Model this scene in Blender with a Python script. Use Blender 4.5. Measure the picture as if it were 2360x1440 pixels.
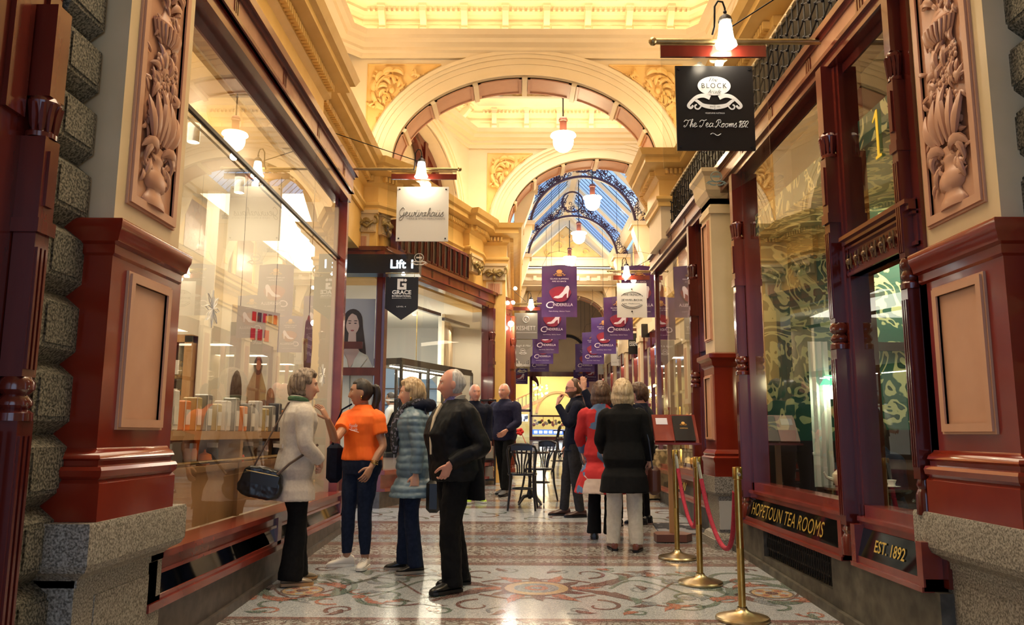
import bpy, bmesh, math, random
from mathutils import Vector, Matrix, noise
for _o in list(bpy.data.objects): bpy.data.objects.remove(_o)
scene = bpy.context.scene
col = scene.collection
PI = math.pi
random.seed(7)
# ------------------------------------------------------------------ camera, world, exposure
FPX = 1825.0
cam_d = bpy.data.cameras.new('camera'); cam = bpy.data.objects.new('camera', cam_d); col.objects.link(cam)
cam_d.sensor_width = 36.0; cam_d.lens = 36.0 * FPX / 2360.0; cam_d.clip_start = .05; cam_d.clip_end = 200
_p, _y, _r = math.radians(8.72), math.radians(0.31), math.radians(0.3)
_F = Vector((-math.sin(_y)*math.cos(_p), math.cos(_y)*math.cos(_p), math.sin(_p)))
_R = _F.cross(Vector((0, 0, 1))).normalized(); _U = _R.cross(_F)
_R2 = _R*math.cos(_r) + _U*math.sin(_r); _U2 = -_R*math.sin(_r) + _U*math.cos(_r)
cam.matrix_world = Matrix.Translation((0, 0, 1.35)) @ Matrix((_R2, _U2, -_F)).transposed().to_4x4()
scene.camera = cam
vs = scene.view_settings
vs.view_transform = 'Standard'; vs.look = 'None'; vs.gamma = 1.0; vs.use_curve_mapping = False
vs.exposure = 0.38
world = bpy.data.worlds.new('dusk_sky'); scene.world = world; world.use_nodes = True
wn = world.node_tree.nodes; wl = world.node_tree.links
bgn = wn['Background']; tc = wn.new('ShaderNodeTexCoord'); nz = wn.new('ShaderNodeTexNoise'); rp = wn.new('ShaderNodeValToRGB')
nz.inputs['Scale'].default_value = 2.2; nz.inputs['Detail'].default_value = 5
wl.new(tc.outputs['Generated'], nz.inputs['Vector']); wl.new(nz.outputs['Fac'], rp.inputs['Fac']); wl.new(rp.outputs['Color'], bgn.inputs['Color'])
rp.color_ramp.elements[0].position = .35; rp.color_ramp.elements[0].color = (.30, .48, .85, 1)
rp.color_ramp.elements[1].position = .65; rp.color_ramp.elements[1].color = (.62, .78, 1.0, 1)
bgn.inputs['Strength'].default_value = 1.4
SLOPE = .034
def FZ(y): return SLOPE * y

def area(name, loc, size, energy, color=(1, .8, .5), rot=(0, 0, 0), sizey=None, spread=None):
    l = bpy.data.lights.new(name, 'AREA'); l.energy = energy; l.color = color
    l.shape = 'RECTANGLE'; l.size = size; l.size_y = sizey or size
    if spread: l.spread = math.radians(spread)
    o = bpy.data.objects.new(name, l); o.location = loc; o.rotation_euler = rot; col.objects.link(o); return o
def point(name, loc, energy, color=(1, .78, .48), r=.06):
    l = bpy.data.lights.new(name, 'POINT'); l.energy = energy; l.color = color; l.shadow_soft_size = r
    o = bpy.data.objects.new(name, l); o.location = loc; col.objects.link(o); return o
def spot(name, loc, to, energy, color=(1, .85, .62), ang=70, r=.04, blend=.5):
    l = bpy.data.lights.new(name, 'SPOT'); l.energy = energy; l.color = color; l.spot_size = math.radians(ang); l.spot_blend = blend; l.shadow_soft_size = r
    o = bpy.data.objects.new(name, l); o.location = loc; col.objects.link(o)
    o.rotation_euler = (Vector(to) - Vector(loc)).to_track_quat('-Z', 'Y').to_euler(); return o
WARM = (1, .78, .48); WARM2 = (1, .80, .55); COOL = (.72, .83, 1)
# cove lighting lying on the lit cornices, added overhead fill and upper-wall washes, daylight from the street behind the camera
area('cove_light_a', (.1, 10.33, 7.2), 3.6, 6, WARM, (PI-.35, 0, 0), .12)
area('cove_light_b', (-2.3, 7.4, 7.2), .12, 7, WARM, (PI, .35, 0), 5.2)
area('cove_light_c', (2.6, 7.4, 7.2), .12, 7, WARM, (PI, -.35, 0), 5.2)
area('cove_light_d', (1.5, 14.0, 7.2), 3.4, 7, WARM, (PI-.35, 0, 0), .12)
area('ceiling_fill_near', (.15, 6.5, 7.5), 3.0, 140, WARM2, (0, 0, 0), 6.0, 105)  # broad fill panels added overhead, no fixture modelled
area('octagon_fill', (.7, 12.8, 7.6), 2.2, 125, WARM2, (0, 0, 0), 2.2, 105)
area('far_arcade_fill', (1.6, 20, 6.3), 2.2, 230, WARM2, (0, 0, 0), 8.0)
area('ledge_wash_left', (-2.15, 7.0, 5.32), .16, 25, WARM2, (PI, -.25, 0), 7.0)  # washes added along the ledges and piers to brighten the upper walls
area('ledge_wash_right', (2.4, 7.0, 5.32), .16, 25, WARM2, (PI, .25, 0), 7.0)
area('pier_wash_left', (-1.9, 10.2, 5.4), .5, 7, WARM2, (PI-.5, 0, 0), .2)
area('pier_wash_right', (2.1, 10.1, 5.4), .5, 7, WARM2, (PI-.5, 0, 0), .2)
area('octagon_wash', (-.9, 13.0, 5.4), .2, 9, WARM2, (PI, -.3, -.38), 2.5)
area('arch_wash', (.2, 9.3, 6.95), 3.2, 9, WARM2, (.5, 0, 0), .25)  # hung in open air, added to brighten the arch faces
area('arch_wash', (1.4, 13.2, 6.95), 3.0, 7, WARM2, (.5, 0, 0), .25)
area('street_daylight', (.15, -2.8, 2.6), 3.4, 9, COOL, (PI/2-.12, 0, 0), 4.0)
# ------------------------------------------------------------------ materials
def mat(name, c, rough=.5, metal=0., emit=0., ecol=None, alpha=None, trans=0., spec=.5, coat=0.):
    m = bpy.data.materials.new(name); m.use_nodes = True
    b = m.node_tree.nodes['Principled BSDF']
    b.inputs['Base Color'].default_value = (*c, 1); b.inputs['Roughness'].default_value = rough
    b.inputs['Metallic'].default_value = metal; b.inputs['Specular IOR Level'].default_value = spec
    if emit: b.inputs['Emission Color'].default_value = (*(ecol or c), 1); b.inputs['Emission Strength'].default_value = emit
    if trans: b.inputs['Transmission Weight'].default_value = trans
    if coat: b.inputs['Coat Weight'].default_value = coat; b.inputs['Coat Roughness'].default_value = .08
    return m
def nmat(name, c1, c2, scale=8, rough=.5, bump=.0, detail=4, metal=0., kind='NOISE', stretch=None, lo=.35, hi=.65, coat=0., bscale=None, spec=.5):
    """two-tone procedural surface with optional bump"""
    m = mat(name, c1, rough, metal, spec=spec, coat=coat); nt = m.node_tree; n = nt.nodes; L = nt.links
    b = n['Principled BSDF']; t = n.new('ShaderNodeTexCoord'); src = t.outputs['Object']
    if stretch:
        mp = n.new('ShaderNodeMapping'); mp.inputs['Scale'].default_value = stretch; L.new(src, mp.inputs['Vector']); src = mp.outputs['Vector']
    if kind == 'NOISE':
        x = n.new('ShaderNodeTexNoise'); x.inputs['Scale'].default_value = scale; x.inputs['Detail'].default_value = detail; out = x.outputs['Fac']
    elif kind == 'VORONOI':
        x = n.new('ShaderNodeTexVoronoi'); x.inputs['Scale'].default_value = scale; out = x.outputs['Color']
    else:
        x = n.new('ShaderNodeTexWave'); x.inputs['Scale'].default_value = scale; x.inputs['Distortion'].default_value = 3; x.inputs['Detail'].default_value = detail; out = x.outputs['Fac']
    L.new(src, x.inputs['Vector'])
    r = n.new('ShaderNodeValToRGB'); r.color_ramp.elements[0].position = lo; r.color_ramp.elements[1].position = hi
    r.color_ramp.elements[0].color = (*c1, 1); r.color_ramp.elements[1].color = (*c2, 1)
    L.new(out, r.inputs['Fac']); L.new(r.outputs['Color'], b.inputs['Base Color'])
    if bump:
        bn = n.new('ShaderNodeBump'); bn.inputs['Strength'].default_value = bump; bn.inputs['Distance'].default_value = .01
        y = x
        if bscale:
            y = n.new('ShaderNodeTexNoise'); y.inputs['Scale'].default_value = bscale; L.new(src, y.inputs['Vector'])
        L.new(y.outputs[0], bn.inputs['Height']); L.new(bn.outputs['Normal'], b.inputs['Normal'])
    return m
def glassmat(name, tint=(1, 1, 1), refl=1.0, base=.04, rough=.0, thick=None):
    """thin pane: mirror reflection by angle, otherwise see-through"""
    m = bpy.data.materials.new(name); m.use_nodes = True; nt = m.node_tree; n = nt.nodes; L = nt.links
    n.remove(n['Principled BSDF']); o = n['Material Output']
    tr = n.new('ShaderNodeBsdfTransparent'); tr.inputs['Color'].default_value = (*tint, 1)
    gl = n.new('ShaderNodeBsdfGlossy'); gl.inputs['Roughness'].default_value = rough; gl.inputs['Color'].default_value = (refl, refl, refl, 1)
    lw = n.new('ShaderNodeLayerWeight'); lw.inputs['Blend'].default_value = .5
    fr = n.new('ShaderNodeMath'); fr.operation = 'POWER'; fr.inputs[1].default_value = 3.6; L.new(lw.outputs['Facing'], fr.inputs[0])
    ad = n.new('ShaderNodeMath'); ad.operation = 'ADD'; ad.use_clamp = True; ad.inputs[1].default_value = base
    mx = n.new('ShaderNodeMixShader'); L.new(fr.outputs[0], ad.inputs[0]); L.new(ad.outputs[0], mx.inputs[0])
    L.new(tr.outputs[0], mx.inputs[1]); L.new(gl.outputs[0], mx.inputs[2]); L.new(mx.outputs[0], o.inputs['Surface']); return m
M = {}
M['cream'] = nmat('cream_paint', (.80, .66, .42), (.84, .70, .46), 3, .55)
M['creamlow'] = nmat('cream_stone_paint', (.66, .52, .30), (.72, .57, .34), 4, .5, .05)
M['ochre'] = nmat('ochre_paint', (.78, .50, .14), (.84, .56, .18), 4, .5)
M['ochrep'] = nmat('ochre_panel_paint', (.82, .52, .16), (.86, .58, .22), 5, .5)
M['white'] = mat('warm_white_plaster', (.86, .76, .56), .6)
M['salmon'] = nmat('salmon_paint', (.56, .30, .18), (.60, .33, .20), 5, .5)
M['salmond'] = nmat('salmon_relief_paint', (.50, .25, .15), (.55, .29, .18), 6, .42)
M['maroon'] = nmat('maroon_gloss_paint', (.20, .018, .008), (.24, .026, .010), 3, .18, coat=.4)
M['wood'] = nmat('oxblood_varnished_wood', (.085, .010, .007), (.14, .020, .012), 6, .2, 0, 6, kind='NOISE', stretch=(1, 1, .15), coat=.5)
M['woodred'] = nmat('red_varnished_wood', (.17, .022, .016), (.23, .035, .022), 5, .22, 0, 5, coat=.4)
M['dark'] = mat('near_black_timber', (.012, .006, .006), .3)
M['black'] = mat('black_paint', (.008, .008, .009), .45)
M['granite'] = nmat('grey_green_granite', (.035, .035, .022), (.27, .25, .19), 95, .62, .35, 3, lo=.40, hi=.62)
M['granite2'] = nmat('buff_grey_granite', (.09, .08, .06), (.40, .37, .31), 110, .5, .25, 3, lo=.36, hi=.64)
M['stonedark'] = nmat('dark_worn_stone', (.05, .045, .035), (.12, .11, .085), 9, .6, .2)
M['slate'] = nmat('slate_skirting_stone', (.06, .05, .045), (.11, .09, .08), 14, .4, .1)
M['glass'] = glassmat('shop_window_glass', (.97, .98, .97), .9, .05)
M['teaglass'] = glassmat('tea_room_glass', (.98, .98, .98), .85, .04)
M['clear'] = glassmat('clear_acrylic', (.93, .94, .93), .9, .03)
M['brass'] = nmat('aged_brass', (.62, .42, .12), (.50, .33, .10), 30, .26, 0, metal=1.)
M['brassd'] = nmat('dull_brass', (.45, .34, .16), (.36, .27, .13), 20, .38, 0, metal=1.)
M['iron'] = mat('dark_iron', (.02, .018, .02), .4, .6)
M['gold'] = mat('gold_leaf', (.80, .56, .12), .35, .6)
M['goldp'] = mat('gold_print', (.72, .42, .10), .5)
M['lampglass'] = mat('lit_opal_glass', (1, .93, .78), .3, emit=14, ecol=(1, .80, .50))
M['lampglass2'] = mat('lit_frosted_shade', (1, .95, .85), .3, emit=9, ecol=(1, .86, .62))
M['led'] = mat('warm_cove_strip', (1, .8, .5), .5, emit=7, ecol=(1, .82, .56))
M['bulb'] = mat('bright_bulb', (1, .95, .85), .3, emit=60, ecol=(1, .86, .62))
M['signwhite'] = mat('white_sign_enamel', (.62, .60, .56), .4)
M['signgrey'] = mat('grey_sign_ink', (.25, .24, .22), .5)
M['signblack'] = mat('black_sign_enamel', (.012, .012, .014), .25)
M['ink'] = mat('white_print', (.80, .80, .80), .5)
M['glow'] = mat('backlit_letters', (.8, .95, 1), .5, emit=5, ecol=(.70, .92, 1))
M['oak'] = nmat('honey_oak', (.42, .22, .08), (.52, .29, .12), 5, .4, .02, 6, stretch=(1, 1, .2))
M['wallin'] = mat('shop_interior_paint', (.78, .74, .64), .6)
M['skyglass'] = glassmat('roof_glass', (.80, .88, 1), .7, .03)
# ------------------------------------------------------------------ mesh builder
IDENT = Matrix.Identity(4)
WM = {}
ZON = [False]
ZK = [(0, 0), (4.3, 4.3), (4.42, 4.45), (5.06, 5.19), (6.2, 6.48), (6.74, 7.08), (7.28, 7.66), (8.9, 9.3)]
def zmap(z):
    """storey heights of the upper arcade"""
    if not ZON[0] or z <= 4.3: return z
    for (a, b), (c, d) in zip(ZK, ZK[1:]):
        if z <= c: return b+(z-a)*(d-b)/(c-a)
    return z+.4
class MB:
    def __init__(s, T=None): s.v = []; s.f = []; s.m = []; s.T = T or IDENT; s.k = 0
    def add(s, vs_, fs, k=None):
        o = len(s.v); T = s.T
        s.v += [T @ Vector(p) for p in vs_]
        for f in fs: s.f.append([i+o for i in f]); s.m.append(s.k if k is None else k)
        return s
    def box(s, x0, x1, y0, y1, z0, z1, k=None):
        if x0 > x1: x0, x1 = x1, x0
        if y0 > y1: y0, y1 = y1, y0
        if z0 > z1: z0, z1 = z1, z0
        v = [(x0, y0, z0), (x1, y0, z0), (x1, y1, z0), (x0, y1, z0), (x0, y0, z1), (x1, y0, z1), (x1, y1, z1), (x0, y1, z1)]
        return s.add(v, [(0, 3, 2, 1), (4, 5, 6, 7), (0, 1, 5, 4), (1, 2, 6, 5), (2, 3, 7, 6), (3, 0, 4, 7)], k)
    def bbox(s, x0, x1, y0, y1, z0, z1, b=.01, k=None):
        """box with chamfered faces"""
        vs_ = []; cx = [(x0, x1), (y0, y1), (z0, z1)]
        def P(i, j, l, ax):
            p = [x1 if i else x0, y1 if j else y0, z1 if l else z0]; sg = [-1 if i else 1, -1 if j else 1, -1 if l else 1]
            for a in range(3):
                if a != ax: p[a] += sg[a]*b
            return tuple(p)
        idx = {}
        for ax in range(3):
            for i in (0, 1):
                for j in (0, 1):
                    for l in (0, 1): idx[(i, j, l, ax)] = len(vs_); vs_.append(P(i, j, l, ax))
        fs = []
        for q in (0, 1):
            for ax in range(3):
                o = [(0, 0), (1, 0), (1, 1), (0, 1)]; f = []
                for (a, c) in o:
                    t = [0, 0, 0]; t[ax] = q; oth = [z for z in range(3) if z != ax]; t[oth[0]] = a; t[oth[1]] = c
                    f.append(idx[(t[0], t[1], t[2], ax)])
                fs.append(f)
        for ax in range(3):
            oth = [z for z in range(3) if z != ax]
            for a in (0, 1):
                for c in (0, 1):
                    t0 = [0, 0, 0]; t0[oth[0]] = a; t0[oth[1]] = c; t1 = list(t0); t1[ax] = 1
                    fs.append([idx[(*t0, oth[0])], idx[(*t1, oth[0])], idx[(*t1, oth[1])], idx[(*t0, oth[1])]])
        for i in (0, 1):
            for j in (0, 1):
                for l in (0, 1): fs.append([idx[(i, j, l, 0)], idx[(i, j, l, 1)], idx[(i, j, l, 2)]])
        return s.add(vs_, fs, k)
    def quad(s, a, b, c, d, k=None): return s.add([a, b, c, d], [(0, 1, 2, 3)], k)
    def prism(s, pts, y0, y1, k=None, ax='y'):
        """polygon in (x,z) extruded over y (ax='y'), (x,y) over z ('z'), (y,z) over x ('x')"""
        n = len(pts)
        def P(p, t): return (p[0], t, p[1]) if ax == 'y' else ((p[0], p[1], t) if ax == 'z' else (t, p[0], p[1]))
        v = [P(p, y0) for p in pts] + [P(p, y1) for p in pts]
        f = [list(range(n)), list(range(2*n-1, n-1, -1))] + [(i, i+n, (i+1) % n+n, (i+1) % n) for i in range(n)]
        return s.add(v, f, k)
    def tube(s, pts, r, n=8, k=None, cap=True, flat=1.0):
        pts = [Vector(p) for p in pts]; m = len(pts)
        rr = r if isinstance(r, (list, tuple)) else [r]*m
        v = []; up = None
        for i, p in enumerate(pts):
            d = (pts[min(i+1, m-1)] - pts[max(i-1, 0)]).normalized()
            if up is None:
                up = Vector((0, 0, 1)) if abs(d.z) < .9 else Vector((1, 0, 0))
            a = (up - d*up.dot(d)); a = a.normalized() if a.length > 1e-6 else d.orthogonal().normalized(); up = a; b = d.cross(a)
            for j in range(n):
                t = 2*PI*j/n; v.append(p + a*math.cos(t)*rr[i]*flat + b*math.sin(t)*rr[i])
        f = [(i*n+j, i*n+(j+1) % n, (i+1)*n+(j+1) % n, (i+1)*n+j) for i in range(m-1) for j in range(n)]
        if cap: f += [list(range(n-1, -1, -1)), list(range((m-1)*n, m*n))]
        return s.add(v, f, k)
    def lathe(s, prof, c=(0, 0, 0), n=20, k=None, a0=0, a1=2*PI, squash=1.0):
        """profile (r,z) about vertical axis at c"""
        full = abs(a1-a0-2*PI) < 1e-4; cols = n if full else n+1; v = []
        for (r, z) in prof:
            for j in range(cols):
                t = a0 + (a1-a0)*j/n; v.append((c[0]+r*math.cos(t), c[1]+r*math.sin(t)*squash, c[2]+z))
        f = []
        for i in range(len(prof)-1):
            for j in range(n):
                j2 = (j+1) % cols; f.append((i*cols+j, i*cols+j2, (i+1)*cols+j2, (i+1)*cols+j))
        return s.add(v, f, k)
    def ball(s, c, r, n=8, k=None, sz=(1, 1, 1)):
        v = []; m = max(4, n//2+1)
        for i in range(m+1):
            a = PI*i/m
            for j in range(n): t = 2*PI*j/n; v.append((c[0]+r*sz[0]*math.sin(a)*math.cos(t), c[1]+r*sz[1]*math.sin(a)*math.sin(t), c[2]+r*sz[2]*math.cos(a)))
        return s.add(v, [(i*n+j, (i+1)*n+j, (i+1)*n+(j+1) % n, i*n+(j+1) % n) for i in range(m) for j in range(n)], k)
    def sweep(s, path, prof, k=None, closed=False, side=1):
        """cornice: profile (out, z) carried along an XY polyline with mitres; out is to the left*side of travel"""
        pts = [Vector((p[0], p[1])) for p in path]; n = len(pts); v = []; q = len(prof)
        for i, p in enumerate(pts):
            d0 = (p - pts[i-1]).normalized() if (i > 0 or closed) else None
            d1 = (pts[(i+1) % n] - p).normalized() if (i < n-1 or closed) else None
            if d0 is None: d0 = d1
            if d1 is None: d1 = d0
            n0 = Vector((-d0.y, d0.x))*side; n1 = Vector((-d1.y, d1.x))*side
            b = (n0+n1); b = b.normalized() if b.length > 1e-6 else n0; sc = 1/max(.3, b.dot(n0))
            for (o, z) in prof: v.append((p.x+b.x*o*sc, p.y+b.y*o*sc, z))
        f = []; R = n if closed else n-1
        for i in range(R):
            for j in range(q-1): f.append((i*q+j, ((i+1) % n)*q+j, ((i+1) % n)*q+j+1, i*q+j+1))
        if not closed: f += [list(range(q)), list(range(n*q-1, (n-1)*q-1, -1))]
        return s.add(v, f, k)
    def arcband(s, cx, cz, a0, b0, a1, b1, y0, y1, t0=0, t1=PI, n=32, k=None):
        v = []
        for i in range(n+1):
            t = t0+(t1-t0)*i/n; c, sn = math.cos(t), math.sin(t)
            v += [(cx+a0*c, y0, cz+b0*sn), (cx+a1*c, y0, cz+b1*sn), (cx+a1*c, y1, cz+b1*sn), (cx+a0*c, y1, cz+b0*sn)]
        f = []
        for i in range(n):
            for j in range(4): f.append((i*4+j, i*4+(j+1) % 4, (i+1)*4+(j+1) % 4, (i+1)*4+j))
        f += [(0, 1, 2, 3), (n*4+3, n*4+2, n*4+1, n*4)]
        return s.add(v, f, k)
    def build(s, name, mats, parent=None, smooth=False, link=True):
        me = bpy.data.meshes.new(name)
        s.v = [Vector((p.x, p.y, zmap(p.z))) for p in s.v] if ZON[0] else s.v
        inv = WM[parent.name].inverted() if parent is not None else None
        me.from_pydata([tuple(inv @ p) if inv else tuple(p) for p in s.v], [], s.f)
        if not isinstance(mats, (list, tuple)): mats = [mats]
        for m_ in mats: me.materials.append(m_)
        for i, p in enumerate(me.polygons): p.material_index = min(s.m[i], len(mats)-1)
        me.update()
        if smooth:
            me.polygons.foreach_set('use_smooth', [True]*len(me.polygons))
            try: me.set_sharp_from_angle(angle=math.radians(38 if smooth is True else smooth))
            except Exception: pass
        o = bpy.data.objects.new(name, me)
        if link: col.objects.link(o)
        if parent is not None: o.parent = parent; WM[o.name] = WM[parent.name]
        else: WM[o.name] = IDENT
        return o
def thing(name, label, cat, loc=(0, 0, 0), rz=0, group=None):
    o = bpy.data.objects.new(name, None); o.empty_display_size = .1; col.objects.link(o)
    o.location = loc; o.rotation_euler = (0, 0, rz); o['label'] = label; o['category'] = cat
    if group: o['group'] = group
    WM[o.name] = Matrix.Translation(loc) @ Matrix.Rotation(rz, 4, 'Z'); return o
def tag(o, label, cat, group=None):
    o['label'] = label; o['category'] = cat
    if group: o['group'] = group
    return o
def struct(o): o['kind'] = 'structure'; return o
def copy_tree(o, parent=None):
    c = o.copy(); col.objects.link(c); c.parent = parent
    for ch in list(o.children): copy_tree(ch, c)
    return c
def frame(u, w, org):
    """matrix with local x=u, y=w(out of wall), z=up"""
    u = Vector(u).normalized(); w = Vector(w).normalized(); z = Vector((0, 0, 1))
    m = Matrix((u, w, z)).transposed().to_4x4(); return Matrix.Translation(org) @ m
_tc = {}
def text(s, w, h, T, mt, name='lettering', parent=None, shear=0., ext=.002, bold=0., space=1.0, keep=False):
    """lettering centred at T's origin in T's x/z plane, read from -y, fitted in w x h"""
    cu = bpy.data.curves.new('t', 'FONT'); cu.body = s; cu.size = 1; cu.extrude = 0; cu.shear = shear; cu.offset = bold; cu.space_character = space; cu.align_x = 'CENTER'; cu.resolution_u = 3
    o = bpy.data.objects.new('t', cu); col.objects.link(o); bpy.context.view_layer.update()
    me = bpy.data.meshes.new_from_object(o.evaluated_get(bpy.context.evaluated_depsgraph_get()))
    bpy.data.objects.remove(o)
    xs = [v.co.x for v in me.vertices]; ys = [v.co.y for v in me.vertices]
    if not xs: return None
    x0, x1, y0, y1 = min(xs), max(xs), min(ys), max(ys)
    sx = w/(x1-x0); sy = h/(y1-y0)
    if keep: sx = sy = min(sx, sy)
    b = MB(T)
    vv = [((v.co.x-(x0+x1)/2)*sx, -ext, (v.co.y-(y0+y1)/2)*sy) for v in me.vertices]
    b.add(vv, [list(p.vertices) for p in me.polygons]); bpy.data.meshes.remove(me)
    if parent is None: return b
    return b.build(name, mt, parent)
def addtext(b, s, w, h, T, k, **kw):
    t = text(s, w, h, T, None, **kw); o = len(b.v); b.v += t.v; b.f += [[i+o for i in f] for f in t.f]; b.m += [k]*len(t.f)
# ------------------------------------------------------------------ floor: terrazzo and mosaic bands
def floormat(name, c1, c2, c3, scale=70, grout=(.30, .27, .24)):
    m = bpy.data.materials.new(name); m.use_nodes = True; nt = m.node_tree; n = nt.nodes; L = nt.links; b = n['Principled BSDF']
    t = n.new('ShaderNodeTexCoord'); v = n.new('ShaderNodeTexVoronoi'); v.inputs['Scale'].default_value = scale; L.new(t.outputs['Object'], v.inputs['Vector'])
    r = n.new('ShaderNodeValToRGB'); e = r.color_ramp; e.interpolation = 'CONSTANT'
    e.elements[0].color = (*c1, 1); e.elements[0].position = 0; e.elements[1].color = (*c2, 1); e.elements[1].position = .52
    x = e.elements.new(.80); x.color = (*c3, 1)
    sep = n.new('ShaderNodeSeparateColor'); L.new(v.outputs['Color'], sep.inputs[0]); L.new(sep.outputs[0], r.inputs['Fac'])
    v2 = n.new('ShaderNodeTexVoronoi'); v2.feature = 'DISTANCE_TO_EDGE'; v2.inputs['Scale'].default_value = scale; L.new(t.outputs['Object'], v2.inputs['Vector'])
    lt = n.new('ShaderNodeMath'); lt.operation = 'LESS_THAN'; lt.inputs[1].default_value = .06; L.new(v2.outputs['Distance'], lt.inputs[0])
    mx = n.new('ShaderNodeMix'); mx.data_type = 'RGBA'; L.new(lt.outputs[0], mx.inputs['Factor']); L.new(r.outputs['Color'], mx.inputs['A']); mx.inputs['B'].default_value = (*grout, 1)
    L.new(mx.outputs['Result'], b.inputs['Base Color'])
    nn = n.new('ShaderNodeTexNoise'); nn.inputs['Scale'].default_value = 2.5; L.new(t.outputs['Object'], nn.inputs['Vector'])
    mr = n.new('ShaderNodeMapRange'); mr.inputs['To Min'].default_value = .10; mr.inputs['To Max'].default_value = .22; L.new(nn.outputs['Fac'], mr.inputs['Value']); L.new(mr.outputs[0], b.inputs['Roughness'])
    bp = n.new('ShaderNodeBump'); bp.inputs['Strength'].default_value = .12; bp.inputs['Distance'].default_value = .002
    n3 = n.new('ShaderNodeTexNoise'); n3.inputs['Scale'].default_value = 30; L.new(t.outputs['Object'], n3.inputs['Vector']); L.new(n3.outputs['Fac'], bp.inputs['Height']); L.new(bp.outputs['Normal'], b.inputs['Normal'])
    b.inputs['Specular IOR Level'].default_value = .75
    return m
FM = [floormat('mosaic_pale_field', (.42, .46, .51), (.35, .38, .42), (.48, .51, .54), 85, (.22, .23, .25)),
      floormat('terrazzo_speckled_cream', (.34, .33, .32), (.18, .13, .12), (.40, .40, .38), 34, (.14, .13, .12)),
      floormat('mosaic_dark_stripe', (.10, .07, .07), (.17, .12, .12), (.13, .10, .10)),
      floormat('mosaic_rose_stripe', (.22, .12, .11), (.29, .18, .16), (.17, .09, .09), grout=(.1, .08, .08)),
      floormat('mosaic_blue_grey', (.20, .23, .27), (.28, .31, .34), (.38, .40, .42), grout=(.12, .13, .14)),
      floormat('mosaic_green', (.05, .11, .10), (.08, .15, .13), (.12, .19, .17)),
      floormat('mosaic_rust', (.36, .10, .06), (.28, .07, .05), (.42, .16, .10)),
      floormat('mosaic_oxblood', (.10, .03, .035), (.14, .045, .05), (.08, .03, .03)),
      floormat('mosaic_ochre', (.48, .33, .16), (.54, .40, .22), (.40, .27, .13))]
fb = MB()
X0, X1 = -6.0, 8.5
def strip(y0, y1, k): fb.quad((X0, y0, FZ(y0)), (X1, y0, FZ(y0)), (X1, y1, FZ(y1)), (X0, y1, FZ(y1)), k)
yy = [(-4, 4.6, 1), (4.6, 5.24, 1), (5.24, 5.27, 2), (5.27, 5.32, 3), (5.32, 7.02, 0), (7.02, 7.06, 2), (7.06, 7.13, 3), (7.13, 7.17, 2), (7.17, 7.32, 1), (7.32, 7.36, 2), (7.36, 7.45, 3), (7.45, 7.49, 2), (7.49, 7.95, 1), (7.95, 8.0, 2), (8.0, 8.12, 3), (8.12, 8.17, 2), (8.17, 8.6, 4), (8.6, 8.66, 2), (8.66, 8.8, 3), (8.8, 8.86, 2), (8.86, 9.4, 1), (9.4, 9.46, 2), (9.46, 9.56, 3), (9.56, 9.62, 2)]
for a_, b_, k_ in yy: strip(a_, b_, k_)
y = 9.62; i = 0
while y < 33:
    for (d_, k_) in ((1.2, 0 if i % 2 == 0 else 1), (.06, 2), (.14, 3), (.06, 2), (.5, 4), (.06, 2), (.14, 3), (.06, 2)): strip(y, y+d_, k_); y += d_
    i += 1
strip(y, 36, 1)
# scrolls, leaves and rosettes of inlaid tesserae (part of the floor)
def fl(x, y, lift): return (x, y, FZ(y)+lift)
def ribbon(pts, ws, k, lift=.0012):
    v = []; n = len(pts)
    for i, p in enumerate(pts):
        d = Vector(pts[min(i+1, n-1)]) - Vector(pts[max(i-1, 0)]); d = Vector((d[0], d[1])).normalized(); q = Vector((-d.y, d.x))*ws[i]/2
        v += [fl(p[0]+q.x, p[1]+q.y, lift), fl(p[0]-q.x, p[1]-q.y, lift)]
    fb.add(v, [(2*i, 2*i+1, 2*i+3, 2*i+2) for i in range(n-1)], k)
def spiral(cx, cy, r0, r1, a0, a1, w, k, n=26, lift=.0012, e=1.0):
    pts = []; ws = []
    for i in range(n+1):
        t = i/n; r = r0+(r1-r0)*t; a = a0+(a1-a0)*t; pts.append((cx+r*math.cos(a), cy+e*r*math.sin(a))); ws.append(w*(1-.65*t)+.004)
    ribbon(pts, ws, k, lift); return pts
def fleaf(x, y, a, l, w, k, lift=.0018, bend=.5):
    pts = []; ws = []
    for i in range(9):
        t = i/8; pts.append((x+l*t*math.cos(a+bend*t), y+l*t*math.sin(a+bend*t))); ws.append(w*math.sin(PI*min(1, t*1.05+.03))**.8*(1+.25*math.sin(t*20))+.003)
    ribbon(pts, ws, k, lift)
def disc(x, y, r, k, lift, n=18, e=1.0): fb.add([fl(x, y, lift)]+[fl(x+r*math.cos(2*PI*i/n), y+e*r*math.sin(2*PI*i/n), lift) for i in range(n)], [(0, i+1, (i+1) % n+1) for i in range(n)], k)
def rosette(cx, cy, s, e=1.0):
    disc(cx, cy, s, 2, .0014, 24, e); disc(cx, cy, s*.9, 8, .0018, 24, e)
    for i in range(8):
        a = 2*PI*i/8; disc(cx+s*.6*math.cos(a), cy+e*s*.6*math.sin(a), s*.2, 6 if i % 2 else 0, .0022, 10, e)
    disc(cx, cy, s*.3, 7, .0026, 12, e)
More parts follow.
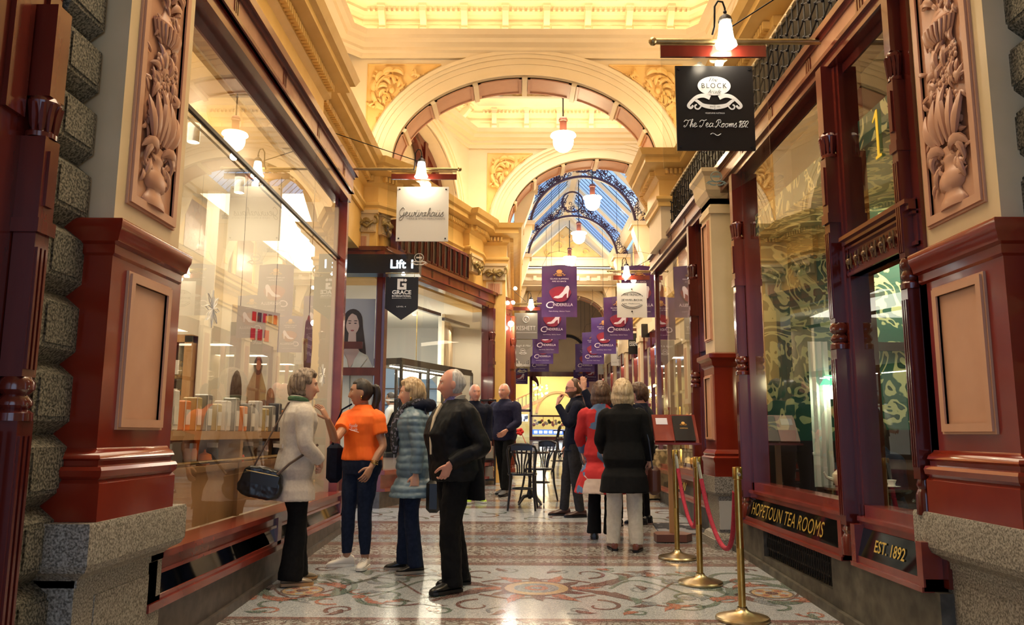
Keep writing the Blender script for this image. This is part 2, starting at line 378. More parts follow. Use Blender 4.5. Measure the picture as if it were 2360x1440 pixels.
def scrollband(cx, cy, half, hy, full=True):
    e = .9
    for i in range(12):
        a = 2*PI*i/12; fleaf(cx+.16*math.cos(a), cy+.16*e*math.sin(a), a, .26 if i % 2 else .36, .09, 7 if i % 2 else 6, .0016, .15)
    disc(cx, cy, .27, 7, .002, 20, e); disc(cx, cy, .24, 8, .0024, 20, e); disc(cx, cy, .17, 4, .0028, 20, e); disc(cx, cy, .09, 6, .0032, 14, e); disc(cx, cy, .045, 4, .0036, 12, e)
    for sx in (-1, 1):
        for sy in (-1, 1):
            fleaf(cx+.3*sx, cy+.05*sy, (0 if sx > 0 else PI)+sx*sy*.25, .5, .1, 7, .0018, sx*sy*.5)
            # big curling stems
            x = cx+.55*sx
            ribbon([(x+sx*t*.55, cy+sy*(.12+.42*math.sin(t*2.2))) for t in [q/10 for q in range(11)]], [.06-.004*q for q in range(11)], 7)
            spiral(x+.52*sx, cy+.28*sy, .26, .05, (PI/2*sy), PI/2*sy-sx*sy*5.2, .05, 5)
            for q in range(5): fleaf(x+sx*(.1+.12*q), cy+sy*(.28+.16*math.sin(q)), (PI/2*sy if q % 2 else (0 if sx > 0 else PI)+.6*sy), .2, .07, (5, 7, 6, 5, 4)[q], .0018, .9*sx*sy)
            spiral(cx+sx*.42, cy+sy*.52, .17, .04, -PI/2*sy, -PI/2*sy+sx*sy*5, .035, 7)
            disc(x+.52*sx, cy+.28*sy, .06, 4, .002)
        # outer rosette and foliage
        rx = cx+sx*1.72; rosette(rx, cy-.12, .16)
        for q in range(14):
            a = 2*PI*q/14; 
            if q % 2: fleaf(rx+.24*math.cos(a), cy-.12+.24*math.sin(a), a+1.1*sx, .34, .1, (5, 6, 5, 7)[q//2 % 4], .0016, 1.1*sx)
            else: spiral(rx+.42*math.cos(a), cy-.12+.38*math.sin(a), .12, .03, a, a+4.6*sx, .03, 5 if q % 4 else 6)
        spiral(rx, cy-.12, .62, .25, (PI if sx < 0 else 0), (PI if sx < 0 else 0)+4.3*sx, .075, 5, 34)
        spiral(rx-.15*sx, cy+.35, .3, .06, 0, 5.5*sx, .05, 5)
        for q in range(9): fleaf(rx+sx*(-.5+.13*q), cy+.45*math.sin(q*1.9), q*1.3, .26, .085, (5, 5, 6, 4)[q % 4], .0017, 1.0)
        disc(rx-.45*sx, cy-.3, .05, 6, .002); disc(rx+.5*sx, cy+.2, .05, 6, .002); disc(rx-.9*sx, cy+.5, .05, 4, .002); disc(rx-.95*sx, cy-.45, .055, 4, .002)
    ribbon([(cx-.42, cy+.2), (cx-.2, cy+.34), (cx, cy+.28), (cx+.2, cy+.34), (cx+.42, cy+.2)], [.035]*5, 7); ribbon([(cx-.42, cy-.2), (cx-.2, cy-.34), (cx, cy-.28), (cx+.2, cy-.34), (cx+.42, cy-.2)], [.035]*5, 7)
scrollband(.16, 6.17, 2, .8)
for sx in (-1, 1):
    for (x, y, r, a, k) in ((.95, .52, .16, 1.0, 7), (1.05, -.5, .18, 2.0, 5), (.78, -.05, .12, 0, 4), (1.28, .62, .11, 3, 6), (1.32, -.66, .11, 4, 7), (2.15, .55, .15, 5, 5), (2.2, -.5, .16, 1, 7), (.22, .62, .10, 2, 4), (.25, -.64, .10, 4, 4), (.62, .66, .09, 1, 5), (.66, -.68, .09, 2, 5), (1.75, .68, .1, 0, 7), (1.8, -.7, .1, 3, 6)):
        spiral(.16+sx*x, 6.17+y, r, .02, a, a+sx*6.5, .028, k, 22); fleaf(.16+sx*x, 6.17+y, a+1, r*1.5, .06, (5, 7, 6)[k % 3], .0019, sx*.8)
    ribbon([(.16+sx*(.55+.09*q), 6.17+.30*math.sin(q*.62)) for q in range(19)], [.03]*19, 5); ribbon([(.16+sx*(.5+.09*q), 6.17-.34*math.sin(q*.55+.4)) for q in range(20)], [.022]*20, 7)
for cy_ in (10.2, 12.4, 14.6):
    for cx_ in (-1.3, .16, 1.6):
        for q in range(8): spiral(cx_+.5*math.cos(q*.8), cy_+.36*math.sin(q*.8), .2, .04, q, q+4.5, .05, (5, 7, 4)[q % 3], 14)
for cx_ in [-1.6+.28*i for i in range(14)]:
    for q in (8.38,): disc(cx_, q, .06, 2, .0016, 8); disc(cx_+.14, q, .05, 7, .0016, 4)
struct(fb.build('floor', FM))
# ------------------------------------------------------------------ upper walls, arches
def arch_wall(b, T, u0, u1, z0, z1, uc, zs, a, h, depth, k=0, n=40, ki=None):
    """wall in T's x/z plane with an elliptical-headed opening down to z0; local +y is into the wall"""
    b.T = T
    b.box(u0, uc-a, 0, depth, z0, z1, k) if uc-a > u0 else None
    b.box(uc+a, u1, 0, depth, z0, z1, k) if u1 > uc+a else None
    v = []
    for i in range(n+1):
        t = PI-PI*i/n; u = uc+a*math.cos(t); z = zs+h*math.sin(t)
        v += [(u, 0, z), (u, 0, z1), (u, depth, z), (u, depth, z1)]
    for i in range(n):
        o = i*4
        b.add([v[o], v[o+4], v[o+5], v[o+1], v[o+2], v[o+6], v[o+7], v[o+3]], [(0, 1, 2, 3), (4, 7, 6, 5), (0, 4, 5, 1), (3, 2, 6, 7)], k)
    b.T = IDENT
def archivolt(b, T, uc, zs, a, h, w=.3, k=0):
    b.T = T
    b.arcband(uc, zs, a-.005, h-.005, a+w, h+w, -.03, .02, k=k, n=48)
    b.arcband(uc, zs, a+w-.05, h+w-.05, a+w, h+w, -.08, 0, k=k, n=48)
    b.arcband(uc, zs, a+w-.10, h+w-.10, a+w-.05, h+w-.05, -.055, 0, k=k, n=48)
    b.arcband(uc, zs, a+w*.45, h+w*.45, a+w*.5, h+w*.5, -.045, 0, k=k, n=48)
    b.arcband(uc, zs, a-.005, h-.005, a+.035, h+.035, -.05, 0, k=k, n=48)
    b.T = IDENT
def coffers(b, T, uc, zs, a, h, y0, y1, n=7, k=1, k2=0):
    b.T = T
    for i in range(n):
        t0 = PI*(i+.06)/n; t1 = PI*(i+.94)/n
        b.arcband(uc, zs, a-.012, h-.012, a+.002, h+.002, y0+.05, y1-.05, t0, t1, 10, k)
        b.arcband(uc, zs, a-.028, h-.028, a+.002, h+.002, y0+.05, y0+.08, t0, t1, 10, k); b.arcband(uc, zs, a-.028, h-.028, a+.002, h+.002, y1-.08, y1-.05, t0, t1, 10, k)
        b.arcband(uc, zs, a-.028, h-.028, a+.002, h+.002, y0+.05, y1-.05, t0, t0+.02, 2, k); b.arcband(uc, zs, a-.028, h-.028, a+.002, h+.002, y0+.05, y1-.05, t1-.02, t1, 2, k)
    for i in range(n+1):
        t = PI*i/n; b.arcband(uc, zs, a-.05, h-.05, a+.002, h+.002, y0+.02, y1-.02, max(0, t-.02), min(PI, t+.02), 3, k2)
    b.T = IDENT
def spandrel(b, T, uc, zs, a, h, w, u_out, ztop, side, kp=2, kf=0, g=.06):
    """ochre corner panel beside an arch with its raised edge"""
    b.T = T; A = a+w+g; H = h+w+g; zl = zs+.05
    ue = uc+side*A*math.sqrt(max(0, 1-((ztop-zs)/H)**2)) if ztop-zs < H else uc
    n = 24; us = [u_out+(ue-u_out)*i/n for i in range(n+1)]; lo = []
    for u in us:
        q = (u-uc)/A; lo.append(zs+H*math.sqrt(1-q*q) if abs(q) < 1 else zl)
    for i in range(n):
        b.add([(us[i], -.004, lo[i]), (us[i+1], -.004, lo[i+1]), (us[i+1], -.004, ztop), (us[i], -.004, ztop)], [(0, 1, 2, 3) if side < 0 else (3, 2, 1, 0)], kp)
    edge = [(us[i], lo[i]) for i in range(n+1) if lo[i] < ztop-.01] + [(ue, ztop)]
    b.tube([(p[0], -.006, p[1]) for p in edge], .014, 5, kp); b.tube([(u_out, -.006, edge[0][1]), (u_out, -.006, ztop), (ue, -.006, ztop)], .014, 5, kp)
    b.T = IDENT
def lobe(b, x, z, a, l, w, bend=.6, y=-.02, k=0, lift=.03):
    pts = []; rr = []
    for i in range(7):
        t = i/6; pts.append((x+l*t*math.cos(a+bend*t), y-lift*math.sin(PI*t), z+l*t*math.sin(a+bend*t))); rr.append(w*max(.06, math.sin(PI*(t*.9+.08))**.8))
    b.tube(pts, rr, 6, k)
def vol(b, x, z, r0, r1, a0, a1, w, y=-.02, k=0, n=22):
    pts = []; rr = []
    for i in range(n+1):
        t = i/n; r = r0+(r1-r0)*t; a = a0+(a1-a0)*t; pts.append((x+r*math.cos(a), y-.01*t, z+r*math.sin(a))); rr.append(w*(1-.5*t))
    b.tube(pts, rr, 6, k)
def acanthus(b, T, u, z, s, side, k=0):
    """relief of scrolling leaves filling the outer upper corner; side=+1 spreads to +u"""
    b.T = T; e = side
    vol(b, u+e*.33*s, z-.34*s, .26*s, .07*s, PI if e > 0 else 0, (PI if e > 0 else 0)-e*6.6, .032*s, k=k)
    for q in range(10):
        a = 2*PI*q/10; lobe(b, u+e*(.33+.10*math.cos(a))*s, z+(-.34+.10*math.sin(a))*s, a if e > 0 else PI-a, .15*s, .035*s, .8*e, k=k)
    b.ball((u+e*.33*s, -.03, z-.34*s), .05*s, 8, k)
    for q in range(9):
        a = PI*.3+q*.55; r = .29*s; lobe(b, u+e*(.33*s+r*math.cos(a)), z-.34*s+r*math.sin(a), (a+1.1) if e > 0 else PI-(a+1.1), .2*s, .045*s, .9*e, k=k)
    # branch to the arch crown
    vol(b, u+e*.84*s, z-.17*s, .13*s, .03*s, -PI/2, -PI/2+e*6, .02*s, k=k)
    for q in range(8): lobe(b, u+e*(.62+.07*q)*s, z-(.12+.02*(q % 3))*s, (.2+q*.9) if e > 0 else PI-(.2+q*.9), .13*s, .026*s, .7*e, k=k)
    for q in range(4): lobe(b, u+e*(1.05+.12*q)*s, z-.09*s, (.4-.25*q) if e > 0 else PI-.4+.25*q, .12*s, .018*s, -.6*e, k=k)
    # branch down the jamb
    vol(b, u+e*.16*s, z-.88*s, .11*s, .03*s, PI/2, PI/2-e*6, .02*s, k=k)
    for q in range(8): lobe(b, u+e*(.14+.05*math.sin(q*2))*s, z-(.68+.06*q)*s, (-1.2+q*.8) if e > 0 else PI+1.2-q*.8, .13*s, .026*s, .7*e, k=k)
    for q in range(3): lobe(b, u+e*.09*s, z-(1.12+.09*q)*s, -1.3 if e > 0 else PI+1.3, .12*s, .018*s, .5*e, k=k)
    b.T = IDENT
ZON[0] = True
F1 = frame((1, 0, 0), (0, 1, 0), (0, 10.9, 0)); F2 = frame((1, 0, 0), (0, 1, 0), (0, 14.6, 0)); F3 = frame((1, 0, 0), (0, 1, 0), (0, 26.0, 0))
FLU = frame((0, 1, 0), (-1, 0, 0), (-2.6, 0, 0)); FRU = frame((0, -1, 0), (1, 0, 0), (2.85, 0, 0))
DU = Vector((.365, .931, 0)).normalized(); DW = Vector((-DU.y, DU.x, 0))
FD = frame(DU, DW, (-2.28, 11.15, 0))
AM = [M['cream'], M['salmon'], M['ochrep']]
def big_arch(name, T, uc, a, h, zs, uL, uR, zt, depth=.6):
    b = MB(); arch_wall(b, T, uL, uR, 5.05, zt, uc, zs, a, h, depth); archivolt(b, T, uc, zs, a, h, .33); coffers(b, T, uc, zs, a, h, .0, depth, 8)
    for sd, uo in ((-1, uc-a-.38), (1, uc+a+.38)):
        spandrel(b, T, uc, zs, a, h, .33, uo, zt-.22, sd)
    struct(b.build(name, AM, smooth=True))
    for sd, uo in ((-1, uc-a-.38), (1, uc+a+.38)):
        b = MB(); acanthus(b, T, uo-sd*.06, zt-.27, .92, -sd); A_, H_ = a+.36, h+.36; b.T = T; rq = random.Random(9)
        for q in range(150):
            u = uo-sd*rq.uniform(.05, a*.85); z = rq.uniform(zs+.12, zt-.3)
            if ((u-uc)/(A_+.07))**2+((z-zs)/(H_+.07))**2 < 1: continue
            if q % 3 == 0: vol(b, u, z, rq.uniform(.04, .07), .012, rq.uniform(0, 6), rq.uniform(0, 6)+5*sd, .012, n=14)
            else: lobe(b, u, z, rq.uniform(0, 6.3), rq.uniform(.06, .12), .018, rq.uniform(-1.2, 1.2))
        b.T = IDENT; ok_ = [((p.x-uc)/A_)**2+((p.z-zs)/H_)**2 > 1 for p in b.v]; fm = [(f, m) for f, m in zip(b.f, b.m) if all(ok_[i] for i in f)]; b.f = [q[0] for q in fm]; b.m = [q[1] for q in fm]; struct(b.build('trim_1', M['ochrep'], smooth=True))
big_arch('wall_arch_front', F1, .11, 1.91, 1.17, 5.06, -2.7, 3.0, 6.6)
big_arch('wall_arch_middle', F2, 1.54, 1.72, 1.24, 5.06, -1.15, 4.6, 6.6)
big_arch('wall_arch_far', F3, 1.6, 1.35, .68, 5.06, -.5, 3.6, 6.25)
# frieze walls over the lit cornices, and side walls with lunettes
def side_wall(name, T, u0, u1, arches, lab):
    b = MB(); us = [u0]
    prev = u0
    for (uc, a, h) in arches:
        arch_wall(b, T, prev, uc+a+.001, 5.05, 6.6, uc, 5.06, a, h, .35); prev = uc+a
        archivolt(b, T, uc, 5.06, a, h, .24)
        b.T = T; b.box(uc-a, uc+a, .35, .37, 5.05, 6.6, 3); b.T = IDENT
    b.T = T; b.box(prev, u1, 0, .35, 5.05, 6.6); b.T = IDENT
    struct(b.build(name, AM+[M['creamlow']], smooth=True))
    for (uc, a, h) in arches:   # arched timber window in the lunette
        w = MB(T); a2 = a-.02; h2 = h-.02
        w.arcband(uc, 5.06, a2-.12, h2-.12, a2, h2, .22, .33, k=0, n=32)
        w.arcband(uc, 5.06, a2-.17, h2-.17, a2-.12, h2-.12, .25, .33, k=0, n=32)
        w.box(uc-a2, uc+a2, .2, .33, 5.06, 5.16)
        for q in (-.42, .42):
            w.box(uc+q*a-.05, uc+q*a+.05, .2, .33, 5.1, 5.06+h2*math.sqrt(1-q*q)); w.lathe([(.05, 0), (.07, .03), (.05, .06), (.04, .3), (.06, .34), (.05, .4)], (uc+q*a, .2, 5.3), 8)
        w.arcband(uc, 5.5, .42*a-.09, .42*a+.1, .42*a, .42*a+.2, .22, .33, k=0, n=20)
        w.quad((uc-a2, .30, 5.06), (uc+a2, .30, 5.06), (uc+a2, .30, 5.06+h2*.6), (uc-a2, .30, 5.06+h2*.6), 1)
        pts = [(uc+a2*math.cos(PI*i/24), .30, 5.06+h2*math.sin(PI*i/24)) for i in range(25)]; 
        w.add(pts, [list(range(25))], 1)
        struct(w.build('window_1', [M['wood'], M['glass']], smooth=True))
side_wall('wall_upper_left', FLU, 3.0, 10.9, [(5.0, 1.5, 1.25), (8.75, 1.65, 1.32)], 'l')
side_wall('wall_upper_right', FRU, -10.9, -3.0, [(-8.75, 1.65, 1.32), (-5.0, 1.5, 1.25)], 'r')
side_wall('wall_octagon_left', FD, 0, 3.75, [(1.75, 1.5, 1.25)], 'd')
FDR = frame((.365, -.931, 0), (.931, .365, 0), (3.05, 14.6, 0))
b = MB(frame((.365, -.931, 0), (.931, .365, 0), (3.25, 14.7, 0))); b.box(0, 3.8, 0, .3, 5.05, 6.6); struct(b.build('wall_octagon_right', M['cream']))
LITPROF = [(0, 6.46), (.03, 6.46), (.04, 6.52), (.09, 6.54), (.09, 6.58), (.18, 6.61), (.20, 6.66), (.26, 6.68), (.30, 6.74), (.26, 6.74), (.22, 6.70), (0, 6.70)]
TOPPROF = [(0, 7.02), (.04, 7.02), (.06, 7.06), (.12, 7.08), (.12, 7.12), (.30, 7.14), (.33, 7.2), (.4, 7.24), (.4, 7.28), (0, 7.28)]
def ring(name, path, seglist):
    b = MB(); b.sweep(path, LITPROF, side=-1); b.sweep(path, [(0, 6.6), (.0, 7.3), (-.15, 7.3), (-.15, 6.6)], side=-1); b.sweep(path, TOPPROF, side=-1)
    b.sweep(path, [(.0, 6.78), (.025, 6.78), (.025, 6.81), (0, 6.81)], side=-1); b.sweep(path, [(.0, 6.95), (.02, 6.95), (.02, 6.98), (0, 6.98)], side=-1)
    for i in range(len(path)-1):
        p = Vector(path[i]); q = Vector(path[i+1]); L_ = (q-p).length
        if L_ < 1: continue
        d = (q-p)/L_; T = frame((d.x, d.y, 0), (-d.y, d.x, 0), (p.x, p.y, 0)); b.T = T
        n = max(2, round(L_/.62)); st = L_/n
        for j in range(n):   # consoles, recessed panels, dentils
            u = st*(j+.5)
            b.prism([(0, 6.78), (-.07, 6.80), (-.09, 6.86), (-.07, 6.90), (-.14, 6.96), (-.22, 7.04), (-.22, 7.10), (0, 7.10)], u-.045, u+.045, ax='x')
            b.box(u-.055, u+.055, -.25, 0, 7.10, 7.14)
            for q_ in (-1, 1): b.box(u+q_*st*.28-.09, u+q_*st*.28+.09, -.012, 0, 6.83, 6.93)
        m = int(L_/.075)
        for j in range(m):
            if (j*.075 % st) > .0: b.box(j*.075+.02, j*.075+.055, -.17, 0, 7.075, 7.125)
        b.T = IDENT
    struct(b.build(name, M['cream'], smooth=True))
    s = MB(); s.sweep(path, [(.10, 6.705), (.16, 6.705), (.16, 6.72), (.10, 6.72)], side=-1)
    o = s.build('cove_light_strip', M['led']); struct(o)
ring('trim_2', [(-2.6, 3.0), (-2.6, 10.55), (-2.28, 10.88), (2.53, 10.88), (2.85, 10.55), (2.85, 3.0)], None)
d0 = Vector((-2.28, 11.15)); d1 = d0+3.72*Vector((DU.x, DU.y))
ring('trim_3', [(d0.x, d0.y+.4), (d1.x-.02, d1.y-.05), (-.75, 14.58), (3.6, 14.58), (4.5, 11.9)], None)
b = MB()
b.box(-2.9, 3.1, 2.8, 11.2, 7.28, 7.4)
for k_ in range(5): b.box(-2.6, 2.85, 3.0+k_*1.9, 3.1+k_*1.9, 7.2, 7.28)
struct(b.build('ceiling', M['cream']))
b = MB(); b.T = IDENT   # octagon: back wall gable, sloping ceiling with a skylight
b.quad((-3.2, 11.2, 7.28), (.95, 11.2, 8.9), (.95, 14.7, 8.9), (-3.2, 14.7, 7.28)); b.quad((.95, 11.2, 8.9), (5.1, 11.2, 7.28), (5.1, 14.7, 7.28), (.95, 14.7, 8.9))
b.prism([(-3.2, 7.28), (5.1, 7.28), (.95, 8.9)], 14.6, 14.75, 0); b.prism([(-3.2, 6.6), (5.1, 6.6), (5.1, 7.3), (-3.2, 7.3)], 14.61, 15.2, 0)
struct(b.build('ceiling_octagon', M['white']))
b = MB(); b.prism([(-.55, 7.34), (2.45, 7.34), (.95, 8.2)], 14.57, 14.6, 0)
b.tube([(-.55, 14.56, 7.34), (2.45, 14.56, 7.34), (.95, 14.56, 8.2), (-.55, 14.56, 7.34)], .03, 6, 1); b.T = frame((1, 0, 0), (0, 1, 0), (0, 14.57, 0))
for e in (-1, 1):
    vol(b, .95+e*.3, 7.62, .2, .04, 0 if e > 0 else PI, (0 if e > 0 else PI)+e*6.5, .025, k=0); vol(b, .95+e*.75, 7.5, .12, .03, 0 if e > 0 else PI, (0 if e > 0 else PI)+e*6, .02, k=0)
    for q in range(9): lobe(b, .95+e*(.1+.1*q), 7.48+.05*math.sin(q*2), (.5+q*.7) if e > 0 else PI-.5-q*.7, .16, .03, .6*e, k=0)
b.T = IDENT; struct(b.build('trim_4', [M['ochrep'], M['cream']], smooth=True))
b = MB()
sk = lambda x, y: (x, y, 7.28+(x+3.2)*1.62/4.15-.02)
b.add([sk(-.95, 12.6), sk(.3, 12.6), sk(.3, 14.1), sk(-.95, 14.1)], [(0, 1, 2, 3)], 1)
for p, q in (((-.95, 12.6), (.3, 12.6)), ((.3, 12.6), (.3, 14.1)), ((.3, 14.1), (-.95, 14.1)), ((-.95, 14.1), (-.95, 12.6)), ((-.3, 12.6), (-.3, 14.1))): b.tube([sk(*p), sk(*q)], .04, 6, 0)
skm = mat('evening_sky_pane', (.05, .10, .22), .1, emit=.35, ecol=(.16, .32, .72)); struct(b.build('window_2', [M['iron'], skm]))
# ------------------------------------------------------------------ lower entablature with dentils
ENT = [(0, 4.42), (.04, 4.42), (.04, 4.47), (.07, 4.50), (.07, 4.53), (.02, 4.55), (.02, 4.74), (.05, 4.76), (.08, 4.78), (.08, 4.86), (.19, 4.88), (.24, 4.90), (.24, 4.96), (.29, 4.98), (.33, 5.05), (0, 5.08)]
def entab(name, path, side=-1, dent=True):
    b = MB(); b.sweep(path, ENT, side=side)
    for i in range(len(path)-1):
        p = Vector(path[i]); q = Vector(path[i+1]); L_ = (q-p).length
        if not dent or L_ < .2: continue
        d = (q-p)/L_; n_ = Vector((-d.y, d.x))*side; T = Matrix((Vector((d.x, d.y, 0)), Vector((n_.x, n_.y, 0)), Vector((0, 0, 1)))).transposed().to_4x4(); b.T = Matrix.Translation((p.x, p.y, 0)) @ T
        m = int(L_/.062)
        for j in range(m): b.box(j*.062+.015, j*.062+.05, .07, .14, 4.795, 4.855)
        b.T = IDENT
    return struct(b.build(name, M['ochre'], smooth=True))
diag = lambda t, o=0.: (-1.95+DU.x*t-DW.x*o, 11.0+DU.y*t-DW.y*o)
entab('trim_5', [(-2.2, 3.0), (-2.2, 5.2), (-2.06, 5.2), (-2.06, 7.9), (-2.2, 7.9), (-2.2, 10.9), (-1.98, 10.9), diag(.18, .1), diag(.18), diag(2.75), diag(2.75, .12), diag(3.25, .12), (-.62, 14.42), (-.2, 14.42), (-.2, 15.2)])
entab('trim_6', [(2.45, 3.0), (2.45, 6.5), (2.3, 6.5), (2.3, 8.3), (2.45, 8.3), (2.45, 10.55), (1.98, 10.55), (1.98, 11.5), (3.0, 14.42), (3.3, 14.42), (3.3, 15.2)], side=1)
b = MB()   # wall faces behind and under the entablatures
b.box(-2.62, -2.2, 3.0, 10.9, 3.9, 5.06); b.box(-3.4, -1.98, 10.9, 11.45, 3.5, 5.06)
b.T = frame(DU, DW, (-1.95, 11.0, 0)); b.box(.1, 3.85, .0, .3, 3.6, 5.06); b.T = IDENT
b.box(-.62, -.2, 14.42, 15.2, 0, 5.06); struct(b.build('wall_left', M['ochre']))
b = MB(); b.box(2.45, 2.87, 3.0, 10.9, 3.9, 5.06); b.box(1.98, 3.0, 10.55, 11.5, 4.0, 5.06); b.box(3.3, 3.6, 14.42, 15.2, .4, 5.06)
b.T = frame((.365, -.931, 0), (.931, .365, 0), (3.2, 14.6, 0)); b.box(0, 3.6, 0, .25, .3, 5.06); b.T = IDENT
struct(b.build('wall_right', M['cream']))
# leafy capitals on the piers
def capital(b, T, w, z, k=0, kf=1):
    b.T = T
    b.box(-w/2-.03, w/2+.03, -.06, .05, z+.22, z+.26, kf); b.box(-w/2, w/2, -.04, .05, z-.02, z+.22, kf)
    for i in range(int(w/.035)): b.box(-w/2+.035*i, -w/2+.035*i+.02, -.05, -.03, z+.0, z+.10, kf)
    for e in (-1, 1):
        vol(b, e*(w/2-.02), z+.13, .06, .015, PI/2, PI/2-e*5, .018, -.06, k)
        b.tube([(0, -.07, z+.13), (e*w*.25, -.08, z+.05), (e*(w/2-.04), -.07, z+.12)], [.03, .028, .02], 6, k)
        for q in range(4): lobe(b, e*.02*q, z+.06+.03*q, PI/2-e*(.5+.35*q), .13, .024, -.5*e, -.07, k)
    b.ball((0, -.09, z+.12), .045, 8, k, (1, .8, 1.3)); lobe(b, 0, z+.06, -PI/2, .12, .035, 0, -.07, k)
    b.T = IDENT
b = MB(); capital(b, frame((1, 0, 0), (0, 1, 0), (-2.22, 10.9, 0)), .46, 4.18); capital(b, frame(DU, DW, (-1.92, 11.12, 0)), .22, 4.18)
capital(b, frame((1, 0, 0), (0, 1, 0), (-.41, 14.42, 0)), .42, 4.18); capital(b, frame(DU, DW, diag(3.0, .12)+(0,)), .42, 4.18)
gold = M['brassd']; struct(b.build('trim_7', [nmat('dulled_gilt_relief', (.24, .17, .06), (.36, .26, .09), 30, .45, metal=.3), M['creamlow']], smooth=True))
b = MB()   # fluted salmon panels under the capitals
for (cx, cy, w) in ((-2.22, 10.9, .2), (-.41, 14.42, .22)):
    b.box(cx-w/2-.04, cx+w/2+.04, cy-.012, cy, 3.9, 4.14, 0); b.box(cx-w/2, cx+w/2, cy-.02, cy-.012, 3.9, 4.10, 1)
    for i in range(6): b.box(cx-w/2+.01+i*w/6, cx-w/2+.01+i*w/6+w/12, cy-.03, cy-.02, 3.9, 4.08, 1)
struct(b.build('trim_8', [M['creamlow'], M['salmon']]))
ZON[0] = False
# ------------------------------------------------------------------ far arcade: side walls, glazed roof, iron hoops
CX = 1.6; Y0, Y1 = 15.2, 26.0
b = MB()
for (x, s) in ((-.2, -1), (3.35, 1)):
    b.box(x, x+s*.4, Y0, 34, 3.9, 5.06, 0)
    b.box(x+s*.15, x+s*.5, Y0, Y1, 5.05, 7.05, 0)
struct(b.build('wall_far', M['cream']))
ZON[0] = True
entab('trim_9', [(-.2, 15.2), (-.2, 34)]); entab('trim_10', [(3.35, 15.2), (3.35, 34)], side=1)
ZON[0] = False
# brackets carrying the hoops, ochre wall panels and curved coving
b = MB()
for yb in (15.6, 18.5, 22.0, 25.4):
    for (x, s) in ((-.05, 1), (3.2, -1)):
        b.prism([(x, 5.06), (x+s*.16, 5.2), (x+s*.2, 5.5), (x+s*.34, 5.9), (x+s*.42, 6.15), (x+s*.42, 6.3), (x, 6.3)], yb-.22, yb+.22, 0)
        b.box(x, x+s*.48, yb-.28, yb+.28, 6.26, 6.36, 0)
        b.box(x+s*.15, x+s*.20, yb-.1, yb+.1, 5.35, 5.85, 1)
for yb in (17.05, 20.25, 23.7):
    for (x, s) in ((-.05, 1), (3.2, -1)):
        b.box(x, x+s*.03, yb-.85, yb+.85, 5.3, 6.5, 1)
        b.box(x, x+s*.04, yb-.6, yb+.6, 5.3, 6.4, 2)
b.sweep([(.0, 15.2), (.0, 26)], [(0, 6.6), (.12, 6.65), (.2, 6.8), (.2, 6.95), (0, 7.0)], side=-1); b.sweep([(3.15, 15.2), (3.15, 26)], [(0, 6.6), (.12, 6.65), (.2, 6.8), (.2, 6.95), (0, 7.0)], side=1)
struct(b.build('trim_11', [M['cream'], M['ochrep'], M['woodred']], smooth=True))
ZE, ZR, HW = 7.02, 8.42, 1.45
rb = MB(); gl = MB()
for s in (-1, 1):
    E0 = lambda y: Vector((CX+s*HW, y, ZE)); R0 = lambda y: Vector((CX+s*.1, y, ZR))
    def onr(t, y, up=0): p = E0(y).lerp(R0(y), t); return (p.x, p.y, p.z+up)
    for yb in (15.2, 16.9, 18.5, 20.2, 22.0, 23.6, 24.9): rb.tube([onr(0, yb), onr(1, yb)], .07 if yb != 15.2 else .12, 4, 0)
    rb.tube([onr(0, 15), onr(0, 25)], .09, 4, 0); rb.tube([onr(1, 15), onr(1, 25)], .09, 4, 0)
    yb = 15.25
    while yb < 24.9: rb.tube([onr(0, yb, .03), onr(1, yb, .03)], .008, 4, 1); yb += .27
    gl.quad(onr(0, 15, .05), onr(0, 25, .05), onr(1, 25, .05), onr(1, 15, .05))
rb.box(CX-.1, CX+.1, 15, 25, ZR-.06, ZR+.06, 0)
struct(rb.build('ceiling_far', [M['white'], M['iron']])); struct(gl.build('window_3', glassmat('roof_glazing', (.80, .90, 1.0), .3, .0, .1)))
b = MB(); b.prism([(CX-1.9, 6.6), (CX+1.9, 6.6), (CX+1.9, ZE), (CX+HW+.1, ZE), (CX, ZR+.1), (CX-HW-.1, ZE), (CX-1.9, ZE)], 25.0, 25.15, 0)
b.prism([(CX-1.15, 6.98), (CX+1.15, 6.98), (CX, 8.0)], 24.97, 25.0, 1)
b.tube([(CX-1.2, 24.96, 6.96), (CX+1.2, 24.96, 6.96), (CX, 24.96, 8.05), (CX-1.2, 24.96, 6.96)], .04, 5, 0)
b.T = frame((1, 0, 0), (0, 1, 0), (0, 24.97, 0))
for e in (-1, 1):
    vol(b, CX+e*.22, 7.35, .18, .04, 0 if e > 0 else PI, (0 if e > 0 else PI)+e*6, .03, k=1); vol(b, CX+e*.6, 7.15, .12, .03, 0, e*6, .025, k=1); vol(b, CX+e*.12, 7.68, .1, .03, 0, e*6, .02, k=1)
b.T = IDENT
b.sweep([(-.3, 25.2), (.0, 24.95), (3.2, 24.95), (3.5, 25.2)], [(0, 6.1), (.1, 6.2), (.1, 6.3), (.2, 6.4), (.2, 6.5), (0, 6.55)], 0, side=-1)
b.box(-.3, 3.5, 25.0, 25.9, 6.05, 6.7, 0)
for i in range(9): b.box(.2+i*.34, .3+i*.34, 24.8, 25.0, 6.2, 6.45, 0)
struct(b.build('trim_12', [M['white'], M['ochrep']], smooth=True))
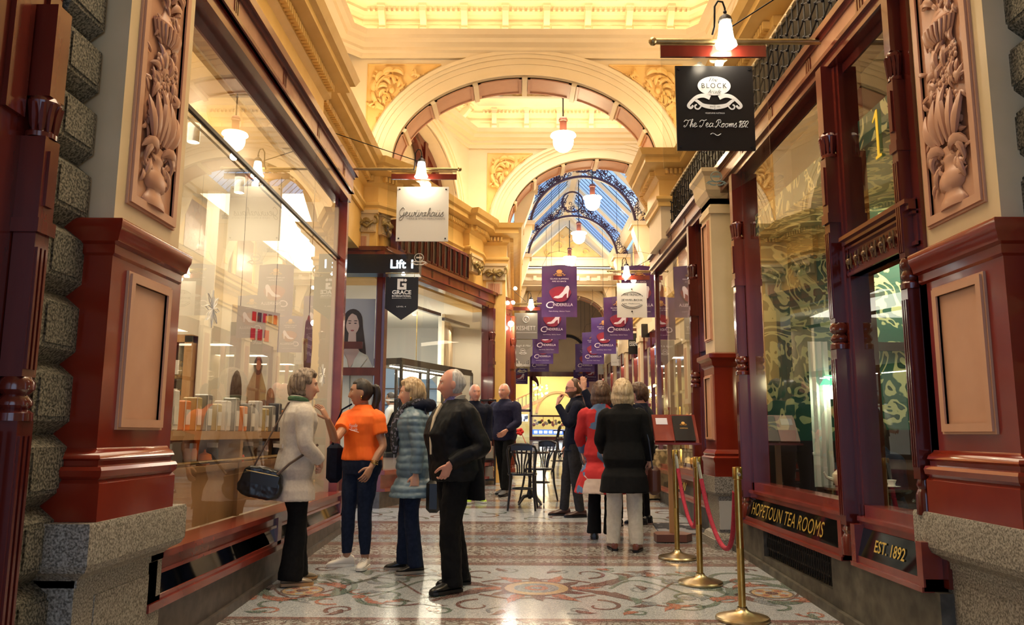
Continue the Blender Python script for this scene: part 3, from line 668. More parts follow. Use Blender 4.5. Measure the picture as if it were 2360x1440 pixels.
def hoop(yh):
    t = thing('roof_hoop', 'purple iron roof hoop with lacy filigree %s' % ('nearest the middle arch' if yh < 20 else 'nearest the far gable, deeper in the arcade'), 'iron arch', (CX, yh, 6.25), group='iron hoops under the glass roof')
    b = MB(); R_ = 1.27
    b.arcband(CX, 6.25, R_-.03, R_-.03, R_+.03, R_+.03, yh-.04, yh+.04, 0, PI, 40); b.build('hoop_rib', M['hoop'], t, smooth=True)
    b = MB(); b.T = frame((1, 0, 0), (0, 1, 0), (CX, yh, 6.25))
    b.arcband(0, R_+.42, .28, .28, .32, .32, -.02, .02, 0, 2*PI, 24)
    for e in (-1, 1): b.tube([(e*(R_*math.cos(1.15)), 0, R_*math.sin(1.15)), (e*.12, 0, 1.9)], .014, 4); b.tube([(e*(R_-.02), 0, .02), (e*1.62, 0, .06), (e*1.3, 0, .75)], .014, 4)
    rnd = random.Random(3)
    for q in range(150):   # lace scrolls between hoop and roof slope
        x = rnd.uniform(-1.62, 1.62); ax_ = abs(x); zt = .62+(1.45-ax_)*.9 if ax_ < 1.45 else .3
        zb = math.sqrt(max(0, R_*R_-x*x)) if ax_ < R_ else 0.04
        if zt <= zb+.05: continue
        z = rnd.uniform(zb+.05, zt); r = rnd.uniform(.04, .075); a = rnd.uniform(0, 6)
        pts = [(x+r*(1-.6*i/12)*math.cos(a+i*.5), 0, z+r*(1-.6*i/12)*math.sin(a+i*.5)) for i in range(13)]
        b.tube(pts, .009, 4, cap=False)
    b.T = IDENT; b.build('filigree', M['hoop'], t); return t
M['hoop'] = mat('plum_painted_iron', (.05, .02, .04), .4)
hoop(18.5); hoop(22.0)
# lit strip along the far cornices
b = MB(); b.box(-.1, -.04, 15.3, 25, 5.10, 5.12); b.box(3.1, 3.16, 15.3, 25, 5.10, 5.12); b.box(.2, 3.0, 24.6, 24.66, 6.56, 6.58); struct(b.build('cove_light_strip', M['led']))
# far pilasters and shop windows, right side then left
def far_bay(x, s, y0, y1, i):
    b = MB(); f = FZ(y0)
    b.box(x, x+s*.25, y0, y0+.55, f, f+.45, 2); b.box(x, x+s*.25, y0+.02, y0+.53, f+.45, 2.1, 1); b.box(x+s*.0, x+s*.25, y0+.04, y0+.51, 2.1, 3.95, 0)
    b.box(x-s*.03, x+s*.25, y0-.02, y0+.57, 2.08, 2.16, 1); b.box(x-s*.03, x+s*.2, y0-.02, y0+.57, 3.8, 3.95, 0); b.box(x-s*.01, x, y0+.14, y0+.41, 2.3, 3.65, 3); b.box(x-s*.01, x, y0+.14, y0+.41, 1.0, 1.95, 3)
    struct(b.build('trim_13', [M['cream'], M['maroon'], M['granite2'], M['salmon']]))
    t = thing('shop_window', 'dark red timber shop window in the %s wall of the far arcade, %s' % ('right' if s > 0 else 'left', ('nearest bay', 'second bay', 'third bay', 'fourth bay', 'fifth bay', 'last bay')[i]), 'shop window', (x+s*.1, (y0+.55+y1)/2, f))
    b = MB(); ya = y0+.55
    b.box(x+s*.08, x+s*.16, ya, y1, 3.55, 3.9); b.box(x+s*.08, x+s*.16, ya, y1, f+.62, f+.75); b.box(x+s*.05, x+s*.2, ya, y1, f, f+.6, 1)
    for q in (0, .5, 1): yy_ = ya+.05+(y1-ya-.1)*q; b.box(x+s*.06, x+s*.16, yy_-.05, yy_+.05, f+.6, 3.9)
    b.box(x+s*.08, x+s*.14, ya, y1, 2.5, 2.58)
    b.build('frame', [M['wood'], M['granite2']], t)
    b = MB(); b.quad((x+s*.11, ya, f+.7), (x+s*.11, y1, f+.7), (x+s*.11, y1, 3.6), (x+s*.11, ya, 3.6)); b.build('pane', M['glass'], t)
    b = MB(); b.box(x+s*1.2, x+s*1.25, y0, y1, f, 3.9); struct(b.build('wall_shop', nmat('far_shop_interior', (.50, .40, .25), (.80, .66, .45), 3, .6)))
    area('shop_light', (x+s*.6, (y0+y1)/2, 3.5), 1.5, 14, WARM2, (0, 0, 0), .5)
for i, yb in enumerate((15.3, 18.1, 20.9, 23.7, 26.5, 29.3)):
    far_bay(3.3, 1, yb, yb+2.8, i); far_bay(-.2, -1, yb, yb+2.8, i)
# ------------------------------------------------------------------ end shop closing the arcade
f = FZ(32.8)
b = MB(); b.box(-1.6, 4.6, 32.9, 33.1, 3.75, 7.5, 0); b.box(2.75, 4.6, 32.8, 33.1, f, 3.8, 1); b.box(-1.6, -.1, 32.8, 33.1, f, 3.8, 1); b.box(-1.6, -.1, 32.75, 33.1, f, 1.5, 2); b.box(2.75, 4.6, 32.75, 33.1, f, 1.7, 2)
b.quad((-1, 33, 7.5), (4.4, 33, 7.5), (4.4, 26.2, 7.5), (-1, 26.2, 7.5), 1)
b.box(-.6, -.45, 26.6, 33, 5.0, 7.5, 0); b.box(3.6, 3.75, 26.6, 33, 5.0, 7.5, 0)
b.T = frame((1, 0, 0), (0, 1, 0), (0, 32.9, 0)); b.arcband(2.15, 4.4, .75, .95, .86, 1.06, -.08, 0, k=3); b.arcband(2.15, 4.4, .9, 1.1, 1.15, 1.4, -.05, 0, k=0); b.T = IDENT
struct(b.build('wall_end', [M['cream'], M['salmon'], M['maroon'], M['iron']]))
t = thing('end_shopfront', 'bright yellow-lit shopfront with red framed windows closing the far end of the arcade', 'shopfront', (1.3, 32.8, f))
b = MB()
for x in (-.1, .62, 2.7): b.box(x-.06, x+.06, 32.7, 32.85, f, 3.8)
b.box(-.1, 2.7, 32.68, 32.9, 3.7, 3.9); b.box(-.1, .62, 32.7, 32.85, 2.25, 2.35); b.box(.62, 2.7, 32.7, 32.85, 2.05, 2.12); b.box(.62, 2.7, 32.6, 32.9, f, f+.14, 0)
b.arcband(.62, 3.3, .25, .25, .33, .5, 32.7, 32.8, 0, PI/2, 10); b.arcband(2.7, 3.3, .25, .25, .33, .5, 32.7, 32.8, PI/2, PI, 10)
b.build('frame', M['wood'], t)
b = MB(); b.quad((.62, 32.75, f), (2.7, 32.75, f), (2.7, 32.75, 3.75), (.62, 32.75, 3.75)); b.quad((-.1, 32.75, f), (.62, 32.75, f), (.62, 32.75, 3.75), (-.1, 32.75, 3.75)); b.build('pane', M['glass'], t)
b = MB()
for i in range(5): b.box(.7+.42*i, .72+.42*i, 32.9, 32.94, f+.5, 2.05)
for i in range(14): b.ball((.75+.13*i, 32.9, f+.62+.05*(i % 3)), .07, 6, 1+i % 3)
for i in range(12): b.ball((.8+.14*i, 32.9, 1.9-.07*(i % 2)), .06, 6, 1+(i+1) % 3)
b.build('window_display', [M['goldp'], mat('pink_roses', (.6, .2, .15), .6), mat('pale_flowers', (.75, .6, .4), .6), mat('dark_foliage', (.06, .08, .02), .6)], t)
b = MB(); b.box(.68, 2.2, 32.55, 32.6, f+.22, f+.42); o = b.build('blue_sign_panel', mat('blue_lit_panel', (.05, .12, .4), .4, emit=.8, ecol=(.10, .25, .9)), t)
b = MB(); 
for i in range(6): b.box(.75+.2*i, .88+.2*i, 32.54, 32.55, f+.27, f+.37)
b.build('lit_lettering', M['glow'], o)
b = MB(); b.box(.0, .5, 32.88, 32.9, f+.75, 2.15); b.build('backlit_poster', nmat('backlit_floral_poster', (.04, .04, .06), (.9, .95, 1), 7, .5, lo=.42, hi=.5), t).data.materials[0].node_tree.nodes['Principled BSDF'].inputs['Emission Strength'].default_value = 1.6
for n_ in ('Emission Color',):
    m_ = bpy.data.materials['backlit_floral_poster']; nt = m_.node_tree; nt.links.new(nt.nodes['Color Ramp'].outputs[0], nt.nodes['Principled BSDF'].inputs[n_])
b = MB(); b.box(-1, 4, 36.3, 36.4, f, 4.5, 0); b.quad((-1, 32.9, 4.4), (4, 32.9, 4.4), (4, 36.4, 4.4), (-1, 36.4, 4.4), 0); b.box(-1.1, -1, 32.9, 36.4, f, 4.5, 0); b.box(4, 4.1, 32.9, 36.4, f, 4.5, 0)
b.T = frame((1, 0, 0), (0, 1, 0), (0, 36.3, 0)); b.arcband(1.9, 2.3, .9, .9, 1.0, 1.0, -.06, 0, k=1); b.T = IDENT
for i in range(9): b.tube([(-.4+.17*i, 35, f+1.0+.08*i), (-.4+.17*i, 35, f+1.55+.08*i)], .012, 5, 2)
b.tube([(-.5, 35, f+1.5), (1.1, 35, f+2.25)], .03, 6, 1); b.prism([(-.5, f+.9), (1.1, f+1.65), (1.1, f+1.8), (-.5, f+1.05)], 34.9, 35.4, 1)
struct(b.build('wall_end_shop', [mat('yellow_interior_paint', (.70, .62, .30), .6), M['salmon'], M['iron']]))
area('end_shop_light', (1.4, 34.6, 4.2), 2.5, 110, (1, .86, .5), (0, 0, 0), 2)
t = thing('crystal_chandelier', 'small crystal chandelier of clustered bulbs inside the far yellow shop', 'chandelier', (1.05, 34, 3.2))
b = MB(); b.tube([(1.05, 34, 4.4), (1.05, 34, 3.3)], .01, 4); b.build('stem', M['brass'], t)
b = MB(); rnd = random.Random(5)
for i in range(16): b.ball((1.05+rnd.uniform(-.3, .3), 34+rnd.uniform(-.2, .2), 3.25+rnd.uniform(-.3, .2)), .035, 6)
b.build('bulbs', M['bulb'], t)
# unseen entrance enclosure behind the camera, added to hold back blue sky light
b = MB(); b.box(-3.4, -3.2, -3, 2.6, -.2, 7.7); b.box(3.4, 3.6, -3, 2.6, -.2, 7.7); b.box(-3.4, 3.6, -3, 3.0, 7.6, 7.8); b.box(-3.4, -2.1, 2.3, 2.9, -.1, 7.7); b.box(2.4, 3.6, 2.3, 2.9, -.1, 7.7); struct(b.build('wall_entrance_baffle', M['creamlow']))
b = MB(); arch_wall(b, frame((1, 0, 0), (0, 1, 0), (0, -3.2, 0)), -3.4, 3.6, -.2, 7.7, .1, 3.6, 1.9, 1.4, .3); struct(b.build('wall_street_arch_baffle', M['creamlow']))
# ------------------------------------------------------------------ pendant lamps (schoolhouse globes)
def pendant(x, y, zb, label, ztop, s=1.0, light=26):
    t = thing('pendant_lamp', label, 'lamp', (x, y, zb), group=None)
    b = MB(); b.tube([(x, y, zb+.56*s), (x, y, ztop)], .012, 6); b.ball((x, y, zb+.95*s), .022, 8); b.build('rod', M['iron'], t)
    b = MB(); b.lathe([(0, .62*s), (.06*s, .60*s), (.075*s, .565*s), (.075*s, .54*s), (.06*s, .53*s), (.06*s, .34*s), (.075*s, .33*s), (.075*s, .31*s), (0, .31*s)], (x, y, zb), 18); b.build('gallery', mat('copper_brown_gallery', (.22, .07, .045), .35, .3), t, smooth=True)
    b = MB(); b.lathe([(.07*s, .33*s), (.12*s, .325*s), (.205*s, .305*s), (.215*s, .28*s), (.19*s, .262*s), (.165*s, .25*s), (.172*s, .20*s), (.165*s, .13*s), (.135*s, .065*s), (.08*s, .02*s), (.02*s, .0), (0, 0)], (x, y, zb), 24); b.build('lamp_globe', M['lampglass'], t, smooth=60)
    point('pendant_light', (x, y, zb-.1), light); return t
pendant(.77, 12.6, 5.98, 'large glowing opal pendant lamp hanging through the front arch, nearest and highest in view', 8.8)
pendant(1.70, 17.2, 6.31, 'glowing opal pendant lamp beside the nearer iron hoop', 8.2)
pendant(1.68, 20.8, 6.42, 'opal pendant lamp hanging under the second iron hoop', 8.2)
pendant(1.66, 24.2, 6.51, 'farthest opal pendant lamp, just above the central purple banner', 8.0)
pendant(.2, 4.6, 5.5, 'added opal pendant lamp above the entrance, out of frame, warming the near pilasters', 7.5, 1, 35)  # unseen lamp added to warm the entrance end
b = MB()   # small uplights on the entablature tops
for (x, y) in ((-.95, 13.7), (-.5, 14.2), (-.1, 14.35), (-.75, 13.95), (2.32, 7.0)): b.ball((x, y, 5.14), .035, 8)
struct(b.build('cove_light_strip', M['bulb']))
# ------------------------------------------------------------------ purple banners
BP = nmat('purple_banner_cloth', (.045, .012, .10), (.08, .018, .12), 2.5, .5, .03)
BR = nmat('banner_crimson_glow', (.30, .006, .03), (.16, .008, .05), 3, .5)
BV = mat('banner_violet', (.06, .02, .17), .5)
BI = mat('banner_pale_print', (.72, .62, .74), .5); BG = mat('banner_gold_print', (.60, .30, .10), .5)
def banner(x, y, zb, w, h, label, vio=False):
    t = thing('fabric_banner', label, 'banner', (x, y, zb), group='purple banners hung down the far arcade')
    T = frame((1, 0, 0), (0, 1, 0), (x, y, zb+h/2)); b = MB(T); n = 10
    def wv(u, v): return .012*math.sin(u*9+v*5+x)+.008*math.sin(v*14)
    vs_ = []; fs = []
    for j in range(n+1):
        for i in range(n+1): u = i/n-.5; v = j/n-.5; vs_.append((u*w, wv(u, v), v*h+.012*math.cos(u*PI*2)*(1 if j == n else 0)))
    for j in range(n):
        for i in range(n):
            o = j*(n+1)+i; fs.append((o, o+1, o+n+2, o+n+1))
    b.add(vs_, fs); vs2 = [(p[0], p[1]+.004, p[2]) for p in vs_]; b.add(vs2, [f_[::-1] for f_ in fs])
    b.build('cloth', BV if vio else BP, t, smooth=True)
    b = MB(T); g = .03
    pts = [(w*.30*math.cos(a)*(1+.12*math.sin(3*a))+w*.02, -g, -h*.06+h*.15*math.sin(a)) for a in [2*PI*i/26 for i in range(26)]]
    b.add(pts, [list(range(26))], 0); b.build('crimson_glow_print', BR, t)
    b = MB(T)   # glass slipper
    sx, sz = w*.9, w*.9; gg = -g-.004
    sh = [(-.26, -.17), (-.20, -.12), (-.09, -.10), (.04, .03), (.12, .17), (.17, .22), (.23, .20), (.25, .12), (.22, .02), (.20, -.17), (.165, -.17), (.165, -.02), (.10, -.06), (.02, -.16), (-.12, -.19)]
    b.prism([(p[0]*sx+w*.06, p[1]*sz-h*.03) for p in sh], gg, gg-.003)
    addtext(b, 'C', w*.22, h*.13, T @ Matrix.Translation((-w*.27, gg, -h*.27)), 0, shear=.15)
    addtext(b, 'INDERELLA', w*.56, h*.055, T @ Matrix.Translation((w*.10, gg, -h*.265)), 0)
    addtext(b, 'GLASS SLIPPERS', w*.52, h*.027, T @ Matrix.Translation((0, gg, h*.235)), 0); addtext(b, 'ARE SO BACK.', w*.42, h*.027, T @ Matrix.Translation((0, gg, h*.185)), 0)
    addtext(b, 'Opera Evening - Glamour Theatre', w*.6, h*.024, T @ Matrix.Translation((0, gg, -h*.395)), 0)
    b.build('slipper_and_lettering', BI, t)
    b = MB(T)
    b.add([(w*.085*math.cos(a), gg, h*.375+h*.04*math.sin(a)) for a in [2*PI*i/16 for i in range(16)]], [list(range(16))])
    b.tube([(-w*.17, gg, h*.315), (-w*.13, gg, h*.30), (-w*.11, gg, h*.335), (0, gg, h*.315), (w*.11, gg, h*.335), (w*.13, gg, h*.30), (w*.17, gg, h*.315)], .010, 4); b.tube([(-w*.08, gg, h*.30), (0, gg, h*.292), (w*.08, gg, h*.30)], .010, 4)
    b.build('gold_crest', BG, t)
    b = MB(); 
    for e in (-1, 1): b.tube([(x+e*w*.48, y, zb+h), (x+e*w*.30, y, zb+h+.25), (x, y, zb+h+.3)], .003, 4)
    b.tube([(x, y, zb+h+.28), (x, y, 7.78 if y < 25 else 7.52)], .004, 4); b.build('hanging_wire', M['iron'], t)
# ------------------------------------------------------------------ near pilasters with carved panels
def half(b, prof, u, z, k, out=.5, n=12): # half-round turned relief growing out of the panel
    v = []; m = n+1
    for (r, h) in prof:
        for j in range(m):
            t = PI*j/n; v.append((u+r*math.cos(t), -.01-r*math.sin(t)*out, z+h))
    b.add(v, [(i*m+j, i*m+j+1, (i+1)*m+j+1, (i+1)*m+j) for i in range(len(prof)-1) for j in range(n)], k)
def carved(b, u, z0, k=0):
    half(b, [(0, 0), (.115, 0), (.12, .02), (.10, .045), (.075, .07), (.07, .085), (.10, .10), (.112, .125), (.112, .15), (.09, .18), (.06, .20), (.058, .23), (.075, .245), (.07, .26), (.058, .27), (.075, .30), (.07, .31), (0, .31)], u, z0, k, .55)
    rnd = random.Random(11)
    for e in (-1, 1):
        lobe(b, u+e*.03, z0+.28, PI/2-e*.5, .16, .03, -e*1.2, -.04, k); lobe(b, u+e*.07, z0+.30, PI/2-e*1.2, .12, .025, -e*1.4, -.03, k)
        vol(b, u+e*.10, z0+.22, .05, .015, PI/2, PI/2-e*5.5, .014, -.03, k); lobe(b, u+e*.12, z0+.12, PI/2, .13, .02, e*.4, -.02, k)
        for q in range(3): lobe(b, u+e*(.02+.03*q), z0+.33, PI/2-e*(.08+.28*q), .30-.04*q, .032, e*.25, -.05, k)
        for q in range(4): b.ball((u+e*(.11+.01*(q % 2)), -.02, z0+.36+.05*q), .02, 6, k)
    half(b, [(.02, 0), (.05, .04), (.065, .09), (.04, .14), (.055, .17), (.02, .2), (0, .21)], u, z0+.40, k, .5)
    for q in range(26):   # blossoms and leaves in the middle
        a = rnd.uniform(0, 2*PI); r = rnd.uniform(.0, .115); x = u+r*math.cos(a); z = z0+.66+.13*rnd.uniform(-1, 1)
        for j in range(5): c = 2*PI*j/5+q; b.ball((x+.022*math.cos(c), -.035, z+.022*math.sin(c)), .017, 6, k, (1, .8, 1))
        b.ball((x, -.05, z), .012, 6, k)
    for q in range(12): lobe(b, u+.11*math.cos(q*2.1), z0+.60+.02*q, q*1.7, .10, .02, .8, -.02, k)
    half(b, [(0, 0), (.03, .01), (.10, .05), (.135, .10), (.14, .125), (.125, .13), (.07, .16), (.04, .20), (.02, .25), (0, .26)], u, z0+.84, k, .6)
    for j in range(11):
        t = PI*(j+.5)/11; b.tube([(u+.06*math.cos(t), -.01-.05*math.sin(t), z0+.865), (u+.115*math.cos(t), -.015-.075*math.sin(t), z0+.90), (u+.14*math.cos(t), -.012-.088*math.sin(t), z0+.955)], [.008, .014, .014], 6, k)
    lobe(b, u-.02, z0+.84, -PI/2-.5, .13, .028, .6, -.03, k); lobe(b, u+.04, z0+.83, -PI/2+.4, .12, .024, -.5, -.03, k)
    for zz in (1.12, 1.46):
        for e in (-1, 1):
            vol(b, u+e*.09, z0+zz+.02, .055, .012, PI/2, PI/2-e*6, .015, -.03, k); vol(b, u+e*.08, z0+zz+.20, .05, .012, -PI/2, -PI/2+e*6, .014, -.03, k)
            for q in range(7): lobe(b, u+e*.02, z0+zz-.05+.05*q, PI/2-e*(.3+.3*q), .13, .022, (1 if q % 2 else -1)*e*.9, -.03, k)
        half(b, [(.02, 0), (.045, .05), (.03, .1), (.05, .14), (.02, .2), (0, .22)], u, z0+zz, k, .6)
        for q in range(9):
            x = u+.1*math.cos(q*2.3); z = z0+zz+.3+.03*math.sin(q*5)
            for j in range(5): c = 2*PI*j/5+q; b.ball((x+.02*math.cos(c), -.03, z+.02*math.sin(c)), .016, 6, k)
def panel(b, u0, u1, z0, z1, w, kf, kp, y=0., deep=.02, plate=True):
    """moulded frame standing proud of the face with a sunk panel"""
    for i, (o, d) in enumerate(((0, .012), (.012, .024), (w*.55, .014))):
        i0 = o; ww = w-o if i < 2 else w*.45-.0
        x0, x1, a0, a1 = u0+i0, u1-i0, z0+i0, z1-i0; ww = max(.008, w-i0) if i < 2 else max(.006, w-i0)
        for q in ((x0, x0+ww, a0, a1), (x1-ww, x1, a0, a1), (x0+ww, x1-ww, a0, a0+ww), (x0+ww, x1-ww, a1-ww, a1)):
            b.box(q[0], q[1], y-d, y+.001, q[2], q[3], kf)
    if plate: b.box(u0+w, u1-w, y-.004, y+.001, z0+w, z1-w, kp)
def near_pilaster(side):
    T = frame((0, 1, 0), (-1, 0, 0), (-1.85, 0, 0)) if side < 0 else frame((0, -1, 0), (1, 0, 0), (2.17, 0, 0))
    ua, ub = (3.52, 4.22) if side < 0 else (-4.14, -3.45)
    X = -1.85 if side < 0 else 2.17; nm = 'left' if side < 0 else 'right'; near = ua if side < 0 else ub; s_ = 1 if side < 0 else -1
    t = thing('carved_pilaster', 'cream pilaster with salmon carved vase relief over red dado, %s side of the entrance' % nm, 'pilaster', (X, 3.8, 0), group='entrance pilasters')
    b = MB(T); b.box(ua, ub, 0, .42, 2.28, 5.06); cu = (ua+ub)/2 - s_*-.0
    pu0, pu1 = (ua+.09, ub-.09)
    b.build('shaft', M['creamlow'], t)
    b = MB(T); panel(b, pu0, pu1, 2.42, 4.2, .055, 0, 1); q0 = len(b.v); carved(b, (pu0+pu1)/2, 2.47, 1)
    rr_ = random.Random(5)
    for q in range(110): lobe(b, (pu0+pu1)/2+rr_.choice((-1, 1))*rr_.uniform(.03, .155), 2.6+rr_.uniform(0, 1.4), rr_.uniform(0, 6.3), rr_.uniform(.05, .10), rr_.uniform(.010, .018), rr_.uniform(-1, 1), -.02, 1, .02)
    b.v = b.v[:q0]+[Vector((p.x-(p.x-X)*.45, p.y, p.z)) for p in b.v[q0:]]
    b.build('carved_panel', [M['salmon'], M['salmond']], t, smooth=True)
    b = MB(T)   # dado
    b.box(ua-.02, ub+.02, -.02, .42, .97, 2.29); b.T = IDENT
    path = [(X+(.12 if side > 0 else -.12)*3, near if False else (3.50 if side < 0 else 3.43)), (X-(.02 if side > 0 else -.02), 3.50 if side < 0 else 3.43), (X-(.02 if side > 0 else -.02), 4.21 if side < 0 else 4.14)]
    sd = -1 if side < 0 else 1
    b.sweep(path, [(0, 2.14), (.015, 2.15), (.015, 2.19), (.04, 2.20), (.05, 2.235), (.062, 2.255), (.066, 2.29), (.06, 2.30), (0, 2.31)], side=sd)
    b.sweep(path, [(0, .97), (.05, .97), (.05, 1.13), (.035, 1.145), (.055, 1.16), (.06, 1.185), (.05, 1.20), (.025, 1.205), (.025, 1.225), (.04, 1.235), (.03, 1.255), (.01, 1.265), (0, 1.28)], side=sd)
    d = b.build('dado', M['maroon'], t, smooth=True)
    b = MB(T); panel(b, ua+.12, ub-.12, 1.36, 2.10, .05, 0, 0, -.02); b.build('dado_panel', M['salmon'], t)
    b = MB()
    x0 = X; pth = [(X+(.4 if side > 0 else -.4), 3.46 if side < 0 else 3.39), (X, 3.46 if side < 0 else 3.39), (X, 4.27 if side < 0 else 4.19), (X+(.2 if side > 0 else -.2), 4.27 if side < 0 else 4.19)]
    b.sweep(pth, [(-.1, .97), (.08, .97), (.085, .955), (.085, .80), (.07, .77), (.03, .75), (.01, .73), (.01, .70), (-.01, .69), (-.01, FZ(3.4)-.02)], side=sd)
    b.T = T; b.box(ua-.07, ub+.07, .0, .45, .1, .965); b.box(ua+.1, ub-.08, -.004, .01, .24, .64); b.T = IDENT
    b.sweep(pth, [(0, .05), (.06, .05), (.06, .19), (.03, .21), (0, .22)], side=sd)
    b.build('granite_plinth', M['granite2'], t, smooth=25)
    # rusticated quoins beside it
    q = thing('granite_quoin_stack', 'column of rough grey-green granite quoin blocks at the %s entrance corner' % nm, 'stonework', (X-(-.10 if side > 0 else .10), 3.3, 0), group='entrance quoin stacks')
    zs = [.12+.305*i for i in range(16)]
    for i, z in enumerate(zs):
        b = MB(); xa = X+(.11 if side > 0 else -.11); xb = xa+(.5 if side > 0 else -.5); ya, yb = 3.22, 3.5
        c = .05; f0 = 0
        def blk(o, z0, z1): # outline pulled in by o
            s2 = 1 if side > 0 else -1; xx = xa+s2*o; return [(xx, ya+o, z0), (xx, yb, z0), (xb, yb, z0), (xb, ya+o, z0), (xx, ya+o, z1), (xx, yb, z1), (xb, yb, z1), (xb, ya+o, z1)]
        L_ = [(c*1.35, z), (0, z+.055), (0, z+.25), (c*1.35, z+.305)]; s2 = 1 if side > 0 else -1; v = []
        for (o, zz) in L_: xx = xa+s2*o; v += [(xx, ya+o, zz), (xx, yb, zz), (xb, yb, zz), (xb, ya+o, zz)]
        b.add(v, [(j*4+p, j*4+(p+1) % 4, j*4+4+(p+1) % 4, j*4+4+p) for j in range(3) for p in range(4)]+[(0, 1, 2, 3), (12, 15, 14, 13)])
        # drafted margin round a tooled face
        b.box(xa-s2*.008, xa+s2*.01, ya+.03, yb-.03, z+.075, z+.23); b.box(xa+s2*.03, xb, ya-.008, ya+.01, z+.075, z+.23)
        b.build('granite_block', M['granite'], q)
for s_ in (-1, 1): near_pilaster(s_)
# timber frame of the nearest shop at the far left edge, fluted with a leafy cap
def colonnette(b, T, u, z0, z1, y, r=.045, k=0, mid=True):
    b.T = T
    def C(z, h): b.box(u-r-.01, u+r+.01, y-r-.01, y+r, z, z+h, k)
    L_ = z1-z0
    b.lathe([(r*1.3, 0), (r*1.3, .1), (r*.95, .13), (r*1.15, .15), (r*.9, .18)], (u, y, z0), 10, k)
    n = 10
    b.box(u-r, u+r, y-r, y+r, z0+.18, z0+L_*.40, k)
    for j in range(3): b.box(u-r*.75+j*r*.6, u-r*.75+j*r*.6+r*.3, y-r-.008, y-r, z0+.24, z0+L_*.38, k)
    b.lathe([(r*1.35, 0), (r*1.35, .03), (r*1.0, .045), (r*1.25, .06), (r*1.25, .075), (r*.9, .10), (r*1.3, .12), (r*1.3, .15), (r, .17)], (u, y, z0+L_*.40), 12, k)
    b.box(u-r*.9, u+r*.9, y-r*.9, y+r*.9, z0+L_*.40+.17, z0+L_*.66, k)
    for j in range(3): b.box(u-r*.7+j*r*.55, u-r*.7+j*r*.55+r*.28, y-r*.9-.008, y-r*.9, z0+L_*.40+.2, z0+L_*.64, k)
    b.box(u-r*1.2, u+r*1.2, y-r*1.2, y+r, z0+L_*.66, z0+L_*.68, k)
    b.box(u-r, u+r, y-r, y+r, z0+L_*.68, z0+L_*.80, k); b.box(u-r*.5, u+r*.5, y-r-.01, y, z0+L_*.70, z0+L_*.78, k)
    b.lathe([(r*1.2, 0), (r*1.2, .02), (r*.8, .04), (r*1.0, .06), (r*1.2, .12), (r*1.35, .15), (r*1.1, .17)], (u, y, z0+L_*.80), 10, k)
    for j in range(7):
        a = PI+PI*j/6; lobe_r = r*1.0; b.tube([(u+lobe_r*math.cos(a), y+lobe_r*math.sin(a), z0+L_*.80+.02), (u+lobe_r*1.05*math.cos(a), y+lobe_r*1.05*math.sin(a), z0+L_*.80+.09), (u+lobe_r*1.3*math.cos(a), y+lobe_r*1.3*math.sin(a), z0+L_*.80+.14)], [.008, .014, .009], 5, k)
    b.box(u-r, u+r, y-r, y+r, z0+L_*.80+.17, z1, k)
    b.T = IDENT
t = thing('shop_door_frame', 'glossy dark red fluted timber shop frame at the left picture edge beside the granite quoins', 'shop frame', (-2.05, 3.0, 0))
b = MB(); T = frame((0, 1, 0), (-1, 0, 0), (-2.0, 0, 0)); b.T = T
b.box(2.5, 3.2, 0, .2, FZ(3), 4.4); b.box(3.12, 3.2, -.015, 0, .4, 4.4); b.box(2.9, 3.02, -.02, 0, 2.6, 4.4)
for i in range(4): b.box(2.93+.055*i, 2.955+.055*i, -.03, 0, .5, 1.35)
b.T = IDENT; b.build('frame', M['wood'], t)
b = MB(); colonnette(b, T, 3.09, .25, 3.1, -.05, .05); b.build('colonnette', M['wood'], t, smooth=True)
# ------------------------------------------------------------------ left shopfront (spice shop)
SL = frame((0, 1, 0), (-1, 0, 0), (-1.97, 0, 0))
t = thing('shop_window', 'big left shop window in dark red timber showing spice tins and a poster', 'shop window', (-1.97, 6.3, 0))
L0, L1 = 4.14, 8.62
b = MB(SL)
b.box(L0, L1+.02, -.10, .12, 3.92, 4.02, 0); b.box(L0, L1+.02, -.12, .1, 4.02, 4.24, 1); b.box(L0, L1+.04, -.17, .1, 4.22, 4.29, 0); b.box(L0, L1+.02, -.14, .1, 4.19, 4.22, 0); b.box(L0, L1+.02, -.135, .1, 4.02, 4.05, 0)
b.box(L0, L1+.14, .02, .12, 3.84, 3.93, 0)
for u in (4.8, 5.9, 7.0, 8.1):
    for j in range(3): b.box(u+.03*j, u+.015+.03*j, -.126, -.12, 4.06, 4.20, 0)
f_ = b.build('fascia', [M['wood'], nmat('pink_brown_fascia', (.30, .13, .085), (.36, .17, .11), 6, .25)], t)
b = MB(SL); b.box(L1-.02, L1+.07, -.07, .1, .5, 3.92); b.build('end_post', M['woodred'], t)
b = MB(); colonnette(b, SL, L0+.07, .74, 3.9, -.02, .035); b.build('colonnette', M['wood'], t, smooth=True)
b = MB(SL)
b.box(L0, L1+.1, -.13, .1, .70, .735); b.box(L0, L1+.1, -.10, .1, .64, .70); b.box(L0, L1+.1, -.115, .0, .62, .64); b.box(L0, L1+.1, -.12, .1, .49, .515); b.box(L0, L1+.1, -.135, .1, .45, .49)
for u in (L0, 6.35, L1-.02): b.box(u, u+.1, -.12, .0, .45, .7)
b.build('sill', M['woodred'], t, smooth=True)
b = MB(SL); b.quad((L0, -.11, .51), (L1, -.11, .51), (L1, -.08, .64), (L0, -.08, .64)); b.build('mirror_panel', mat('dark_mirror', (.25, .23, .2), .04, 1.0), t)
b = MB(SL); b.quad((L0, 0, .73), (L1, 0, .73), (L1, 0, 3.27), (L0, 0, 3.27)); b.quad((L0, 0, 3.28), (L1, 0, 3.28), (L1, 0, 3.9), (L0, 0, 3.9)); b.build('window_pane', M['glass'], t)
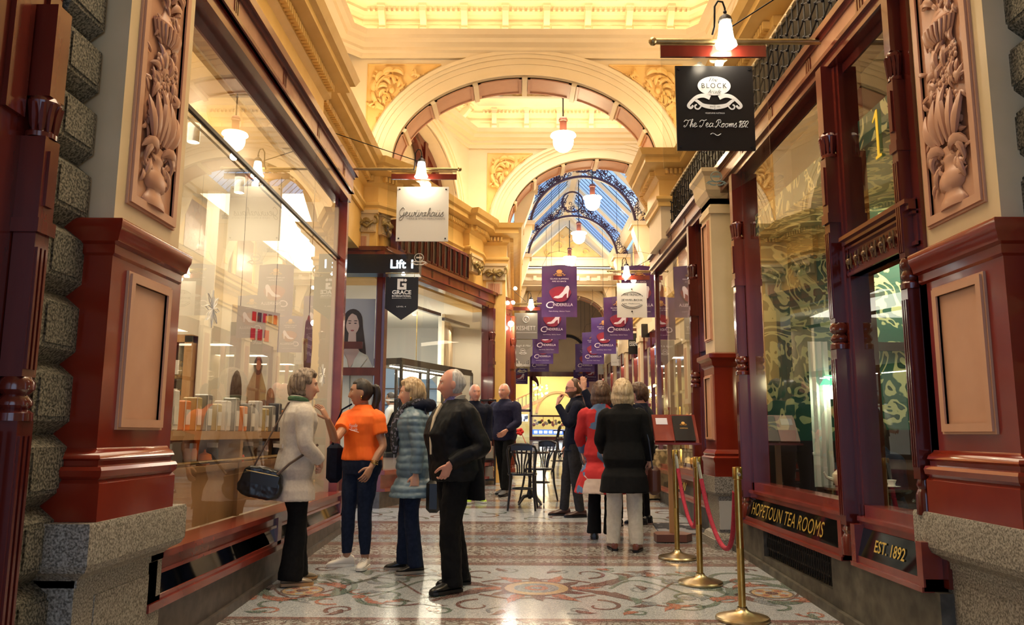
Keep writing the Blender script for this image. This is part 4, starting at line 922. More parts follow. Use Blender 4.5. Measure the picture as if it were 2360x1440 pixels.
b = MB(SL); b.box(L0, L1, -.012, .02, 3.262, 3.288); b.tube([(L0, .03, 3.24), (L1, .03, 3.24)], .008, 6); b.build('glazing_bar', M['iron'], t)
b = MB(SL)
b.prism([(L0, FZ(L0)-.05), (L1+.15, FZ(L1)-.05), (L1+.15, .45), (L0, .45)], -.09, .1)
b.prism([(L0, FZ(L0)-.05), (L1+.15, FZ(L1)-.05), (L1+.15, FZ(L1)+.06), (L0, FZ(L0)+.06)], -.12, -.09)
b.build('stone_base', M['slate'], t)
# shop interior
b = MB(); b.box(-4.6, -1.99, 8.55, 8.62, .3, 4.0, 0); b.box(-4.6, -4.5, 3.9, 8.6, .3, 4.0, 0); b.box(-4.6, -2.0, 3.9, 4.0, .3, 4.0, 0); b.box(-4.6, -2.02, 3.9, 8.6, 3.95, 4.05, 0); b.box(-4.6, -2.02, 3.9, 8.6, .2, .3, 1)
b.box(-3.36, -3.22, 8.3, 8.56, .3, 3.95, 0)
struct(b.build('wall_shop_interior', [M['wallin'], M['oak']]))
area('shop_ceiling_light', (-3.1, 6.4, 3.9), 1.0, 40, (1, .86, .62), (0, 0, 0), 3.5)
t = thing('display_counter', 'honey oak window counter with open shelves and brass rail in the left shop', 'counter', (-2.3, 6, .3))
b = MB(); b.box(-2.5, -2.12, 4.2, 8.3, 1.30, 1.36); b.box(-2.5, -2.14, 4.2, 8.3, 1.08, 1.12); b.box(-2.5, -2.16, 4.2, 8.3, .72, 1.08)
for y in (4.2, 6.2, 8.25): b.box(-2.5, -2.13, y, y+.06, .72, 1.32)
b.box(-2.52, -2.5, 4.2, 8.3, .7, 1.36); b.build('cabinet', M['oak'], t)
b = MB(); b.tube([(-2.11, 4.2, 1.15), (-2.11, 8.3, 1.15)], .012, 8); b.build('rail', M['brass'], t, smooth=True)
t = thing('spice_cabinet', 'tall oak framed dark cabinet of bagged spices on the shop back wall', 'cabinet', (-3.9, 8.4, .3))
b = MB(); b.box(-3.46, -3.38, 8.2, 8.5, .3, 2.35); b.box(-4.4, -4.32, 8.2, 8.5, .3, 2.35); b.box(-4.4, -3.38, 8.2, 8.5, 2.28, 2.36); b.build('frame', M['oak'], t)
b = MB(); b.box(-4.34, -3.46, 8.45, 8.5, .3, 2.3)
for z in (1.0, 1.3, 1.6, 1.9): b.box(-4.34, -3.46, 8.25, 8.48, z-.012, z)
b.box(-3.92, -3.88, 8.22, 8.45, .3, 2.3); b.build('shelves', M['black'], t)
bagm = [nmat('spice_bag_tan', (.5, .36, .14), (.2, .12, .05), 40, .3), nmat('spice_bag_green', (.4, .42, .12), (.12, .15, .04), 40, .3), nmat('spice_bag_red', (.55, .16, .06), (.5, .4, .2), 40, .3)]
lab = mat('paper_label', (.75, .73, .68), .5)
bag0 = None; n = 0
for r, z in enumerate((1.0, 1.3, 1.6, 1.9)):
    for c in range(4):
        x = -3.56-.13*c-(.06 if c > 1 else 0); k = (r+c) % 3
        t = thing('spice_bag', 'bag of %s spice on the %s shelf of the cabinet, %s' % (('tan', 'green', 'red')[k], ('lowest', 'second', 'third', 'top')[r], ('nearest the oak frame', 'second from the frame', 'third from the frame', 'deepest in')[c]), 'spice bag', (x, 8.32, z), group='bagged spices in the cabinet')
        b = MB(); b.lathe([(0, 0), (.05, .005), (.055, .06), (.05, .12), (.03, .16), (.045, .19), (0, .2)], (x, 8.32, z), 10, 0, squash=.6); b.build('bag', bagm[k], t, smooth=True)
        b = MB(); b.box(x-.025, x+.025, 8.28, 8.284, z+.05, z+.2); b.build('label_card', lab, t)
# spice tubes and jars on the counter
tb = [mat('tube_steel_grey', (.35, .35, .34), .3, .5), mat('tube_pale_amber', (.55, .42, .18), .2), mat('tube_white', (.7, .68, .64), .4), mat('tube_orange', (.75, .22, .03), .35), mat('tube_charcoal', (.06, .06, .07), .3)]
cn = ('steel grey', 'pale amber', 'white', 'orange', 'charcoal')
for i in range(17):
    y = 4.75+.19*i; k = (0, 4, 2, 3, 1, 0, 1, 2, 0, 3, 4, 2, 1, 0, 4, 3, 0)[i]; h = .2+.03*((i*7) % 3)
    t = thing('spice_tin', '%s gift tin on the counter top, %s' % (cn[k], 'number %d from the near end of the row' % (i+1) if False else ('first', 'second', 'third', 'fourth', 'fifth', 'sixth', 'seventh', 'eighth', 'ninth', 'tenth', 'eleventh', 'twelfth', 'thirteenth', 'fourteenth', 'fifteenth', 'sixteenth', 'last')[i]+' from the pilaster end'), 'tin', (-2.24, y, 1.36), group='gift tins along the counter top')
    b = MB(); b.bbox(-2.29, -2.19, y-.05, y+.05, 1.36, 1.36+h, .008); b.build('body', tb[k], t)
    b = MB(); b.box(-2.188, -2.186, y-.035, y+.035, 1.40, 1.44+h*.3); b.box(-2.19, -2.187, y-.05, y-.045, 1.36, 1.36+h); b.build('label_card', lab, t)
for i in range(9):
    y = 4.75+.4*i
    t = thing('spice_jar', 'lidded glass jar on the lower shelf, %s' % ('just right of the pilaster', 'second from the pilaster', 'beside a bright orange pumpkin', 'by the shelf upright', 'right of the upright next to a red tomato', 'sixth along', 'seventh along, behind the grey coat', 'eighth along', 'last, near the end post')[i], 'jar', (-2.25, y, 1.12), group='jars on the lower shelf')
    b = MB(); b.lathe([(0, 0), (.042, .0), (.045, .02), (.045, .1), (.035, .125)], (-2.25, y, 1.12), 12); b.build('body', (tb[2], tb[4])[i % 2], t, smooth=True)
    b = MB(); b.lathe([(.04, .12), (.04, .155), (0, .157)], (-2.25, y, 1.12), 12); b.build('lid', (tb[0], tb[2])[i % 2], t, smooth=True)
b = MB(); b.lathe([(0, 0), (.035, .005), (.052, .04), (.045, .075), (.01, .09), (.005, .11), (0, .11)], (-2.2, 5.68, 1.12), 12); tag(b.build('pumpkin', mat('orange_pumpkin', (.85, .22, .02), .45), smooth=True), 'small bright orange pumpkin between jars on the lower shelf', 'pumpkin')
b = MB(); b.lathe([(0, 0), (.028, .003), (.036, .03), (.028, .055), (0, .06)], (-2.2, 6.42, 1.12), 12); tag(b.build('tomato', mat('red_tomato', (.7, .04, .02), .3), smooth=True), 'small red tomato beside a jar on the lower shelf', 'tomato')
# poster of cooks in the window
T = frame(Vector((.45, .9, 0)), Vector((-.9, .45, 0)), (-2.62, 7.2, 0)); T = Matrix.Translation((-2.62, 7.2, 0)) @ Matrix(((.447, -.894, 0), (.894, .447, 0), (0, 0, 1))).to_4x4()
t = thing('shop_poster', 'hanging white poster of a long-haired person at a kitchen table with jars and flags above', 'poster', (-2.62, 7.2, 1.3))
b = MB(T); b.box(0, .62, 0, .01, 1.42, 2.52); b.build('sheet', mat('poster_paper', (.8, .78, .74), .5), t)
skin_ = mat('printed_skin', (.45, .22, .13), .6); brn = mat('printed_dark_brown', (.07, .04, .03), .6); tnn = mat('printed_tan_cloth', (.30, .16, .08), .6); red_ = mat('printed_red', (.65, .03, .03), .6)
b = MB(T)
b.add([(.36+p[0], -.004, 1.56+p[1]) for p in ((-.12, 0), (-.13, .2), (-.05, .36), (.0, .46), (.05, .36), (.12, .2), (.11, 0))], [tuple(range(7))], 2)
b.add([(.36+.05*math.cos(a)*1.1, -.006, 1.98+.09*math.sin(a)) for a in [2*PI*i/16 for i in range(16)]], [tuple(range(16))], 1)
b.add([(.36+.032*math.cos(a), -.008, 1.985+.05*math.sin(a)) for a in [2*PI*i/16 for i in range(16)]], [tuple(range(16))], 0)
b.add([(.10+.07*math.cos(a), -.005, 1.70+.22*math.sin(a)) for a in [2*PI*i/16 for i in range(16)]], [tuple(range(16))], 1)
b.add([(.54+.06*math.cos(a), -.005, 1.66+.12*math.sin(a)) for a in [2*PI*i/16 for i in range(16)]], [tuple(range(16))], 2); b.add([(.54+.035*math.cos(a), -.007, 1.73+.045*math.sin(a)) for a in [2*PI*i/12 for i in range(12)]], [tuple(range(12))], 0)
b.quad((.0, -.006, 1.43), (.62, -.006, 1.43), (.62, -.006, 1.55), (.0, -.006, 1.58), 2); b.add([(.42+.06*math.cos(a), -.009, 1.53+.025*math.sin(a)) for a in [2*PI*i/12 for i in range(12)]], [tuple(range(12))], 3)
for i in range(3): b.quad((.24+.09*i, -.005, 2.22), (.30+.09*i, -.005, 2.22), (.30+.09*i, -.005, 2.33), (.24+.09*i, -.005, 2.33), 3)
for i in range(5): b.quad((.25+.07*i, -.005, 2.40), (.30+.07*i, -.005, 2.40), (.30+.07*i, -.005, 2.49), (.25+.07*i, -.005, 2.49), (3, 1, 3, 2, 3)[i])
b.build('printed_picture', [skin_, brn, tnn, red_], t)
b = MB(T); b.tube([(.1, 0, 2.52), (.1, 0, 3.9)], .003, 4); b.tube([(.55, 0, 2.52), (.55, 0, 3.9)], .003, 4); b.build('hanging_wire', M['iron'], t)
for i, (y, x) in enumerate(((4.9, -2.6), (6.3, -2.7), (7.7, -2.8))):
    t = thing('ceiling_spotlight', 'cylindrical shop ceiling spotlight, %s above the left window display' % ('nearest', 'middle', 'farthest')[i], 'light', (x, y, 3.75), group='shop ceiling spotlights')
    b = MB(); b.lathe([(0, .2), (.05, .2), (.05, 0), (.04, 0)], (x, y, 3.74), 14); b.build('can', tb[0], t, smooth=True)
    b = MB(); b.lathe([(.04, .003), (0, .003)], (x, y, 3.74), 14); b.build('lit_lens', M['bulb'], t); point('spot_light', (x, y, 3.66), 6, WARM2, .04)
# decals on the glass
def star(T, x, z, r, name, lab_, parent=None):
    b = MB(T)
    for i in range(8):
        a = PI/4*i; b.tube([(x, -.006, z), (x+r*.6*math.cos(a-.2), -.006, z+r*.6*math.sin(a-.2)), (x+r*math.cos(a), -.006, z+r*math.sin(a)), (x+r*.6*math.cos(a+.2), -.006, z+r*.6*math.sin(a+.2)), (x, -.006, z)], .004, 4)
    tag(b.build('flower_decal', M['ink']), lab_, 'window decal', 'star anise decals on the left window')
star(SL, 8.05, 1.93, .11, 'd', 'white star anise line decal on the glass above the grey coat shoulder'); star(SL, 5.05, 2.14, .12, 'd', 'pale star anise decal on the glass in front of the spice cabinet'); star(SL, 4.55, 1.02, .10, 'd', 'faint star anise decal low on the glass beside the pilaster')
t = thing('window_sign', 'maroon scalloped hanging sign with pale lettering inside the left window', 'sign', (-2.05, 7.75, 2.2)); T = frame((0, 1, 0), (-1, 0, 0), (-2.05, 0, 0))
b = MB(T); b.prism([(7.75+.14*math.cos(a)*(1+.05*math.cos(8*a)), 2.2+.29*math.sin(a)*(1+.05*math.cos(8*a))) for a in [2*PI*i/48 for i in range(48)]], -.006, .006); b.build('plaque', mat('maroon_plaque', (.12, .025, .03), .4), t)
b = MB(); 
for i, s_ in enumerate(('Delicious', 'Handmade', 'Daily Mixes')): addtext(b, s_, .2, .05, T @ Matrix.Translation((7.75, -.008, 2.28-.08*i)), 0)
b.build('lettering', BI, t); b = MB(T); b.tube([(7.75, 0, 2.5), (7.75, 0, 3.9)], .003, 4); b.build('hanging_wire', M['iron'], t)
# ------------------------------------------------------------------ right shopfront (tea rooms)
SR = frame((0, -1, 0), (1, 0, 0), (2.17, 0, 0))
def rb_(b, y0, y1, o0, o1, z0, z1, k=None): b.box(-y1, -y0, o0, o1, z0, z1, k)
t = thing('tea_room_front', 'dark red carved timber tea room shopfront with tall windows on the right', 'shopfront', (2.17, 6, 0))
b = MB(SR)
for (a0, a1) in ((4.09, 7.9), (8.3, 12.1)):
    rb_(b, a0, a1, -.08, .12, 3.81, 3.88); rb_(b, a0, a1, -.09, .1, 3.88, 4.04, 1); rb_(b, a0, a1, -.13, .1, 4.04, 4.09); rb_(b, a0, a1, .0, .12, 3.74, 3.81); rb_(b, a0, a1, -.105, .1, 3.87, 3.90); rb_(b, a0, a1, -.105, .1, 4.01, 4.04)
    u = a0+.35
    while u < a1-.1:
        for j in range(3): rb_(b, u+.035*j, u+.02+.035*j, -.098, -.09, 3.91, 4.0)
        u += .85
b.build('fascia', [M['wood'], nmat('salmon_brown_fascia', (.36, .17, .10), (.42, .21, .13), 6, .3)], t)
b = MB(SR)   # grille of dark wrought bars over the fascia
rb_(b, 4.09, 12.1, -.02, .1, 4.06, 4.64, 0); 
u = 4.15; j = 0
while u < 12.1:
    b.tube([(-u, -.05, 4.09), (-u, -.05, 4.62)], .007, 4, 1)
    for q in (4.20, 4.33, 4.46): b.tube([(-u, -.055, q+(.05 if j % 2 else 0)), (-u-.12, -.055, q+(0 if j % 2 else .05))], .006, 4, 1); b.ball((-u, -.06, q+(.05 if j % 2 else 0)), .013, 5, 1)
    b.ball((-u, -.06, 4.11), .015, 5, 1); b.ball((-u, -.055, 4.62), .016, 5, 2); u += .12; j += 1
rb_(b, 4.09, 12.1, -.05, .0, 4.64, 4.66, 2)
b.build('iron_grille', [M['black'], M['iron'], M['creamlow']], t)
b = MB(SR)
for (y0, y1) in ((4.99, 5.16), (7.26, 7.44), (8.30, 8.36), (9.2, 9.32), (12.0, 12.1)): rb_(b, y0, y1, -.03, .12, .6, 3.84)
rb_(b, 5.02, 5.06, -.045, 0, .6, 3.8); rb_(b, 4.09, 4.2, -.02, .1, .6, 3.92)
b.build('mullions', M['wood'], t)
b = MB()
for y in (5.10, 7.34, 9.26): colonnette(b, SR, -y, .62, 3.82, -.075, .045)
colonnette(b, SR, -4.2, .95, 3.9, -.05, .035); b.build('colonnettes', M['wood'], t, smooth=True)
b = MB(SR)   # carved transom of the near panel
rb_(b, 4.12, 5.0, -.03, .1, 2.36, 2.62); rb_(b, 4.12, 5.0, -.09, .1, 2.585, 2.61); rb_(b, 4.12, 5.0, -.07, .1, 2.555, 2.585); rb_(b, 4.12, 5.0, -.05, .1, 2.53, 2.545); rb_(b, 4.12, 5.0, -.045, .1, 2.36, 2.38)
b.build('transom', M['wood'], t)
b = MB(SR)
for i in range(7):
    u = -4.22-.115*i; half(b, [(.004, 0), (.02, .03), (.028, .06), (.02, .09), (.0, .10)], u, 2.40, 0, .8, 8); b.ball((u-.055, -.045, 2.45), .022, 8)
    for e in (-1, 1): b.tube([(u-.055+e*.022, -.04, 2.405), (u-.055+e*.03, -.045, 2.45), (u-.055+e*.02, -.04, 2.5)], .006, 5)
b.T = SR; o = b.build('transom_carving', nmat('bronzed_carving', (.10, .04, .02), (.30, .20, .10), 30, .3, metal=.3), t, smooth=True)
b = MB(SR); rb_(b, 8.36, 9.2, -.03, .1, 2.3, 2.5)
b.build('transom', M['wood'], t)
b = MB(SR)
for (a0, a1) in ((4.14, 5.0), (5.14, 7.40), (8.36, 12.1)):
    rb_(b, a0, a1, -.03, .12, .86, .93); rb_(b, a0, a1, -.075, .1, .84, .865); rb_(b, a0, a1, -.06, .1, .80, .84); rb_(b, a0, a1, -.11, .1, .60, .64); rb_(b, a0, a1, -.13, .1, .575, .60)
    for q in (a0, a1-.06): rb_(b, q, q+.06, -.12, .0, .58, .82)
b.build('sill', M['woodred'], t, smooth=True)
def slant(b, y0, y1, k=0): b.add([(-y0, -.105, .64), (-y1, -.105, .64), (-y1, -.065, .80), (-y0, -.065, .80)], [(1, 0, 3, 2)], k)
b = MB(SR); slant(b, 4.2, 4.96); slant(b, 5.2, 7.34); slant(b, 8.4, 12.0); gp = b.build('black_glass_panel', mat('black_glass', (.006, .006, .006), .06), t)
def slt(y): # frame lying on the slanted panel
    up = Vector((.04, 0, .16)).normalized(); xr = Vector((0, -1, 0)); yo = up.cross(xr); m = Matrix((xr, -yo if yo.x < 0 else yo, up)).transposed().to_4x4(); return Matrix.Translation((2.17-.085-.004, y, .72)) @ m
b = MB(); addtext(b, 'HOPETOUN TEA ROOMS', 1.62, .105, slt(6.32), 0, shear=.0, bold=.0, space=1.05); b.build('gold_lettering', M['gold'], gp)
b = MB(); addtext(b, 'EST. 1892', .36, .07, slt(4.56), 0, bold=.012); b.build('gold_lettering', M['gold'], gp)
b = MB(); addtext(b, 'HOPETOUN', 1.0, .10, slt(10.4), 0); b.build('gold_lettering', M['gold'], gp)
b = MB(SR); b.quad((-4.14, 0, .9), (-5.0, 0, .9), (-5.0, 0, 2.4), (-4.14, 0, 2.4)); b.quad((-4.14, 0, 2.6), (-5.0, 0, 2.6), (-5.0, 0, 3.9), (-4.14, 0, 3.9)); b.quad((-5.14, 0, .9), (-7.3, 0, .9), (-7.3, 0, 3.9), (-5.14, 0, 3.9)); b.quad((-8.36, 0, .9), (-12, 0, .9), (-12, 0, 3.9), (-8.36, 0, 3.9))
wp = b.build('window_pane', M['teaglass'], t)
b = MB(); b.T = SR; b.prism([(-4.575, 2.99), (-4.50, 2.99), (-4.50, 3.005), (-4.525, 3.01), (-4.525, 3.29), (-4.545, 3.29), (-4.595, 3.235), (-4.59, 3.225), (-4.553, 3.25), (-4.553, 3.01), (-4.575, 3.005)], -.012, -.008); b.T = IDENT; b.build('gold_numeral', mat('yellow_gold_numeral', (.95, .70, .05), .4), wp)
b = MB(SR)
b.prism([(-4.09, FZ(4.1)-.05), (-5.46, FZ(5.46)-.05), (-5.46, .58), (-4.09, .58)], -.07, .12); b.prism([(-6.92, FZ(6.9)-.05), (-7.9, FZ(7.9)-.05), (-7.9, .58), (-6.92, .58)], -.07, .12)
b.prism([(-5.46, FZ(5.4)-.05), (-6.92, FZ(6.9)-.05), (-6.92, .345), (-5.46, .345)], -.07, .12); rb_(b, 5.46, 6.92, -.07, .1, .565, .58); rb_(b, 5.46, 6.92, .08, .12, .3, .58)
b.prism([(-4.09, FZ(4.1)-.05), (-7.9, FZ(7.9)-.05), (-7.9, FZ(7.9)+.06), (-4.09, FZ(4.1)+.06)], -.10, -.07)
b.prism([(-8.3, FZ(8.3)-.05), (-12.1, FZ(12.1)-.05), (-12.1, .58), (-8.3, .58)], -.05, .12)
b.build('stone_base', M['stonedark'], t)
b = MB(SR); rb_(b, 5.46, 6.92, .02, .07, .345, .565, 0)
for i in range(32):
    u = -5.50-.0445*i; b.tube([(u, -.04, .35), (u, -.04, .56)], .005, 4, 1)
    b.tube([(u-.022+.018*math.cos(a), -.04, .455+.05*math.sin(a)) for a in [2*PI*q/8 for q in range(9)]], .004, 4, 1, cap=False)
b.build('vent_grille', [M['black'], M['iron']], t)
# second pilaster further along the right wall
t = thing('panelled_pilaster', 'slim cream pilaster with maroon dado and granite foot beyond the tea room window', 'pilaster', (2.08, 8.1, 0))
b = MB(); b.box(1.99, 2.3, 7.9, 8.28, 2.1, 3.8); b.box(1.97, 2.3, 7.88, 8.3, 3.6, 3.66)
b.sweep([(2.3, 7.9), (1.99, 7.9), (1.99, 8.28), (2.3, 8.28)], [(0, 3.76), (.02, 3.78), (.05, 3.84), (.07, 3.98), (.10, 4.02), (.10, 4.06), (0, 4.08)], side=1); b.box(1.99, 2.3, 7.9, 8.28, 3.7, 4.07)
b.build('shaft', M['creamlow'], t)
b = MB(); T = frame((0, -1, 0), (1, 0, 0), (1.99, 0, 0)); b.T = T; panel(b, -8.24, -7.96, 2.3, 3.55, .03, 0, 0); b.T = IDENT; b.build('side_panel', M['salmon'], t)
b = MB(); b.box(1.97, 2.3, 7.88, 8.3, .95, 2.1); p_ = [(2.3, 7.88), (1.97, 7.88), (1.97, 8.3), (2.3, 8.3)]
b.sweep(p_, [(0, 2.02), (.02, 2.04), (.03, 2.09), (.06, 2.11), (.06, 2.15), (0, 2.17)], side=1); b.sweep(p_, [(0, .94), (.03, .94), (.03, 1.08), (.04, 1.10), (.045, 1.13), (.02, 1.15), (.03, 1.17), (.01, 1.2), (0, 1.21)], side=1); d_ = b.build('dado', M['maroon'], t, smooth=True)
b = MB(); b.T = frame((0, -1, 0), (1, 0, 0), (1.97, 0, 0)); panel(b, -8.24, -7.94, 1.3, 1.95, .03, 0, 0); b.T = IDENT; b.build('dado_panel', M['salmon'], t)
b = MB(); b.sweep([(2.3, 7.85), (1.94, 7.85), (1.94, 8.33), (2.3, 8.33)], [(-.3, .95), (.01, .95), (.01, .80), (.0, .78), (-.03, .76), (-.03, .42), (0, .40), (.02, .36), (.02, .26), (-.3, .26)], side=1)
b.box(1.905, 2.3, 7.82, 8.36, .2, .36)
b.build('granite_foot', M['granite2'], t, smooth=25); b = MB(); b.box(1.975, 2.15, 7.865, 7.885, .45, .72); b.build('pale_notice_tile', mat('pale_tile', (.45, .44, .40), .4), t)
# ------------------------------------------------------------------ corner shop with the lift sign (angled wall on the left)
SD = frame(DU, DW, (-1.84, 10.85, 0)); SF = frame((1, 0, 0), (0, 1, 0), (0, 10.85, 0))
t = thing('corner_shopfront', 'dark red framed corner shop with angled glass wall under a black lift fascia', 'shopfront', (-1.2, 12.5, .4))
b = MB(SD)
b.box(-.1, 4.75, -.03, .12, 3.62, 3.72, 0); b.box(-.1, 4.75, -.05, .1, 3.72, 3.88, 1); b.box(-.1, 4.75, -.1, .1, 3.86, 3.92, 0)
for u in (.4, 1.3, 1.9, 2.5, 3.1, 3.9): b.box(u, u+.02, -.055, -.05, 3.74, 3.85, 0); b.box(u+.035, u+.055, -.055, -.05, 3.74, 3.85, 0)
b.T = SF; b.box(-3.4, -1.86, -.05, .1, 3.72, 3.88, 1); b.box(-3.4, -1.84, -.09, .1, 3.87, 3.93, 0)
b.T = SD; b.box(.3, 2.7, -.01, .1, 3.93, 4.42, 0)
b.build('fascia', [M['wood'], M['woodred']], t)
b = MB(SD)
for i in range(12): u = .36+.2*i; panel(b, u, u+.17, 3.97, 4.38, .015, 0, 1, -.01)
b.build('leaded_transom', [M['wood'], M['dark']], t)
b = MB(SD)
for (u0, u1) in ((-.04, .04), (3.58, 3.68), (4.62, 4.74)): b.box(u0, u1, -.04, .1, .55, 3.66)
b.box(3.6, 4.7, -.02, .1, 2.1, 2.25); b.box(3.6, 4.7, -.02, .1, .5, .9)
b.T = SF; b.box(-1.93, -1.86, -.04, .1, .4, 3.66); b.box(-2.9, -1.86, -.03, .08, 2.13, 2.24); b.box(-2.9, -1.86, -.03, .1, .5, .95)
b.build('mullions', M['wood'], t)
b = MB(); colonnette(b, SD, 3.63, .6, 3.6, -.08, .05); colonnette(b, SD, 4.68, .6, 3.6, -.08, .045); b.build('colonnettes', M['wood'], t, smooth=True)
b = MB(SD); b.box(-.05, 3.6, -.12, .1, .80, .86); b.box(-.05, 3.6, -.06, .1, .62, .80); b.box(-.05, 3.6, -.13, .1, .58, .62); b.build('sill', M['woodred'], t)
b = MB(SD); b.prism([(-.1, .3), (4.7, .45), (4.7, .58), (-.1, .58)], -.08, .15); b.T = SF; b.box(-3, -1.84, -.08, .15, .2, .58); b.build('stone_base', M['slate'], t)
b = MB(SD); b.quad((0, 0, .86), (3.58, 0, .86), (3.58, 0, 3.64), (0, 0, 3.64)); b.quad((3.68, 0, .9), (4.62, 0, .9), (4.62, 0, 3.64), (3.68, 0, 3.64)); b.T = SF; b.quad((-2.9, 0, .9), (-1.9, 0, .9), (-1.9, 0, 3.7), (-2.9, 0, 3.7)); wp = b.build('window_pane', glassmat('corner_shop_glass', (.97, .98, .98), .7, .0), t)
b = MB(); addtext(b, '25', .2, .17, SD @ Matrix.Translation((4.1, -.01, 3.2)), 0); b.build('gold_numeral', M['gold'], wp)
# light walls inside
b = MB(); b.box(-6, -.3, 17.4, 17.5, .3, 3.7, 0); b.quad((-6, 10.9, 3.66), (-1.7, 10.9, 3.66), (-.3, 15.3, 3.66), (-6, 17.4, 3.66), 0); b.quad((-.3, 15.3, 3.66), (-.3, 17.4, 3.66), (-6, 17.4, 3.66), (-.3, 15.3, 3.66), 0)
b.box(-6.1, -6, 10.9, 17.5, .3, 3.7, 0); b.quad((-6, 10.8, .42), (-1.9, 10.8, .42), (-.3, 17.4, .55), (-6, 17.4, .55), 1); b.box(-3.2, -2.95, 10.95, 12.4, .3, 3.66, 0); b.box(-1.55, -1.45, 15.6, 17.4, .3, 3.66, 0)
struct(b.build('wall_corner_shop', [mat('cool_white_interior', (.74, .74, .68), .55), M['oak']]))
area('corner_shop_light', (-2.4, 13.6, 3.6), 2.2, 60, (1, .93, .78), (0, 0, 0), 3.0)
b = MB(); b.T = frame((1, 0, 0), (0, 1, 0), (0, 17.36, 0)); b.arcband(-2.6, 1.9, 0, 0, 1.0, .95, 0, .02, k=0); b.box(-3.6, -1.6, 0, .03, .5, 1.9, 0)
for z in (.9, 1.25, 1.6, 1.95, 2.3): b.box(-3.5, -1.7, -.12, 0, z, z+.02, 1)
for x in (-3.05, -2.6, -2.15): b.box(x, x+.03, -.12, 0, .5, 2.6, 1)
struct(b.build('wall_shelving_niche', [mat('blue_lit_niche', (.22, .33, .40), .5, emit=.15, ecol=(.5, .75, 1)), M['dark']]))  # bluish cabinet lighting put into the niche colour as a faint glow
rnd = random.Random(21)
for i in range(16):
    x = -3.4+.42*(i % 4)+.1*(i//8); z = (.92, 1.27, 1.62, 1.97)[i//4]
    b = MB(); b.lathe([(0, 0), (.04, 0), (.045, .08), (.02, .13), (.015, .18), (0, .18)], (x, 17.28, z), 8); o = b.build('bottle', (tb[1], tb[2], M['brass'])[i % 3], smooth=True)
    tag(o, 'small %s bottle in the blue shelving niche of the corner shop' % ('amber', 'white', 'brass-coloured')[i % 3], 'bottle', ('amber bottles', 'white bottles', 'brass bottles')[i % 3]+' in the shelving niche')
t = thing('hanging_light', 'glowing round ceiling lamp seen through the corner shop glass', 'lamp', (-1.9, 15.0, 2.45)); b = MB(); b.tube([(-1.9, 15, 2.5), (-1.9, 15, 3.66)], .008, 5); b.build('rod', M['brass'], t); b = MB(); b.lathe([(0, 0), (.3, .03), (.4, .10), (.38, .14), (0, .16)], (-1.9, 15, 2.36), 20); b.build('shade', M['lampglass2'], t, smooth=True)
for i, u in enumerate((1.6, 2.7)):
    p = SD @ Vector((u, 1.0, 3.4)); t = thing('track_spotlight', 'white track spotlight inside the corner shop, %s' % ('left of the pair', 'right of the pair')[i], 'light', p, group='corner shop track spotlights')
    b = MB(); b.lathe([(0, .14), (.04, .14), (.045, 0), (.03, 0)], p, 10); b.build('can', M['signwhite'], t, smooth=True); b = MB(); b.lathe([(.035, .003), (0, .003)], p, 10); b.build('lit_lens', M['bulb'], t)
for i, (u, z) in enumerate(((1.35, 3.3), (2.5, 3.25))):
    b = MB(SD); b.box(u, u+1.0, .3, .36, z, z+.05); tag(b.build('ceiling_track', M['dark']), 'dark lighting track under the corner shop ceiling, %s' % ('nearer the lift sign', 'nearer the numbered door')[i], 'track', 'lighting tracks')
# tall glass display cabinet
t = thing('display_cabinet', 'black framed tall glass display cabinet behind the corner shop window', 'cabinet', SD @ Vector((1.9, .5, .45)))
b = MB(SD); U0, U1, V0, V1 = .85, 3.35, .18, .75
for u in (U0, 1.7, 2.5, U1):
    for v in (V0, V1): b.box(u-.02, u+.02, v-.02, v+.02, .45, 2.4)
for z in (.45, 1.0, 2.36): b.box(U0, U1, V0-.02, V0+.02, z, z+.06); b.box(U0, U1, V1-.02, V1+.02, z, z+.06); b.box(U0-.02, U0+.02, V0, V1, z, z+.06)
b.box(U0, U1, V0, V1, 2.40, 2.46); b.build('frame', M['black'], t)
b = MB(SD); b.box(U0, U1, V0, V1, .5, 1.0); b.build('base', M['signwhite'], t)
b = MB(SD); b.quad((U0, V0, 1.02), (U1, V0, 1.02), (U1, V0, 2.36), (U0, V0, 2.36)); b.quad((U0, V0, 1.02), (U0, V1, 1.02), (U0, V1, 2.36), (U0, V0, 2.36)); b.build('glass_pane', glassmat('cabinet_glass', (.95, .98, 1), .5, .0), t)
b = MB(SD)
for z in (1.45, 1.85): b.box(U0+.03, U1-.03, V0+.05, V1-.05, z, z+.012)
b.build('shelf', M['glass'], t)
b = MB(SD); b.box(U0+.1, U1-.1, .4, .44, 2.345, 2.355); b.build('light_strip', M['bulb'], t)
# second slim shelf unit by the numbered door
t = thing('metal_shelf_unit', 'slim black metal shelf unit standing beyond the numbered door', 'shelf unit', (-.45, 14.2, .48))
b = MB()
for x in (-.62, -.36):
    for y in (14.0, 14.25): b.box(x-.012, x+.012, y-.012, y+.012, .48, 1.95)
for z in (.55, .9, 1.25, 1.93): b.box(-.62, -.36, 14.0, 14.25, z, z+.02)
b.build('frame', M['black'], t)
for i, z in enumerate((.57, .92)):
    b = MB(); b.bbox(-.59, -.39, 14.03, 14.22, z, z+.22, .01); tag(b.build('storage_box', M['signgrey']), 'grey storage box on the %s shelf of the black metal unit' % ('bottom', 'second'), 'box', 'boxes on the black shelf unit') if False else tag(b.build('storage_box', M['signgrey']), 'grey box on the %s of the black metal shelf unit' % ('bottom shelf', 'second shelf')[i], 'box')
